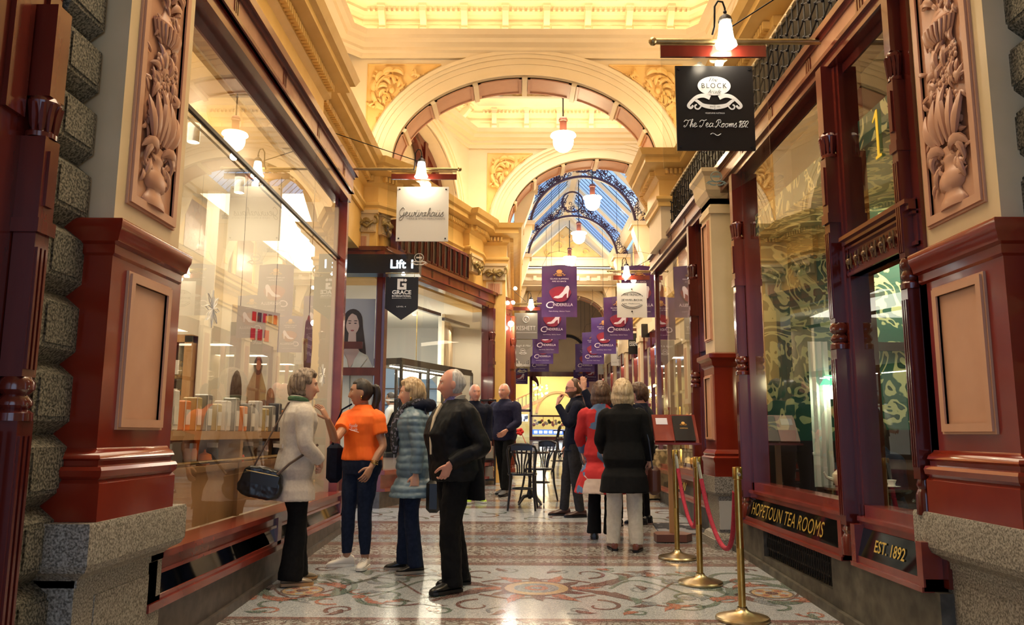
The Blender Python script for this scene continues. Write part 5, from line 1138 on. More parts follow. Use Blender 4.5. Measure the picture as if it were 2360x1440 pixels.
# fashion poster
T = frame((1, 0, 0), (0, 1, 0), (0, 10.98, 0))
t = thing('fashion_poster', 'tall window poster of a long-haired woman in a cream blazer, left of the lift shop', 'poster', (-2.3, 10.98, 1.2))
b = MB(T); b.box(-2.72, -1.98, 0, .015, 1.1, 3.22); b.build('sheet', mat('poster_taupe', (.46, .43, .40), .5), t)
pm = [mat('printed_pale_skin', (.72, .47, .34), .6), mat('printed_brown_hair', (.06, .035, .022), .6), nmat('printed_cream_cloth', (.74, .68, .50), (.80, .74, .58), 6, .6), mat('printed_shadow_fold', (.30, .27, .20), .6), mat('printed_lip', (.45, .12, .10), .5)]
b = MB(T); fx, fz = -2.29, 2.86
def blob(pts, k, g): b.add([(fx+p[0], -g, fz+p[1]) for p in pts], [tuple(range(len(pts)))], k)
def oval(x, z, rx, rz, k, g, a0=0, a1=2*PI, n=20): b.add([(fx+x+rx*math.cos(a0+(a1-a0)*i/n), -g, fz+z+rz*math.sin(a0+(a1-a0)*i/n)) for i in range(n)], [tuple(range(n))], k)
oval(0, .05, .135, .165, 1, .002); blob([(-.134, .07), (-.15, -.06), (-.17, -.16), (-.235, -.30), (-.20, -.40), (-.13, -.47), (-.07, -.34), (.0, -.2), (.07, -.32), (.12, -.45), (.20, -.42), (.185, -.30), (.165, -.16), (.145, -.04), (.134, .07)], 1, .002)
blob([(-.05, -.1), (.05, -.1), (.06, -.3), (.12, -.4), (-.02, -.62), (-.14, -.40), (-.06, -.3)], 0, .004)
oval(0, .0, .095, .15, 0, .006); oval(0, -.04, .07, .125, 0, .0065)
blob([(-.015, .155), (-.06, .10), (-.085, .03), (-.10, -.06), (-.135, -.02), (-.132, .08), (-.09, .17), (-.01, .21)], 1, .008); blob([(-.015, .155), (.05, .12), (.08, .05), (.098, -.06), (.135, -.02), (.132, .08), (.09, .17), (-.01, .21)], 1, .008)
for e in (-1, 1): oval(e*.04, .01, .02, .008, 1, .009, n=10); oval(e*.042, .045, .028, .006, 1, .009, n=10)
oval(0, -.092, .026, .012, 4, .009, n=12); blob([(-.004, .02), (.004, .02), (.014, -.045), (-.014, -.045)], 3, .0085) if False else None
blob([(-.12, -.36), (-.30, -.45), (-.42, -.62), (-.42, -1.7), (.30, -1.7), (.30, -.60), (.22, -.44), (.10, -.38), (-.02, -.66)], 2, .003)
blob([(-.14, -.36), (-.24, -.50), (-.14, -.62), (-.02, -.70), (-.06, -.5)], 2, .010); blob([(.11, -.38), (.22, -.48), (.12, -.62), (-.01, -.70), (.04, -.5)], 2, .010)
for q in (((-.24, -.50), (-.14, -.62), (-.02, -.70), (-.15, -.61)), ((.22, -.48), (.12, -.62), (0, -.70), (.13, -.61)), ((-.02, -.7), (.0, -1.3), (.012, -1.3), (-.005, -.7)), ((-.26, -.8), (-.18, -1.2), (-.16, -1.2), (-.25, -.8)), ((.2, -.8), (.1, -1.1), (.12, -1.1), (.21, -.8))): blob(q, 3, .011)
blob([(-.42, -1.1), (.05, -1.28), (.05, -1.38), (-.42, -1.24)], 0, .012)
b.build('printed_portrait', pm, t)
b = MB(T); b.box(-2.45, -2.12, -.12, -.10, 2.50, 2.60); tag(b.build('shelf_sign', M['wood']), 'small dark wooden sign block in front of the fashion poster', 'sign')
t = thing('lift_sign', 'long black box sign with backlit letters reading Lift 1', 'sign', (-1.85, 10.4, 3.5))
b = MB(); b.box(-2.9, -1.30, 10.35, 10.62, 3.46, 3.72); b.build('sign_box', M['signblack'], t)
T = frame((1, 0, 0), (0, 1, 0), (-1.53, 10.345, 3.585)); text('Lift 1', .30, .12, T, M['glow'], 'backlit_lettering', t, bold=.02)
b = MB(); b.ball((-1.50, 10.3, 3.44), .025, 8); b.build('downlight', M['bulb'], t)
# ------------------------------------------------------------------ hanging shop signs
def tulip(t, x, y, z, s=1.0, light=8, face=-1):
    """frosted tulip shade hung from a goose neck; z is the bottom rim"""
    b = MB(); b.lathe([(.012*s, .20*s), (.035*s, .18*s), (.042*s, .155*s), (0, .155*s)], (x, y, z), 12)
    b.tube([(x, y, z+.19*s), (x, y, z+.24*s), (x-.012*s, y, z+.28*s), (x-.04*s, y, z+.285*s), (x-.06*s, y, z+.25*s), (x-.065*s, y, z+.12*s), (x-.075*s, y+.02, z+.08*s)], .006*s, 6); b.ball((x, y, z+.215*s), .012*s, 6); b.build('lamp_neck', M['iron'], t, smooth=True)
    b = MB(); n = 8; v = []
    for (r, h) in ((.028, .165), (.036, .14), (.042, .08), (.05, .035), (.064, .01), (.058, 0)):
        for j in range(16): q = 2*PI*j/16; rr = r*(1+.05*math.cos(q*8))*s; v.append((x+rr*math.cos(q), y+rr*math.sin(q), z+h*s))
    b.add(v, [(i*16+j, i*16+(j+1) % 16, (i+1)*16+(j+1) % 16, (i+1)*16+j) for i in range(5) for j in range(16)]); b.build('lamp_shade', M['lampglass2'], t, smooth=True)
    if light: point('sign_light', (x, y, z-.03), light, (1, .86, .62), .03)
def bracket(t, xw, xe, y, z, r=.017, barx=None, barz=None, rod=None):
    d = 1 if xe > xw else -1
    b = MB(); b.tube([(xw, y, z), (xe, y, z)], r, 10); b.ball((xe+d*.02, y, z), r*1.5, 8); b.lathe([(r*2, -.01), (r*2, .01)], (xw, y, z), 8); b.tube([(xw, y, z), (xw+d*.03, y, z)], r*2.2, 10); b.tube([(barx[0], y, z-.03), (barx[1], y, z-.03)], .008, 6); b.build('brass_pole', M['brassd'], t, smooth=True)
    b = MB(); b.box(barx[0], barx[1], y-.012, y+.012, barz[0], barz[1]); b.build('timber_bar', M['wood'], t)
    if rod: b = MB(); b.tube(rod, .005, 6); b.build('stay_rod', M['iron'], t)
def pentagon(t, x0, x1, y, z0, z1, ztip, name='acrylic_backing', m=None, th=.004):
    b = MB(); xm = (x0+x1)/2; b.prism([(x0, z1), (x1, z1), (x1, z0), (xm, ztip), (x0, z0)], y, y+th); return b.build(name, m or M['clear'], t)
def crest(b, T, s, k=0):
    """oval over a curling ribbon"""
    b.T = T; b.tube([(.5*s*math.cos(a)*.62, 0, .25*s+.28*s*math.sin(a)) for a in [2*PI*i/28 for i in range(29)]], .022*s, 4, k); b.box(-.2*s, .2*s, 0, .001, .2*s, .3*s, k)
    for e in (-1, 1):
        b.add([(e*p[0]*s, 0, p[1]*s) for p in ((.02, -.02), (.25, .03), (.45, -.02), (.55, -.12), (.50, -.16), (.38, -.08), (.2, -.06), (.02, -.10))], [tuple(range(8)) if e < 0 else tuple(range(7, -1, -1))], k)
        b.add([(e*p[0]*s, .001, p[1]*s) for p in ((.30, -.16), (.40, -.10), (.44, -.14), (.33, -.24), (.16, -.28), (.02, -.26), (.02, -.18), (.18, -.20))], [tuple(range(8))], k)
        b.tube([(e*(.5+.07*math.cos(q))*s, -.001, (-.17+.06*math.sin(q))*s) for q in [i*.6 for i in range(9)]], .016*s, 4, k)
    b.T = IDENT
# 1 spice shop sign (left)
t = thing('hanging_sign', 'square white sign in grey script on clear acrylic, hung on the left', 'hanging sign', (-1.04, 8.5, 3.14))
bracket(t, -1.95, -.66, 8.5, 4.27, .017, (-1.40, -.67), (4.15, 4.21), [(-2.15, 8.5, 4.72), (-1.1, 8.5, 4.36)])
pentagon(t, -1.44, -.70, 8.51, 3.37, 4.18, 3.14)
b = MB(); b.box(-1.33, -.755, 8.485, 8.5, 3.44, 4.06); bd = b.build('board', M['signwhite'], t)
b = MB()
for (x, z) in ((-1.3, 4.03), (-.785, 4.03), (-1.3, 3.47), (-.785, 3.47)): b.tube([(x, 8.485, z), (x, 8.478, z)], .009, 8)
b.build('fixing_stud', M['iron'], t)
STR = {'G': [(.9, 1.55, .5, 1.9, .05, 1.3, .1, .6, .5, .1, .85, .35, .95, .9, .95, -.2, .6, -.75, .2, -.6, .35, -.2, 1.2, .35)], 'e': [(0, .3, .45, .65, .4, .95, .15, .9, .05, .4, .3, .05, .8, .3)], 'w': [(0, .35, .2, .9, .2, .2, .35, .02, .6, .3, .65, .85, .68, .2, .9, .05, 1.1, .5, 1.05, .9, 1.3, .8)], 'u': [(0, .3, .2, .9, .15, .2, .35, .02, .65, .35, .75, .9, .7, .15, .95, .1, 1.05, .3), (.3, 1.25, .32, 1.3), (.7, 1.3, .72, 1.35)], 'r': [(0, .3, .25, .95, .3, .8, .55, .8, .5, .2, .75, .1)], 'z': [(0, .8, .5, .9, .1, .1, .5, .25, .75, .1)], 'h': [(0, .3, .45, 1.5, .35, 1.8, .2, 1.4, .15, 0, .3, .6, .55, .85, .6, .1, .85, .2)], 'a': [(.7, .8, .3, .95, .05, .5, .2, .05, .6, .4, .75, .9, .7, .2, .95, .15)], 'T': [(0, 1.2, .3, 1.6, .9, 1.5, 1.4, 1.7), (.95, 1.55, .75, .6, .4, .05, .1, .2, .3, .4)], 'R': [(.1, 1.1, .3, 1.6, .9, 1.65, 1.0, 1.1, .5, .85, .9, .3, 1.3, .05), (.6, 1.5, .45, .5, .1, .0, -.1, .3)], 'o': [(.35, .85, .05, .6, .2, .05, .55, .2, .5, .75, .3, .85, .8, .75)], 'm': [(0, .3, .2, .85, .15, .05, .4, .8, .55, .8, .5, .05, .75, .8, .95, .8, .9, .15, 1.15, .15)], '1': [(.05, 1.1, .35, 1.45, .2, .0)], '8': [(.5, 1.3, .2, 1.4, .15, 1.0, .5, .55, .4, .05, .1, .1, .1, .45, .5, 1.0, .5, 1.3)], '9': [(.55, 1.0, .3, .8, .1, 1.1, .35, 1.45, .6, 1.2, .45, .4, .1, .0)], '2': [(.1, 1.2, .4, 1.45, .6, 1.1, .05, .1, .3, .15, .65, .0)], ' ': [(.0, .3, .0, .3, .35, .3)], 's': [(0, .3, .45, 1.0, .4, .6, .6, .25, .35, 0, .1, .15)]}
def script(b, word, x0, z0, s, T, r=.004, k=0):
    b.T = T; x = x0
    for ch in word:
        wdt = 0
        if ch == ' ': x += .38*s; continue
        for st in STR[ch]:
            P_ = [(st[i], st[i+1]) for i in range(0, len(st), 2)]; wdt = max(wdt, max(p[0] for p in P_)); pts = []
            for i in range(len(P_)-1):
                p0 = P_[max(0, i-1)]; p1 = P_[i]; p2 = P_[i+1]; p3 = P_[min(len(P_)-1, i+2)]
                for q in range(4):
                    t_ = q/4; f = lambda c: .5*((2*p1[c])+(-p0[c]+p2[c])*t_+(2*p0[c]-5*p1[c]+4*p2[c]-p3[c])*t_*t_+(-p0[c]+3*p1[c]-3*p2[c]+p3[c])*t_**3)
                    pts.append((x+(f(0)+.18*f(1))*s, 0, z0+f(1)*s))
            pts.append((x+(P_[-1][0]+.18*P_[-1][1])*s, 0, z0+P_[-1][1]*s)); b.tube(pts, r, 4, k)
        x += (wdt-.02)*s
    b.T = IDENT
b = MB(); T = frame((1, 0, 0), (0, 1, 0), (-1.04, 8.482, 3.75)); script(b, 'Gewurzhaus', -.262, -.03, .0535, T, .004); addtext(b, 'HERB & SPICE MERCHANTS', .42, .022, T @ Matrix.Translation((.04, 0, -.055)), 0)
b.build('grey_script', M['signgrey'], bd)
b = MB(); crest(b, frame((1, 0, 0), (0, 1, 0), (-1.07, 8.505, 3.22)), .16); b.build('crest_decal', mat('etched_crest', (.55, .52, .48), .6), t)
tulip(t, -1.06, 8.44, 4.15, 1.15); b = MB(); b.ball((-1.0, 8.56, 4.10), .04, 10, 0, (1, 1, 1.1)); b.build('rear_lamp', M['lampglass2'], t, smooth=True)
spot('sign_wash', (-1.06, 8.1, 4.3), (-1.04, 8.5, 3.7), 3)
# 2 tea room sign (right)
t = thing('hanging_sign', 'square black sign with white crest and script on clear acrylic, hung from the right shopfront', 'hanging sign', (1.33, 5.1, 2.9))
bracket(t, 2.14, .95, 5.1, 4.02, .02, (.98, 1.70), (3.905, 3.985), [(1.43, 5.1, 4.1), (2.2, 5.1, 4.62)])
pentagon(t, .985, 1.705, 5.112, 3.12, 3.9, 2.91)
b = MB(); b.box(1.075, 1.60, 5.085, 5.1, 3.235, 3.835); bd = b.build('board', M['signblack'], t)
T = frame((1, 0, 0), (0, 1, 0), (1.335, 5.082, 3.60))
b = MB(); b.T = T; b.add([(.112*math.cos(a), 0, .068*math.sin(a)+.09) for a in [2*PI*i/36 for i in range(36)]], [tuple(range(36))])
def frib(b, pts, w, y=0.):
    o, _ = spath0(pts, 5); v = []
    for i, p in enumerate(o):
        d = (o[min(i+1, len(o)-1)]-o[max(i-1, 0)]).normalized(); t_ = i/(len(o)-1); ww = w(t_) if callable(w) else w
        v += [(p.x-d.z*ww/2, y, p.z+d.x*ww/2), (p.x+d.z*ww/2, y, p.z-d.x*ww/2)]
    b.add(v, [(2*i, 2*i+1, 2*i+3, 2*i+2) for i in range(len(o)-1)])
def spath0(pts, m):
    P_ = [Vector((p[0], 0, p[1])) for p in pts]; n = len(P_); o = []
    for i in range(n-1):
        p0, p1, p2, p3 = P_[max(0, i-1)], P_[i], P_[i+1], P_[min(n-1, i+2)]
        for q in range(m): t_ = q/m; o.append(.5*((2*p1)+(p2-p0)*t_+(2*p0-5*p1+4*p2-p3)*t_*t_+(3*p1-p0-3*p2+p3)*t_**3))
    o.append(P_[-1]); return o, None
for e in (-1, 1):
    frib(b, [(e*x, z) for x, z in ((.03, .005), (.07, .02), (.115, .012), (.155, -.02), (.178, -.052), (.162, -.068), (.145, -.05))], lambda t_: .032*(1-.55*t_)); frib(b, [(e*x, z) for x, z in ((.0, -.062), (.05, -.056), (.085, -.045), (.112, -.022), (.13, -.012))], lambda t_: .034*(1-.5*t_))
    frib(b, [(e*x, z) for x, z in ((.092, -.055), (.11, -.075), (.13, -.07), (.132, -.05), (.12, -.045))], .010)
b.T = IDENT; addtext(b, 'MELBOURNE AUSTRALIA', .13, .010, T @ Matrix.Translation((0, 0, -.105)), 0)
script(b, 'The Tea Rooms 1892', -.218, -.205, .0315, T, .0023); b.tube([(1.335-.035+.07*i/10, 5.081, 3.345+.008*math.sin(i*.7)) for i in range(11)], .0025, 4)
b.build('white_crest_and_script', M['ink'], bd)
b = MB(); addtext(b, 'The', .06, .03, T @ Matrix.Translation((-.005, -.002, .135)), 0, shear=.5); addtext(b, 'BLOCK', .17, .036, T @ Matrix.Translation((0, -.002, .09)), 0, space=1.3); addtext(b, 'Arcade', .09, .026, T @ Matrix.Translation((0, -.002, .048)), 0, shear=.5); addtext(b, 'SINCE 1891', .07, .010, T @ Matrix.Translation((0, -.002, -.06)), 0); b.build('black_lettering', M['signblack'], bd)
b = MB(); crest(b, frame((1, 0, 0), (0, 1, 0), (1.335, 5.108, 3.03)), .12); addtext(b, 'BLOCK', .08, .02, frame((1, 0, 0), (0, 1, 0), (1.335, 5.1, 3.06)), 0); b.build('crest_decal', mat('etched_green_crest', (.25, .35, .28), .6), t)
b = MB()
for (x, z) in ((1.1, 3.81), (1.575, 3.81), (1.1, 3.26), (1.575, 3.26)): b.tube([(x, 5.085, z), (x, 5.078, z)], .009, 8)
b.build('fixing_stud', M['iron'], t)
tulip(t, 1.41, 5.02, 3.945, 1.15, 7)
b = MB(); b.lathe([(0, .07), (.015, .065), (.02, .05), (.05, .02), (.052, .0), (0, 0)], (1.265, 5.18, 3.84), 14); b.build('rear_lamp_cap', M['signgrey'], t, smooth=True); b = MB(); b.ball((1.265, 5.18, 3.835), .03, 8); b.build('rear_bulb', M['lampglass2'], t)
spot('sign_wash', (1.27, 4.95, 3.9), (1.30, 5.09, 3.68), 2.5, ang=80)
# 3 black pentagon sign
t = thing('hanging_sign', 'black pentagonal sign with a white letter emblem hanging under the lift sign', 'hanging sign', (-1.5, 10.2, 2.8))
b = MB(); b.tube([(-1.72, 10.2, 3.43), (-1.28, 10.2, 3.43)], .008, 6); 
for x in (-1.66, -1.34): b.tube([(x, 10.2, 3.43), (x, 10.2, 3.37)], .004, 4)
b.build('rail', M['brassd'], t)
bd = pentagon(t, -1.715, -1.285, 10.2, 2.96, 3.38, 2.81, 'board', M['signblack'], .012)
T = frame((1, 0, 0), (0, 1, 0), (-1.5, 10.195, 3.2)); b = MB(T)
b.prism([(-.06, -.07), (.06, -.07), (.06, .015), (.0, .015), (.0, -.015), (.025, -.015), (.025, -.035), (-.025, -.035), (-.025, .04), (.02, .04), (.02, .075), (-.06, .075)], 0, -.002); b.add([(.045+.02*math.cos(a), -.001, .055+.02*math.sin(a)) for a in [2*PI*i/14 for i in range(14)]], [tuple(range(14))]); b.T = IDENT
b.v = [Vector((p.x, p.y, p.z+.08)) for p in b.v]
addtext(b, 'GRACE', .25, .055, T @ Matrix.Translation((0, 0, -.025)), 0, bold=.03); addtext(b, 'INTERNATIONAL', .25, .026, T @ Matrix.Translation((0, 0, -.075)), 0, bold=.02); addtext(b, 'EDUCATION | MIGRATION', .25, .014, T @ Matrix.Translation((0, 0, -.105)), 0); addtext(b, 'LEVEL 4', .12, .016, T @ Matrix.Translation((0, 0, -.215)), 0)
b.build('white_lettering', M['ink'], bd)
# signs deeper in the arcade
def simple_sign(xw, xe, x0, x1, y, z0, z1, label, bm, lines, ink, pent=True, lamp=True):
    t = thing('hanging_sign', label, 'hanging sign', ((x0+x1)/2, y, z0)); d = 1 if xe > xw else -1
    bx = (min(x0, x1)-.06, max(x0, x1)+.06); bracket(t, xw, xe, y, z1+.22, .016, bx, (z1+.06, z1+.14), [(xw, y, z1+.6), ((x0+x1)/2, y, z1+.26)])
    if pent: pentagon(t, bx[0]-.03, bx[1]+.03, y+.01, z0-.06, z1+.1, z0-.26)
    b = MB(); b.box(x0, x1, y-.012, y, z0, z1); bd = b.build('board', bm, t)
    b = MB(); T = frame((1, 0, 0), (0, 1, 0), ((x0+x1)/2, y-.014, (z0+z1)/2))
    for (s, w, h, dz) in lines: addtext(b, s, w, h, T @ Matrix.Translation((0, 0, dz)), 0)
    return t, b, bd, T
t, b, bd, T = simple_sign(2.7, 1.66, 1.79, 2.32, 13.9, 3.40, 4.02, 'square cream sign with an oval line emblem, hung on the right beyond the grille', M['signwhite'], [('THE FRENCH', .30, .04, .10), ('JEWELBOX', .38, .045, .0), ('est. Melbourne', .28, .02, -.06)], M['signblack'])
b.T = T
for (rx, rz, a0, a1) in ((.22, .15, .5, 2.6), (.22, .15, 3.7, 5.7), (.19, .125, 3.6, 5.8)): b.tube([(rx*math.cos(a0+(a1-a0)*i/14), 0, rz*math.sin(a0+(a1-a0)*i/14)) for i in range(15)], .004, 4)
b.ball((0, 0, .2), .012, 6); b.ball((0, 0, -.2), .016, 6); b.T = IDENT; b.build('black_lettering', M['signblack'], bd); tulip(t, 1.96, 13.84, 4.14, 1.15, 7); b = MB(); b.ball((2.1, 13.95, 4.08), .05, 8); b.build('rear_lamp', M['lampglass2'], t)
spot('sign_wash', (2.05, 13.4, 4.4), (2.05, 13.9, 3.7), 5)
t, b, bd, T = simple_sign(-.15, .60, -.04, .49, 18, 3.50, 4.10, 'dark square sign with a ringed letter at the left, nearest on that side', M['signgrey'], [('KESHETT', .44, .10, -.05)], M['ink'])
b.T = T; b.tube([(.07*math.cos(a), 0, .15+.07*math.sin(a)) for a in [2*PI*i/16 for i in range(17)]], .006, 4); b.T = IDENT; addtext(b, 'K', .05, .07, T @ Matrix.Translation((0, 0, .15)), 0); b.box(-.02, .47, 17.985, 17.986, 3.64, 3.65); b.build('white_lettering', M['ink'], bd); tulip(t, .34, 17.94, 4.22, 1.2, 5)
t = thing('hanging_sign', 'grey pentagonal sign with a small white emblem below the dark square sign', 'hanging sign', (.2, 22, 3.3)); bd = pentagon(t, -.08, .46, 22, 3.53, 3.96, 3.25, 'board', M['signgrey']); b = MB(); addtext(b, 'Haigh & Mini', .44, .07, frame((1, 0, 0), (0, 1, 0), (.19, 21.99, 3.78)), 0, shear=.3); crest(b, frame((1, 0, 0), (0, 1, 0), (.19, 21.99, 3.60)), .2); b.build('white_lettering', M['ink'], bd); b = MB(); b.tube([(-.2, 22, 4.0), (.5, 22, 4.0)], .015, 6); b.build('rail', M['brassd'], t)
t, b, bd, T = simple_sign(-.15, .58, -.08, .47, 26, 3.54, 3.92, 'white sign with heavy black capitals on the left of the far arcade', M['signwhite'], [('MR WARES', .46, .13, -.04)], M['signblack'])
b.T = T; b.tube([(.06*math.cos(PI*i/8), 0, .06+.06*math.sin(PI*i/8)) for i in range(9)], .01, 4); b.T = IDENT; b.build('black_lettering', M['signblack'], bd); b = MB(); crest(b, frame((1, 0, 0), (0, 1, 0), (.2, 25.99, 3.42)), .28); b.build('crest_decal', M['signgrey'], t)
t, b, bd, T = simple_sign(3.3, 3.1, 3.12, 3.30+.30, 21.9, 3.55, 4.14, 'black square sign with white capitals, against the right wall of the far arcade', M['signblack'], [('ESSENSORIE', .42, .12, 0)], M['ink'], False); b.build('white_lettering', M['ink'], bd)
t, b, bd, T = simple_sign(3.45, 3.05, 3.12, 3.62, 26, 3.58, 4.19, 'white square sign with a thin line sketch, right side of the far arcade', M['signwhite'], [('Li', .10, .25, .05), ('Lune  Maison', .4, .05, -.18)], M['signgrey'], False); b.build('grey_sketch', M['signgrey'], bd); b = MB(); b.ball((3.2, 25.95, 4.35), .06, 6); b.build('lamp_bulb', M['lampglass2'], t)
t, b, bd, T = simple_sign(3.45, 3.05, 3.10, 3.62, 30, 3.6, 4.2, 'small blank-looking white sign, farthest on the right side', M['signwhite'], [('parlour', .4, .05, .05)], M['signgrey'], False); b.build('grey_lettering', M['signgrey'], bd); b = MB(); b.ball((3.2, 29.95, 4.4), .07, 6); b.build('lamp_bulb', M['lampglass2'], t)
t = thing('lift_sign', 'small black backlit lift sign on the right wall beside an amber beacon', 'sign', (3.62, 20, 3.9)); b = MB(); b.box(3.2, 3.75, 20, 20.1, 3.80, 4.14); b.build('sign_box', M['signblack'], t); text('Li', .18, .14, frame((1, 0, 0), (0, 1, 0), (3.6, 19.99, 3.97)), M['glow'], 'backlit_lettering', t)
t = thing('beacon_lamp', 'amber dome beacon lamp on a dark cabinet top on the right side', 'lamp', (3.5, 19, 3.5)); b = MB(); b.lathe([(.08, 0), (.08, .1), (.05, .18), (0, .2)], (3.5, 19, 3.55), 12); b.build('dome', mat('amber_dome', (.9, .35, .02), .3, emit=1.2, ecol=(1, .38, .02)), t, smooth=True); b = MB(); b.lathe([(.1, -.06), (.1, 0), (0, 0)], (3.5, 19, 3.55), 12); b.build('base', M['iron'], t)
# small bright bulb on the left post (starburst in the photograph)
t = thing('wall_lamp', 'very bright bare bulb on the post at the end of the corner shop', 'lamp', (-.1, 14.85, 3.4)); b = MB(); b.ball((-.1, 14.85, 3.41), .055, 10); b.build('bulb', mat('dazzling_bulb', (1, 1, .95), .3, emit=220, ecol=(1, .95, .85)), t, smooth=True); b = MB(); b.tube([(-.1, 14.9, 3.46), (-.1, 15.05, 3.55)], .012, 6); b.build('arm', M['iron'], t)
for i, (x, y, z) in enumerate(((-.02, 15.0, 4.12), (-.06, 15.1, 3.86))): tag(MB().ball((x, y, z), .035, 8).build('lamp_bulb', M['bulb']), 'small round bulb on the wall above the dazzling lamp, %s' % ('upper', 'lower')[i], 'lamp')
for i, (y, z) in enumerate(((15.5, 3.64), (18.9, 3.60), (22.3, 3.60), (25.6, 3.60), (28.9, 3.60))):
    nth = ('nearest', 'second', 'third', 'fourth', 'farthest')[i]
    banner(.855, y, z, .70, 1.04, '%s purple banner with a glass slipper in the left row' % (nth,), i > 2); banner(2.44+.02*i, y, z, .70, 1.04, '%s purple banner with a glass slipper in the right row' % (nth,), i > 1)
banner(2.85, 30.4, 3.35, .58, .75, 'extra purple banner low at the right, nearer of two'); banner(2.6, 31.6, 3.2, .62, .7, 'extra purple banner low at the right, farther of two', True); banner(.15, 30.5, 3.25, .6, .6, 'short purple banner under the white capitals sign', True)
# ------------------------------------------------------------------ tea room interior
def wallpaper(name, bg, fg):
    m = mat(name, bg, .6); nt = m.node_tree; n = nt.nodes; L = nt.links; b = n['Principled BSDF']; t = n.new('ShaderNodeTexCoord')
    a = n.new('ShaderNodeTexNoise'); a.inputs['Scale'].default_value = 3.0; a.inputs['Detail'].default_value = 1.5; a.inputs['Distortion'].default_value = 2.6; L.new(t.outputs['Object'], a.inputs['Vector'])
    r = n.new('ShaderNodeValToRGB'); e = r.color_ramp; e.elements[0].position = .0; e.elements[0].color = (*bg, 1); e.elements[1].position = .50; e.elements[1].color = (*bg, 1)
    for p, c in ((.515, fg), (.60, fg), (.605, (bg[0]*.4, bg[1]*.5, bg[2]*.4)), (.64, (bg[0]*.4, bg[1]*.5, bg[2]*.4)), (.65, bg)): x = e.elements.new(p); x.color = (*c, 1)
    L.new(a.outputs['Fac'], r.inputs['Fac']); L.new(r.outputs['Color'], b.inputs['Base Color']); return m
area('tea_wall_fill', (3.3, 6.2, 2.9), 1.0, 11, (1, .92, .65), (PI/2-.3, 0, 0), .4)  # added fill aimed down the room to bring up the wallpaper
wp_ = wallpaper('green_leaf_wallpaper', (.012, .075, .045), (.46, .46, .22))
b = MB(); b.box(5.2, 5.3, 4.0, 12.2, 1.55, 4.1, 0); b.box(5.2, 5.3, 4.0, 12.2, .2, 1.55, 1); b.box(2.4, 5.3, 4.05, 4.15, .2, 4.1, 0); b.box(2.3, 5.3, 7.96, 8.06, 1.3, 4.1, 0); b.box(2.3, 5.3, 7.94, 8.06, .2, 1.3, 1)
b.box(2.25, 5.3, 4.0, 12.2, 4.0, 4.1, 2); b.box(2.25, 5.3, 4.0, 12.2, .1, .22, 1); b.box(2.9, 3.25, 6.6, 6.95, 1.4, 4.0, 0); b.box(2.9, 3.25, 6.6, 6.95, .2, 1.4, 1); b.box(2.25, 5.3, 4.15, 7.95, 3.2, 3.4, 0); b.box(2.3, 2.62, 7.5, 7.95, 1.4, 4, 0); b.box(2.3, 2.62, 7.5, 7.95, .2, 1.4, 1); b.box(3.7, 4.9, 7.90, 7.95, 1.3, 3.1, 3); b.box(2.35, 5.2, 12.1, 12.2, .2, 4.0, 4)
b.box(2.85, 3.3, 6.55, 7.0, 2.05, 2.12, 1)
struct(b.build('wall_tea_room', [wp_, mat('dark_panelling', (.025, .010, .008), .35), mat('dim_ceiling', (.20, .22, .18), .6), mat('grey_green_door', (.10, .12, .10), .5), mat('cream_wall_cafe', (.50, .40, .26), .6)]))
area('tea_room_light', (3.6, 6.0, 3.15), .8, 16, (.8, 1, .7), (0, 0, 0), 1.5)
def sconce(x, y, z, label):
    t = thing('wall_lamp', label, 'lamp', (x, y, z)); b = MB(); b.tube([(x+.22, y, z-.05), (x+.12, y, z-.16), (x+.03, y, z-.14), (x, y, z-.08)], .014, 6); b.ball((x+.22, y, z-.03), .05, 8, 0, (.4, 1, 1.5)); b.build('brass_arm', M['brass'], t, smooth=True)
    b = MB(); b.ball((x, y, z), .095, 16); b.build('globe', mat('soft_yellow_globe', (.9, .85, .5), .3, emit=1.1, ecol=(1, .86, .36)), t, smooth=True); point('sconce_light', (x-.14, y, z), 9, (1, .85, .45), .08)
sconce(3.1, 5.2, 1.95, 'pale globe wall lamp on a brass arm against green wallpaper in the tea room')
t = thing('table_lamp', 'small lit green-glass lamp glowing by the tea room column', 'lamp', (2.86, 7.2, 1.75)); b = MB(); b.lathe([(.05, .09), (.11, 0)], (2.86, 7.2, 1.8), 12); b.build('lamp_shade', mat('green_lit_shade', (.05, .5, .25), .3, emit=.9, ecol=(.2, .9, .5)), t); b = MB(); b.lathe([(0, 0), (.05, 0), (.03, .1), (0, .12)], (2.86, 7.2, 1.68), 10); b.build('bulb', M['lampglass2'], t); point('lamp_light', (2.86, 7.1, 1.72), 3, (.9, 1, .6), .03)
b = MB()
for i in range(6): b.add([(2.66+.03*i, 7.2+(.02 if i % 2 else 0), .9), (2.69+.03*i, 7.2+(0 if i % 2 else .02), .9), (2.69+.03*i, 7.2+(0 if i % 2 else .02), 2.2), (2.66+.03*i, 7.2+(.02 if i % 2 else 0), 2.2)], [(0, 1, 2, 3)])
tag(b.build('curtain', mat('white_drape', (.65, .70, .70), .7), smooth=True), 'narrow white drape hanging inside the main tea room window', 'curtain')
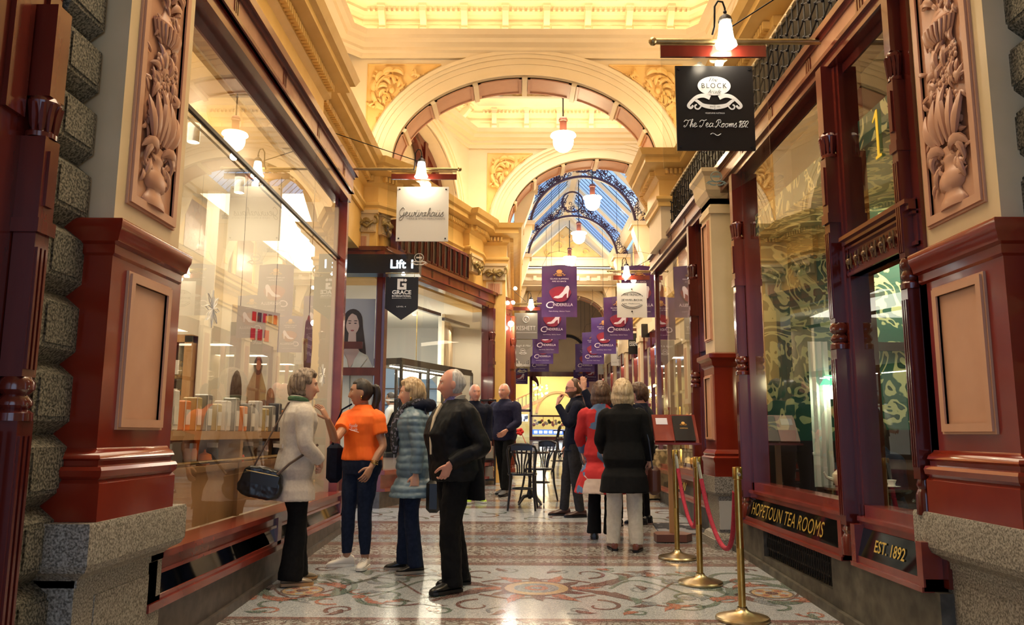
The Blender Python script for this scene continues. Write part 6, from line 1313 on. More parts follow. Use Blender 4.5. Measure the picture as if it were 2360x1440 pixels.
def cafe_table(x, y, z, label, r=.32):
    t = thing('round_table', label, 'table', (x, y, z)); b = MB(); b.lathe([(0, .70), (r, .70), (r+.01, .715), (r, .73), (0, .73)], (x, y, z), 24); b.build('tabletop', mat('dark_polished_top', (.03, .02, .02), .12), t, smooth=True)
    b = MB(); b.lathe([(.03, .7), (.022, .5), (.035, .42), (.02, .36), (.03, .2), (.05, .12), (.02, .08), (0, .08)], (x, y, z), 10)
    for i in range(4): a = PI/4+PI/2*i; b.tube([(x, y, z+.13), (x+.12*math.cos(a), y+.12*math.sin(a), z+.11), (x+.22*math.cos(a), y+.22*math.sin(a), z+.015)], [.022, .02, .016], 6)
    b.build('pedestal', M['iron'], t, smooth=True); return t
for i, (x, y) in enumerate(((2.75, 6.35), (2.85, 5.1), (3.5, 6.0))):
    cafe_table(x, y, .22, 'round dark table inside the tea room, %s' % ('by the main window below the drape', 'behind the established-date panel window', 'deeper in the room')[i])
t = thing('teapot', 'small cream teapot on the tea room table behind the main window', 'teapot', (2.62, 6.5, .96)); b = MB(); b.lathe([(0, 0), (.05, 0), (.075, .04), (.07, .09), (.04, .12), (0, .125)], (2.62, 6.5, .955), 14); b.build('body', mat('cream_china', (.7, .66, .5), .25), t, smooth=True)
b = MB(); b.lathe([(.04, .12), (.02, .14), (.012, .155), (0, .16)], (2.62, 6.5, .955), 10); b.build('lid', M['signwhite'], t, smooth=True); b = MB(); b.tube([(2.55, 6.5, 1.0), (2.5, 6.5, 1.02), (2.48, 6.5, 1.06)], [.016, .012, .009], 6); b.build('spout', M['signwhite'], t); b = MB(); b.tube([(2.69, 6.5, 1.05), (2.73, 6.5, 1.04), (2.73, 6.5, 1.0), (2.69, 6.5, .98)], .007, 6); b.build('handle', M['signwhite'], t)
for i, (x, y) in enumerate(((2.9, 6.25), (2.7, 6.15), (3.0, 5.2), (2.8, 4.95), (3.45, 6.1))):
    b = MB(); b.lathe([(0, 0), (.03, .003), (.065, .012), (.03, .008), (.025, .03), (.038, .06), (.034, .06), (.0, .02)], (x, y, .955), 14); tag(b.build('teacup', mat('white_china', (.75, .76, .75), .25), smooth=True), 'white teacup and saucer on a tea room table, %s' % ('main window table, farther cup', 'main window table, nearer cup', 'right window table, farther cup', 'right window table, nearer cup', 'table deep in the room')[i], 'cup')
def bent_chair(x, y, z, rz, label, m=None, grp=None):
    t = thing('bentwood_chair', label, 'chair', (x, y, z), rz, grp); W = WM[t.name]; m = m or M['chair']
    b = MB(W); b.lathe([(0, .445), (.19, .445), (.20, .455), (.20, .47), (.185, .475), (0, .47)], (0, 0, 0), 20); b.build('seat', m, t, smooth=True)
    for (sx, sy) in ((-1, -1), (1, -1), (-1, 1), (1, 1)):
        b = MB(W)
        if sy > 0: b.tube([(sx*.15, .13, .46), (sx*.17, .16, .25), (sx*.20, .22, 0)], [.017, .016, .013], 8)
        else: b.tube([(sx*.15, -.15, .46), (sx*.155, -.17, .25), (sx*.18, -.23, 0)], [.017, .016, .013], 8)
        b.build('leg', m, t, smooth=True)
    b = MB(W); b.tube([(.15*math.cos(a), .15*math.sin(a), .27) for a in [2*PI*i/20 for i in range(21)]], .009, 6, cap=False); b.build('stretcher', m, t, smooth=True)
    b = MB(W); b.tube([(-.16, -.14, .46), (-.175, -.17, .62), (-.19, -.20, .76), (-.17, -.22, .82), (-.08, -.235, .85), (0, -.24, .855), (.08, -.235, .85), (.17, -.22, .82), (.19, -.20, .76), (.175, -.17, .62), (.16, -.14, .46)], .017, 8); b.build('back_hoop', m, t, smooth=True)
    b = MB(W)
    for i in range(5): u = (i-2)*.028; v = (i-2)*.062; b.tube([(u, -.155, .47), (u*1.1, -.175, .58), (v, -.215, .74), (v*1.05, -.235, .83)], [.010, .011, .012, .009], 6)
    b.box(-.14, .14, -.245, -.225, .77, .845); b.build('back_slats', m, t, smooth=True); return t
M['chair'] = mat('black_lacquered_wood', (.010, .009, .012), .28)
bent_chair(3.3, 5.35, .22, .5, 'dark chair inside the tea room behind the right window'); bent_chair(2.85, 6.95, .22, 2.4, 'dark chair inside the tea room beside the drape')
# ------------------------------------------------------------------ café furniture in the arcade
cafe_table(.20, 11.25, FZ(11.25), 'small round cafe table with cast foot and a red flower, between two black chairs', .27)
bent_chair(.09, 10.75, FZ(10.75), -.05, 'black bentwood chair with fan back turned to the camera at the cafe table'); bent_chair(.34, 11.65, FZ(11.65), 2.6, 'black bentwood chair on the far side of the cafe table', grp=None)
t = thing('flower_holder', 'single red flower in a slim steel holder on the cafe table', 'flower', (.16, 11.3, FZ(11.25)+.73)); b = MB(); b.lathe([(0, 0), (.03, 0), (.012, .02), (.01, .12), (0, .12)], (.16, 11.3, FZ(11.25)+.73), 8); b.build('holder', tb[0], t); b = MB(); [b.ball((.06+.03*math.cos(a), 11.3, FZ(11.25)+1.0+.03*math.sin(a)), .028, 6) for a in (0, 1.2, 2.5, 3.7, 5)]; b.tube([(.16, 11.3, FZ(11.25)+.8), (.08, 11.3, FZ(11.25)+.98)], .004, 4); b.build('petals', mat('red_petals', (.75, .02, .01), .6), t, smooth=True)
t = thing('serviette_box', 'steel serviette dispenser on the cafe table', 'dispenser', (.27, 11.2, FZ(11.25)+.73)); b = MB(); b.bbox(.24, .32, 11.16, 11.24, FZ(11.25)+.73, FZ(11.25)+.86, .006); b.build('body', tb[0], t); b = MB(); b.box(.25, .31, 11.155, 11.16, FZ(11.25)+.76, FZ(11.25)+.84); b.build('napkins', lab, t)
cafe_table(1.15, 16.4, FZ(16.4), 'dark round table in the arcade beyond the person on the phone', .3); bent_chair(.86, 16.2, FZ(16.2), 1.2, 'dark bentwood chair by the table beyond the person on the phone'); bent_chair(1.25, 15.7, FZ(15.7), .1, 'dark bentwood chair half hidden behind the dark suit jacket')
bent_chair(.95, 21.2, FZ(21.2), 1.4, 'farthest dark cafe chair before the yellow shopfront'); cafe_table(1.3, 21.4, FZ(21.4), 'farthest small cafe table before the yellow shopfront', .3)
# ------------------------------------------------------------------ rope barrier
def stanchion(x, y, label):
    z = FZ(y); t = thing('rope_stanchion', label, 'stanchion', (x, y, z)); P = (x, y, z)
    b = MB(); b.lathe([(0, 0), (.17, 0), (.172, .012), (.165, .022), (.12, .035), (.06, .048), (.036, .065), (.03, .08)], P, 32); b.build('base', nmat('satin_brass_base', (.52, .42, .26), (.44, .34, .19), 25, .3, metal=1.), t, smooth=True)
    b = MB(); b.lathe([(.0235, .07), (.0235, .44), (.0245, .445), (.0235, .45), (.0235, .90)], P, 20); b.build('post', M['brass'], t, smooth=True)
    b = MB(); b.lathe([(.0235, .88), (.032, .885), (.032, .955), (.029, .962), (0, .965)], P, 20); b.build('cap', M['brass'], t, smooth=True)
    b = MB(); b.tube([(x-.0, y+.03, z+.92), (x, y+.055, z+.915)], .010, 8); b.tube([(x, y-.03, z+.92), (x, y-.055, z+.915)], .010, 8); b.build('rope_ring', tb[0], t)
SP = ((1.46, 5.32), (1.43, 6.36), (1.46, 7.38))
for (x, y), l in zip(SP, ('nearest brass stanchion post, in front of the lettered tea room panel', 'middle brass stanchion post of the rope barrier', 'farthest brass stanchion post, in front of the menu stand')): stanchion(x, y, l)
rm = nmat('crimson_velvet_rope', (.28, .008, .03), (.38, .015, .05), 60, .8, .2)
for k in (0, 1):
    (xa, ya), (xb, yb) = SP[k], SP[k+1]; za = FZ(ya)+.905; zb_ = FZ(yb)+.905; pts = []
    for i in range(25):
        t_ = i/24; u = 2*t_-1; sag = .55*(1-(math.cosh(1.9*u)-1)/(math.cosh(1.9)-1)); pts.append((xa+(xb-xa)*t_+.05*math.sin(PI*t_), ya+.06+(yb-ya-.12)*t_, za+(zb_-za)*t_-sag))
    t = thing('velvet_rope', ('sagging crimson rope between the nearest and middle stanchions', 'sagging crimson rope between the middle and farthest stanchions')[k], 'rope', pts[12])
    b = MB(); b.tube(pts[1:-1], .017, 10); b.build('rope', rm, t, smooth=True); b = MB(); b.tube(pts[:2], .012, 8); b.tube(pts[-2:], .012, 8); b.build('end_hook', tb[0], t)
# ------------------------------------------------------------------ menu stand, mat, clothed pedestal
zf = FZ(8.35); t = thing('menu_stand', 'dark wooden menu stand holding a brown card and a black menu with gold crest', 'stand', (1.61, 8.35, zf))
b = MB(); b.prism([(1.42, 8.2), (1.72, 8.2), (1.80, 8.32), (1.74, 8.5), (1.47, 8.5), (1.42, 8.38)], zf+.003, zf+.075, ax='z'); b.build('base', mat('reddish_base_block', (.16, .06, .04), .4), t)
b = MB(); b.box(1.585, 1.635, 8.36, 8.40, zf+.07, 1.30); b.build('post', M['oak'], t)
b = MB(); b.add([(1.43, 8.22, 1.27), (1.88, 8.22, 1.27), (1.88, 8.42, 1.56), (1.43, 8.42, 1.56), (1.43, 8.24, 1.25), (1.88, 8.24, 1.25), (1.88, 8.44, 1.54), (1.43, 8.44, 1.54)], [(0, 1, 2, 3), (7, 6, 5, 4), (0, 4, 5, 1), (2, 6, 7, 3), (1, 5, 6, 2), (0, 3, 7, 4)]); b.box(1.42, 1.89, 8.16, 8.25, 1.25, 1.27); b.build('tilted_board', M['woodred'], t)
tl = Vector((0, .2, .29)).normalized(); Tm = Matrix.Translation((1.74, 8.302, 1.41)) @ Matrix((Vector((1, 0, 0)), -(Vector((1, 0, 0)).cross(tl)), tl)).transposed().to_4x4()
t2_ = thing('menu_card', 'black menu with a gold crest resting on the menu stand', 'menu', (1.74, 8.3, 1.3)); b = MB(Tm); b.box(-.105, .105, -.012, 0, -.15, .16); b.build('cover', M['signblack'], t2_); b = MB(); 
def crest_on(b, T, s):
    b.T = T; b.add([(.3*s*math.cos(a), -.014, .28*s+.28*s*math.sin(a)) for a in [2*PI*i/20 for i in range(20)]], [tuple(range(20))])
    for e in (-1, 1): b.tube([(0, -.014, 0), (e*.35*s, -.014, .08*s), (e*.6*s, -.014, -.12*s), (e*.4*s, -.014, -.2*s), (0, -.014, -.12*s)], .05*s, 4)
    b.T = IDENT
crest_on(b, Tm @ Matrix.Translation((0, 0, .05)), .06); addtext(b, 'HOPETOUN', .08, .012, Tm @ Matrix.Translation((0, -.013, -.0)), 0); b.build('gold_crest', M['goldp'], t2_)
t3_ = thing('menu_card', 'brown menu card with a white paper slip on the menu stand', 'menu', (1.53, 8.3, 1.3)); b = MB(Tm @ Matrix.Translation((-.21, 0, 0))); b.box(-.10, .10, -.008, 0, -.15, .15); b.build('cover', M['woodred'], t3_); b = MB(Tm @ Matrix.Translation((-.21, 0, 0))); b.box(-.07, .05, -.011, -.008, .05, .13); b.build('paper_slip', mat('blue_white_paper', (.60, .62, .75), .5), t3_)
y0, y1 = 8.75, 9.5; b = MB(); b.add([(1.55, y0, FZ(y0)+.012), (2.05, y0, FZ(y0)+.012), (2.12, y1, FZ(y1)+.012), (1.6, y1, FZ(y1)+.012), (1.55, y0, FZ(y0)+.002), (2.05, y0, FZ(y0)+.002), (2.12, y1, FZ(y1)+.002), (1.6, y1, FZ(y1)+.002)], [(0, 1, 2, 3), (0, 4, 5, 1), (1, 5, 6, 2), (2, 6, 7, 3), (3, 7, 4, 0)])
tag(b.build('door_mat', nmat('patterned_door_mat', (.012, .012, .02), (.22, .22, .24), 5, .9, lo=.52, hi=.56)), 'dark door mat with a pale motif behind the menu stand', 'mat')
zf = FZ(12.1); t = thing('clothed_pedestal', 'pedestal draped in gold floral brocade beside the right shopfront', 'pedestal', (2.05, 12.1, zf)); b = MB(); n = 40; v = []
for j, (s_, z) in enumerate(((0, 1.0), (.85, 1.0), (1, .98), (1.0, .6), (1.03, .2), (1.08, .02))):
    for i in range(n):
        a = 2*PI*i/n; c, s2 = math.cos(a), math.sin(a); k_ = max(abs(c), abs(s2)); r = .2/k_*(.8+.2*k_)*s_*(1+(.05*math.sin(a*9) if j > 2 else 0)); v.append((2.05+r*c, 12.1+r*s2, zf+z*.72))
b.add(v, [(j*n+i, j*n+(i+1) % n, (j+1)*n+(i+1) % n, (j+1)*n+i) for j in range(5) for i in range(n)]); b.build('cloth', nmat('gold_floral_brocade', (.42, .32, .17), (.16, .12, .06), 9, .7, lo=.48, hi=.56), t, smooth=True)
b = MB(); b.box(1.9, 2.2, 11.95, 12.25, zf+.01, zf+.7); b.build('core', M['dark'], t)
b = MB(); [b.ball((2.0+.07*math.cos(i*1.9), 12.1+.05*math.sin(i*2.3), zf+.76+.02*(i % 3)), .06, 8, 0, (1.2, 1, .6)) for i in range(6)]; tag(b.build('folded_bag', nmat('black_white_leather', (.01, .01, .012), (.5, .5, .52), 14, .3, lo=.55, hi=.6), smooth=True), 'crumpled black and white bag on top of the brocade pedestal', 'bag')
# cake display in the second right window
t = thing('cake_stand', 'brightly lit tiered stand of cakes in the window beyond the slim pilaster', 'cake stand', (2.6, 10.9, .5)); b = MB()
for z in (.95, 1.15, 1.35, 1.55): b.box(2.35, 2.85, 10.3, 11.5, z, z+.015)
for x in (2.36, 2.84):
    for y in (10.31, 11.49): b.box(x-.01, x+.01, y-.01, y+.01, .5, 1.75)
b.build('tiers', M['brass'], t); b = MB(); b.box(2.33, 2.88, 10.28, 11.52, .4, .94); b.build('cabinet', M['wood'], t)
ck = [mat('golden_sponge', (.75, .45, .12), .6), mat('chocolate_icing', (.10, .04, .02), .4), mat('cream_icing', (.85, .75, .5), .5), mat('berry_topping', (.5, .05, .04), .4)]; rnd = random.Random(4)
kn = ('golden sponge', 'chocolate', 'cream', 'berry topped')
for zi, z in enumerate((.965, 1.165, 1.365, 1.565)):
    for j in range(7):
        k = (j+zi*2) % 4; b = MB(); b.lathe([(0, 0), (.05, 0), (.052, .05), (.045, .06), (.02, .075), (0, .09)], (2.44+.1*(j % 2), 10.42+.16*j, z), 10)
        tag(b.build('small_cake', ck[k], smooth=True), '%s cake on the %s tier of the stand, number %s from near end' % (kn[k], ('bottom', 'second', 'third', 'top')[zi], ('one', 'two', 'three', 'four', 'five', 'six', 'seven')[j]), 'cake', 'cakes on the lit stand')
point('cake_light', (2.6, 10.5, 1.9), 10, (1, .8, .4), .05); point('cake_light', (2.5, 11.0, 1.1), 4, (1, .8, .4), .03)
area('cafe_room_light', (3.6, 10.3, 3.9), 1.5, 22, WARM2, (0, 0, 0), 2.5)
t = thing('hanging_ornament', 'gilded curved arm lamp leaning in the main tea room window', 'ornament', (2.4, 5.5, .95)); b = MB(); b.tube([(2.35, 5.45+.12*math.cos(a), 1.0+.09*math.sin(a)) for a in [i*.4 for i in range(12)]], .02, 8); tag(t, 'yellow curved chair arm seen low inside the main tea room window', 'chair'); b.build('arm', mat('yellow_lacquer', (.65, .45, .03), .3), t, smooth=True); t.name = 'yellow_chair_arm'
# ------------------------------------------------------------------ people
def remesh(b, vox, it=2, disp=None, fac=.5):
    me = bpy.data.meshes.new('r'); me.from_pydata([tuple(v) for v in b.v], [], b.f); o = bpy.data.objects.new('r', me); col.objects.link(o)
    m = o.modifiers.new('r', 'REMESH'); m.mode = 'VOXEL'; m.voxel_size = vox
    if it: s = o.modifiers.new('s', 'SMOOTH'); s.iterations = it; s.factor = fac
    bpy.context.view_layer.update(); r = bpy.data.meshes.new_from_object(o.evaluated_get(bpy.context.evaluated_depsgraph_get()))
    bpy.data.objects.remove(o); bpy.data.meshes.remove(me)
    if disp:
        ns = [v.normal.copy() for v in r.vertices]
        for v, n in zip(r.vertices, ns): v.co += n*disp(v.co, n)
    out = MB(); out.v = [v.co.copy() for v in r.vertices]; out.f = [list(p.vertices) for p in r.polygons]; out.m = [0]*len(out.f); bpy.data.meshes.remove(r); return out
def spath(pts, rad, m=4):
    P_ = [Vector(p) for p in pts]; n = len(P_); o = []; r = []
    for i in range(n-1):
        p0, p1, p2, p3 = P_[max(0, i-1)], P_[i], P_[i+1], P_[min(n-1, i+2)]
        for q in range(m):
            t = q/m; o.append(.5*((2*p1)+(p2-p0)*t+(2*p0-5*p1+4*p2-p3)*t*t+(3*p1-p0-3*p2+p3)*t**3)); r.append(rad[i]+(rad[i+1]-rad[i])*(t*t*(3-2*t)))
    o.append(P_[-1]); r.append(rad[-1]); return o, r
def limb(b, pts, rad, m=4, n=12, k=0, caps=True):
    o, r = spath(pts, rad, m)
    if caps:
        d0 = (o[0]-o[1]).normalized(); d1 = (o[-1]-o[-2]).normalized()
        o = [o[0]+d0*r[0]*.9, o[0]+d0*r[0]*.6]+o+[o[-1]+d1*r[-1]*.6, o[-1]+d1*r[-1]*.9]; r = [r[0]*.35, r[0]*.8]+r+[r[-1]*.8, r[-1]*.35]
    b.tube(o, r, n, k)
def rings(b, rs, n=24, p=2.4, k=0):
    """torso-like loft of horizontal rings (z, rx, ry, xo, yo)"""
    v = []
    for (z, rx, ry, xo, yo) in rs:
        for j in range(n):
            t = 2*PI*j/n; c, s = math.cos(t), math.sin(t); q = (abs(c)**p+abs(s)**p)**(-1/p); v.append((xo+rx*c*q, yo+ry*s*q, z))
    m = len(rs); f = [(i*n+j, i*n+(j+1) % n, (i+1)*n+(j+1) % n, (i+1)*n+j) for i in range(m-1) for j in range(n)]+[list(range(n-1, -1, -1)), list(range((m-1)*n, m*n))]
    b.add(v, f, k)
def gs(x, s): return math.exp(-(x/s)**2)
def headp(d, male=False, smile=0.):
    sx, sy, sz = d
    x = .073*math.copysign(abs(sx)**.92, sx); y = .093*sy; z = .114*sz
    if sz < 0:
        t = -sz; x *= 1-(.30 if not male else .20)*t**1.4
        if sy < 0: y *= 1-.52*t
        else: y = .093*sy**(1-.42*ss(0, .8, t))*(1-.10*t)
        if sy < 0 and t > .5: z *= 1-.2*(t-.5)
    if sy < 0: y -= .006*(1-abs(sz))
    else: y -= .004*gs(x, .03)*0
    if sy > 0:
        if -.040 < z < .024:
            u = (.024-z)/.064; y += .030*(u**1.3)*gs(x, .0085+.008*u)
        elif z <= -.040 and z > -.052: y += .030*(1-(-.040-z)/.012)*gs(x, .0155)
        y += .005*gs(z-.030, .010)*gs(x, .045); y -= .011*gs(z-.008, .013)*(gs(x-.031, .016)+gs(x+.031, .016))
        y += (.004+.005*smile)*gs(z+.026, .016)*(gs(x-.040, .018)+gs(x+.040, .018))
        y += .0085*gs(z+.058, .005)*gs(x, .020+.004*smile)+.0085*gs(z+.071, .006)*gs(x, .018); y -= .0035*gs(z+.0645, .003)*gs(x, .024); y += .008*gs(z+.098, .012)*gs(x, .022); y -= .002*gs(z+.082, .006)*gs(x, .02)
    return Vector((x, y, z))
def headgrid(b, off=None, nu=88, nv=60, male=False, smile=0., k=0):
    v = []
    for i in range(nv+1):
        a = PI*i/nv
        for j in range(nu):
            t = 2*PI*j/nu; d = Vector((math.sin(a)*math.cos(t), math.sin(a)*math.sin(t), math.cos(a))); p = headp(d, male, smile)
            if off: p = p+Vector((d.x, d.y, d.z)).normalized()*off(p, d)
            v.append(p)
    b.add(v, [(i*nu+j, (i+1)*nu+j, (i+1)*nu+(j+1) % nu, i*nu+(j+1) % nu) for i in range(nv) for j in range(nu)], k)
def ss(a, b_, x): t = max(0., min(1., (x-a)/(b_-a))); return t*t*(3-2*t)
def hair_off(style):
    def f(p, d):
        x, y, z = p; n_ = .004*noise.noise(Vector((x*55, y*55, z*22)))+.002*noise.noise(Vector((x*160, y*160, z*40)))
        hl = {'receding': .082, 'bald': .2}.get(style, .066)
        front = ss(hl-.01, hl+.014, z+.15*max(0, -(y-.02))*3)      # above the hairline counts at the front
        back = ss(.022, -.012, y)                                   # behind the ears
        low = ss(-.085, -.06, z) if style in ('short', 'receding', 'bald', 'ponytail', 'curly') else ss(-.115, -.09, z)
        side = back*low
        if style == 'bald': m = max(side*ss(.118, .085, z), ss(.02, -.03, y)*ss(.03, .06, z)); th = .005
        elif style == 'receding': m = max(side*ss(.12, .09, z), front*ss(.05, -.01, y)); th = .009
        elif style == 'ponytail': m = max(front, side, ss(.055, .03, y)*ss(.01, .03, z)); th = .008
        elif style == 'short': m = max(front, side, ss(.06, .035, y)*ss(.0, .03, z)); th = .024*(.7+.5*ss(-.05, .06, z))
        elif style == 'curly': m = max(front, side, ss(.06, .035, y)*ss(-.01, .03, z)); th = .028
        else: m = max(front, side, ss(.055, .03, y)*ss(-.06, -.03, z)); th = .028
        return -.008+(th+.008+n_*(1 if th > .01 else .3))*m
    return f
def hand(b, w, d, pn, side, curl=.35, s=1.0, spread=.0, thumb=.6, k=0):
    """w wrist, d pointing direction, pn palm normal; thumb goes to the 'side' edge"""
    w = Vector(w); d = Vector(d).normalized(); pn = Vector(pn); pn = (pn-d*pn.dot(d)).normalized(); u = d.cross(pn).normalized()*side
    # palm as a flattened loft
    n = 12; st = ((-.01, .025, .019), (.0, .026, .018), (.03, .036, .017), (.065, .041, .014), (.088, .040, .012), (.096, .034, .008)); v = []
    for (t, hw, ht) in st:
        for j in range(n): a = 2*PI*j/n; v.append(w+d*t*s+u*(hw*math.cos(a))*s+pn*(ht*math.sin(a))*s)
    b.add(v, [(i*n+j, i*n+(j+1) % n, (i+1)*n+(j+1) % n, (i+1)*n+j) for i in range(5) for j in range(n)]+[list(range(n)), list(range(5*n, 6*n))], k)
    for q, (uo, L_, r) in enumerate(((.031, .070, .0085), (.0105, .078, .0088), (-.0105, .073, .0085), (-.031, .058, .0075))):
        p = w+d*.088*s+u*uo*s; ang = 0; pts = [p-d*.012*s, p]; dd = (d+u*(spread*(1.5-q)*.25)).normalized(); c_ = curl*(1+.12*q)
        for ph, fr in enumerate((.45, .30, .25)):
            ang += c_*(.7, 1.1, .8)[ph]; dv = dd*math.cos(ang)+pn*math.sin(ang); p = p+dv*L_*fr*s; pts.append(p)
        limb(b, pts, [r*s, r*s, r*.97*s, r*.9*s, r*.75*s], 2, 8, k)
    p = w+d*.022*s+u*.026*s+pn*.006*s; t1 = (d*.75+u*.75+pn*thumb*.5).normalized(); t2 = (d*1.0+u*.35+pn*thumb).normalized(); pts = [p, p+t1*.034*s, p+t1*.034*s+t2*.032*s, p+t1*.034*s+t2*.032*s+(t2+d*.3).normalized()*.024*s]
    limb(b, pts, [.013*s, .0115*s, .010*s, .008*s], 2, 8, k)
def skinmat(name, c, lip):
    m = mat(name, c, .45); nt = m.node_tree; n = nt.nodes; L = nt.links; b = n['Principled BSDF']; a = n.new('ShaderNodeAttribute'); a.attribute_name = 'tint'
    L.new(a.outputs['Color'], b.inputs['Base Color']); b.inputs['Subsurface Weight'].default_value = .12; b.inputs['Subsurface Radius'].default_value = (.02, .008, .004); b.inputs['Subsurface Scale'].default_value = .3
    m['skin'] = c; m['lip'] = lip; return m
def folds(amp, sc=9., zsq=.35, seed=0.):
    def f(p, n):
        q = Vector((p.x*sc+seed, p.y*sc, p.z*sc*zsq)); return amp*(noise.noise(q)+.5*noise.noise(q*2.3)+.25*noise.noise(q*5.1))
    return f
def puffer(p, n):
    return .007*abs(math.sin(p.z*PI/.062+.9*noise.noise(Vector((p.x*8, p.y*8, p.z*3)))))-.003+.004*noise.noise(p*26)
def person(label, loc, rz, H, sp):
    s = H/1.65; male = sp.get('male', False); vox = sp.get('vox', .008)
    t = thing('person', label, 'person', loc, rz, sp.get('group')); WM[t.name] = WM[t.name] @ Matrix.Diagonal((s, s, s, 1)); t.scale = (s, s, s); W = WM[t.name]
    def put(b, name, m, par=None, sm=True):
        b.v = [W @ v for v in b.v]; return b.build(name, m, par or t, smooth=sm)
    lean = sp.get('lean', 0.); bel = sp.get('belly', 0.); fat = sp.get('fat', 1.)
    yo = lambda z: lean*max(0, z-.9)
    shx = .19 if male else .17
    base = [(.80, .145, .10, -.005), (.88, .165, .115, -.01), (.95, .158, .11, -.005), (1.05, .135, .098+bel*.6, bel*.5), (1.15, .138, .102+bel, bel*.5), (1.25, .155, .112+bel*.3, .005), (1.32, .160, .100, .0), (1.37, .120, .075, -.005), (1.405, .062, .058, .0)]
    if male: base = [(z, rx*(1.0+.10*ss(1.0, 1.3, z)), ry*1.05, y_) for (z, rx, ry, y_) in base]
    base = [(z, rx*fat, ry*fat, y_) for (z, rx, ry, y_) in base]
    arms = sp['arms']; legs = sp.get('legs', {}); hc = Vector((0, .02+yo(1.5)+sp.get('hfwd', .01), 1.535)); hy = math.radians(sp.get('hyaw', 0)); hp = math.radians(sp.get('hpitch', 0))
    HM = Matrix.Translation(hc) @ Matrix.Rotation(hy, 4, 'Z') @ Matrix.Rotation(hp, 4, 'X') @ Matrix.Diagonal((1.06, 1.06, 1.06, 1))
    body = MB(); rings(body, [(z, rx*.93, ry*.93, 0, y_+yo(z)) for (z, rx, ry, y_) in base])
    nb = Vector((0, yo(1.38)-.012, 1.36)); nk = .058 if male else .049; limb(body, [nb, hc+Vector((0, -.022, -.075)), hc+Vector((0, -.012, -.02))], [nk*1.15, nk, nk], 4, 14)
    body.T = HM; headgrid(body, male=male, smile=sp.get('smile', 0.))
    for e in (-1, 1): body.T = HM @ Matrix.Translation((e*.073, -.006, -.008)) @ Matrix.Rotation(e*.35, 4, 'Z'); body.ball((0, 0, 0), .03, 12, 0, (.30, .62, 1.05))
    body.T = IDENT
    L = {}
    for e, key in ((-1, 'l'), (1, 'r')):
        g = legs.get(key, {}); hip = Vector((e*.085, -.0, .86)); an = Vector((*g.get('foot', (e*.09, 0)), .085+g.get('fz', 0))); kn = g.get('knee'); kn = Vector(kn) if kn else hip.lerp(an, .48)+Vector((0, .025, 0)); L[key] = (hip, kn, an, g.get('toe', e*-.15))
        limb(body, [hip, hip.lerp(kn, .5), kn, kn.lerp(an, .35), an], [.082, .070, .052, .050, .034], 3, 12)
        to = L[key][3]; fd = Vector((math.sin(-to), math.cos(to), 0)) if False else Vector((-math.sin(to), math.cos(to), 0)); limb(body, [an+Vector((0, 0, -.035))-fd*.03, an+Vector((0, 0, -.05))+fd*.05, an+Vector((0, 0, -.055))+fd*.11], [.026, .020, .012], 2, 8)
    for e, key in ((-1, 'l'), (1, 'r')):
        A = arms[key]; sh = Vector((e*(shx-.03), yo(1.33), 1.305)); el, wr = Vector(A['el']), Vector(A['wr'])
        limb(body, [sh, sh.lerp(el, .5), el, el.lerp(wr, .4), wr], [.040, .041, .035, .036, .024], 3, 12)
        d = Vector(A.get('hd', wr-el)); hand(body, wr, d, A.get('pn', (-e, 0, 0)), A.get('ts', 1), A.get('curl', .35), 1.08 if male else .98, A.get('spread', .2), A.get('thumb', .5))
    r = remesh(body, sp.get('bvox', vox), 1, fac=.4); me_b = r
    c = sp['skin']['skin']; lip = sp['skin']['lip']; inv = HM.inverted(); cols = []
    cheek = (c[0]*1.05, c[1]*.82, c[2]*.80)
    for v in r.v:
        q = inv @ v; k = (c[0], c[1], c[2])
        if q.y > .05 and abs(q.x) < .03 and -.078 < q.z < -.052:
            w = 1.3*gs(q.x, .024)*gs(q.z+.064, .011); k = tuple(a+(b_-a)*min(1, w*1.5) for a, b_ in zip(c, lip))
            if sp.get('smile', 0) > .5 and abs(q.z+.0645) < .0042 and abs(q.x) < .018: k = (.75, .70, .64)
        elif q.y > .02: w = .6*gs(q.z+.028, .02)*(gs(q.x-.04, .022)+gs(q.x+.04, .022)); k = tuple(a+(b_-a)*min(1, w) for a, b_ in zip(c, cheek))
        if sp.get('beard') and q.length < .16 and q.z < -.035 and q.y > -.01 and not (abs(q.x) < .02 and -.072 < q.z < -.055): k = sp['beard']
        cols.append((*k, 1))
    bo = put(r, 'body', sp['skin']); ca = bo.data.color_attributes.new('tint', 'FLOAT_COLOR', 'POINT'); ca.data.foreach_set('color', [x for q in cols for x in q])
    # eyes and brows
    ep = headp(Vector((.031/.073, math.sqrt(1-.18), .05)).normalized(), male)
    for e in (-1, 1):
        eb = MB(HM); eb.ball((e*.031, .0665, .006), .0118, 12, 0, (1.2, 1, .7)); eb.ball((e*.031, .0745, .006), .0052, 10, 1); put(eb, 'eye', [M['eye'], M['iris']])
    eb = MB(HM)
    for e in (-1, 1): eb.tube([(e*.014, .091, .024), (e*.030, .0875, .030), (e*.046, .077, .025)], [.0025, .003, .0015], 6)
    put(eb, 'eyebrows', sp['hair'][1])
    # hair
    st, hm = sp['hair']; hb = MB(HM); headgrid(hb, hair_off(st), 110, 60)
    if st == 'bob':
        for j in range(9): a = PI*(1.02+.96*j/8)+0; limb(hb, [(.075*math.cos(a), .082*math.sin(a)+.005, .0), (.085*math.cos(a), .088*math.sin(a), -.06), (.075*math.cos(a), .075*math.sin(a), -.115)], [.03, .030, .018], 2, 8)
    if st == 'short': limb(hb, [(0, -.085, -.0), (0, -.088, -.05), (0, -.068, -.085)], [.045, .036, .018], 3, 10)
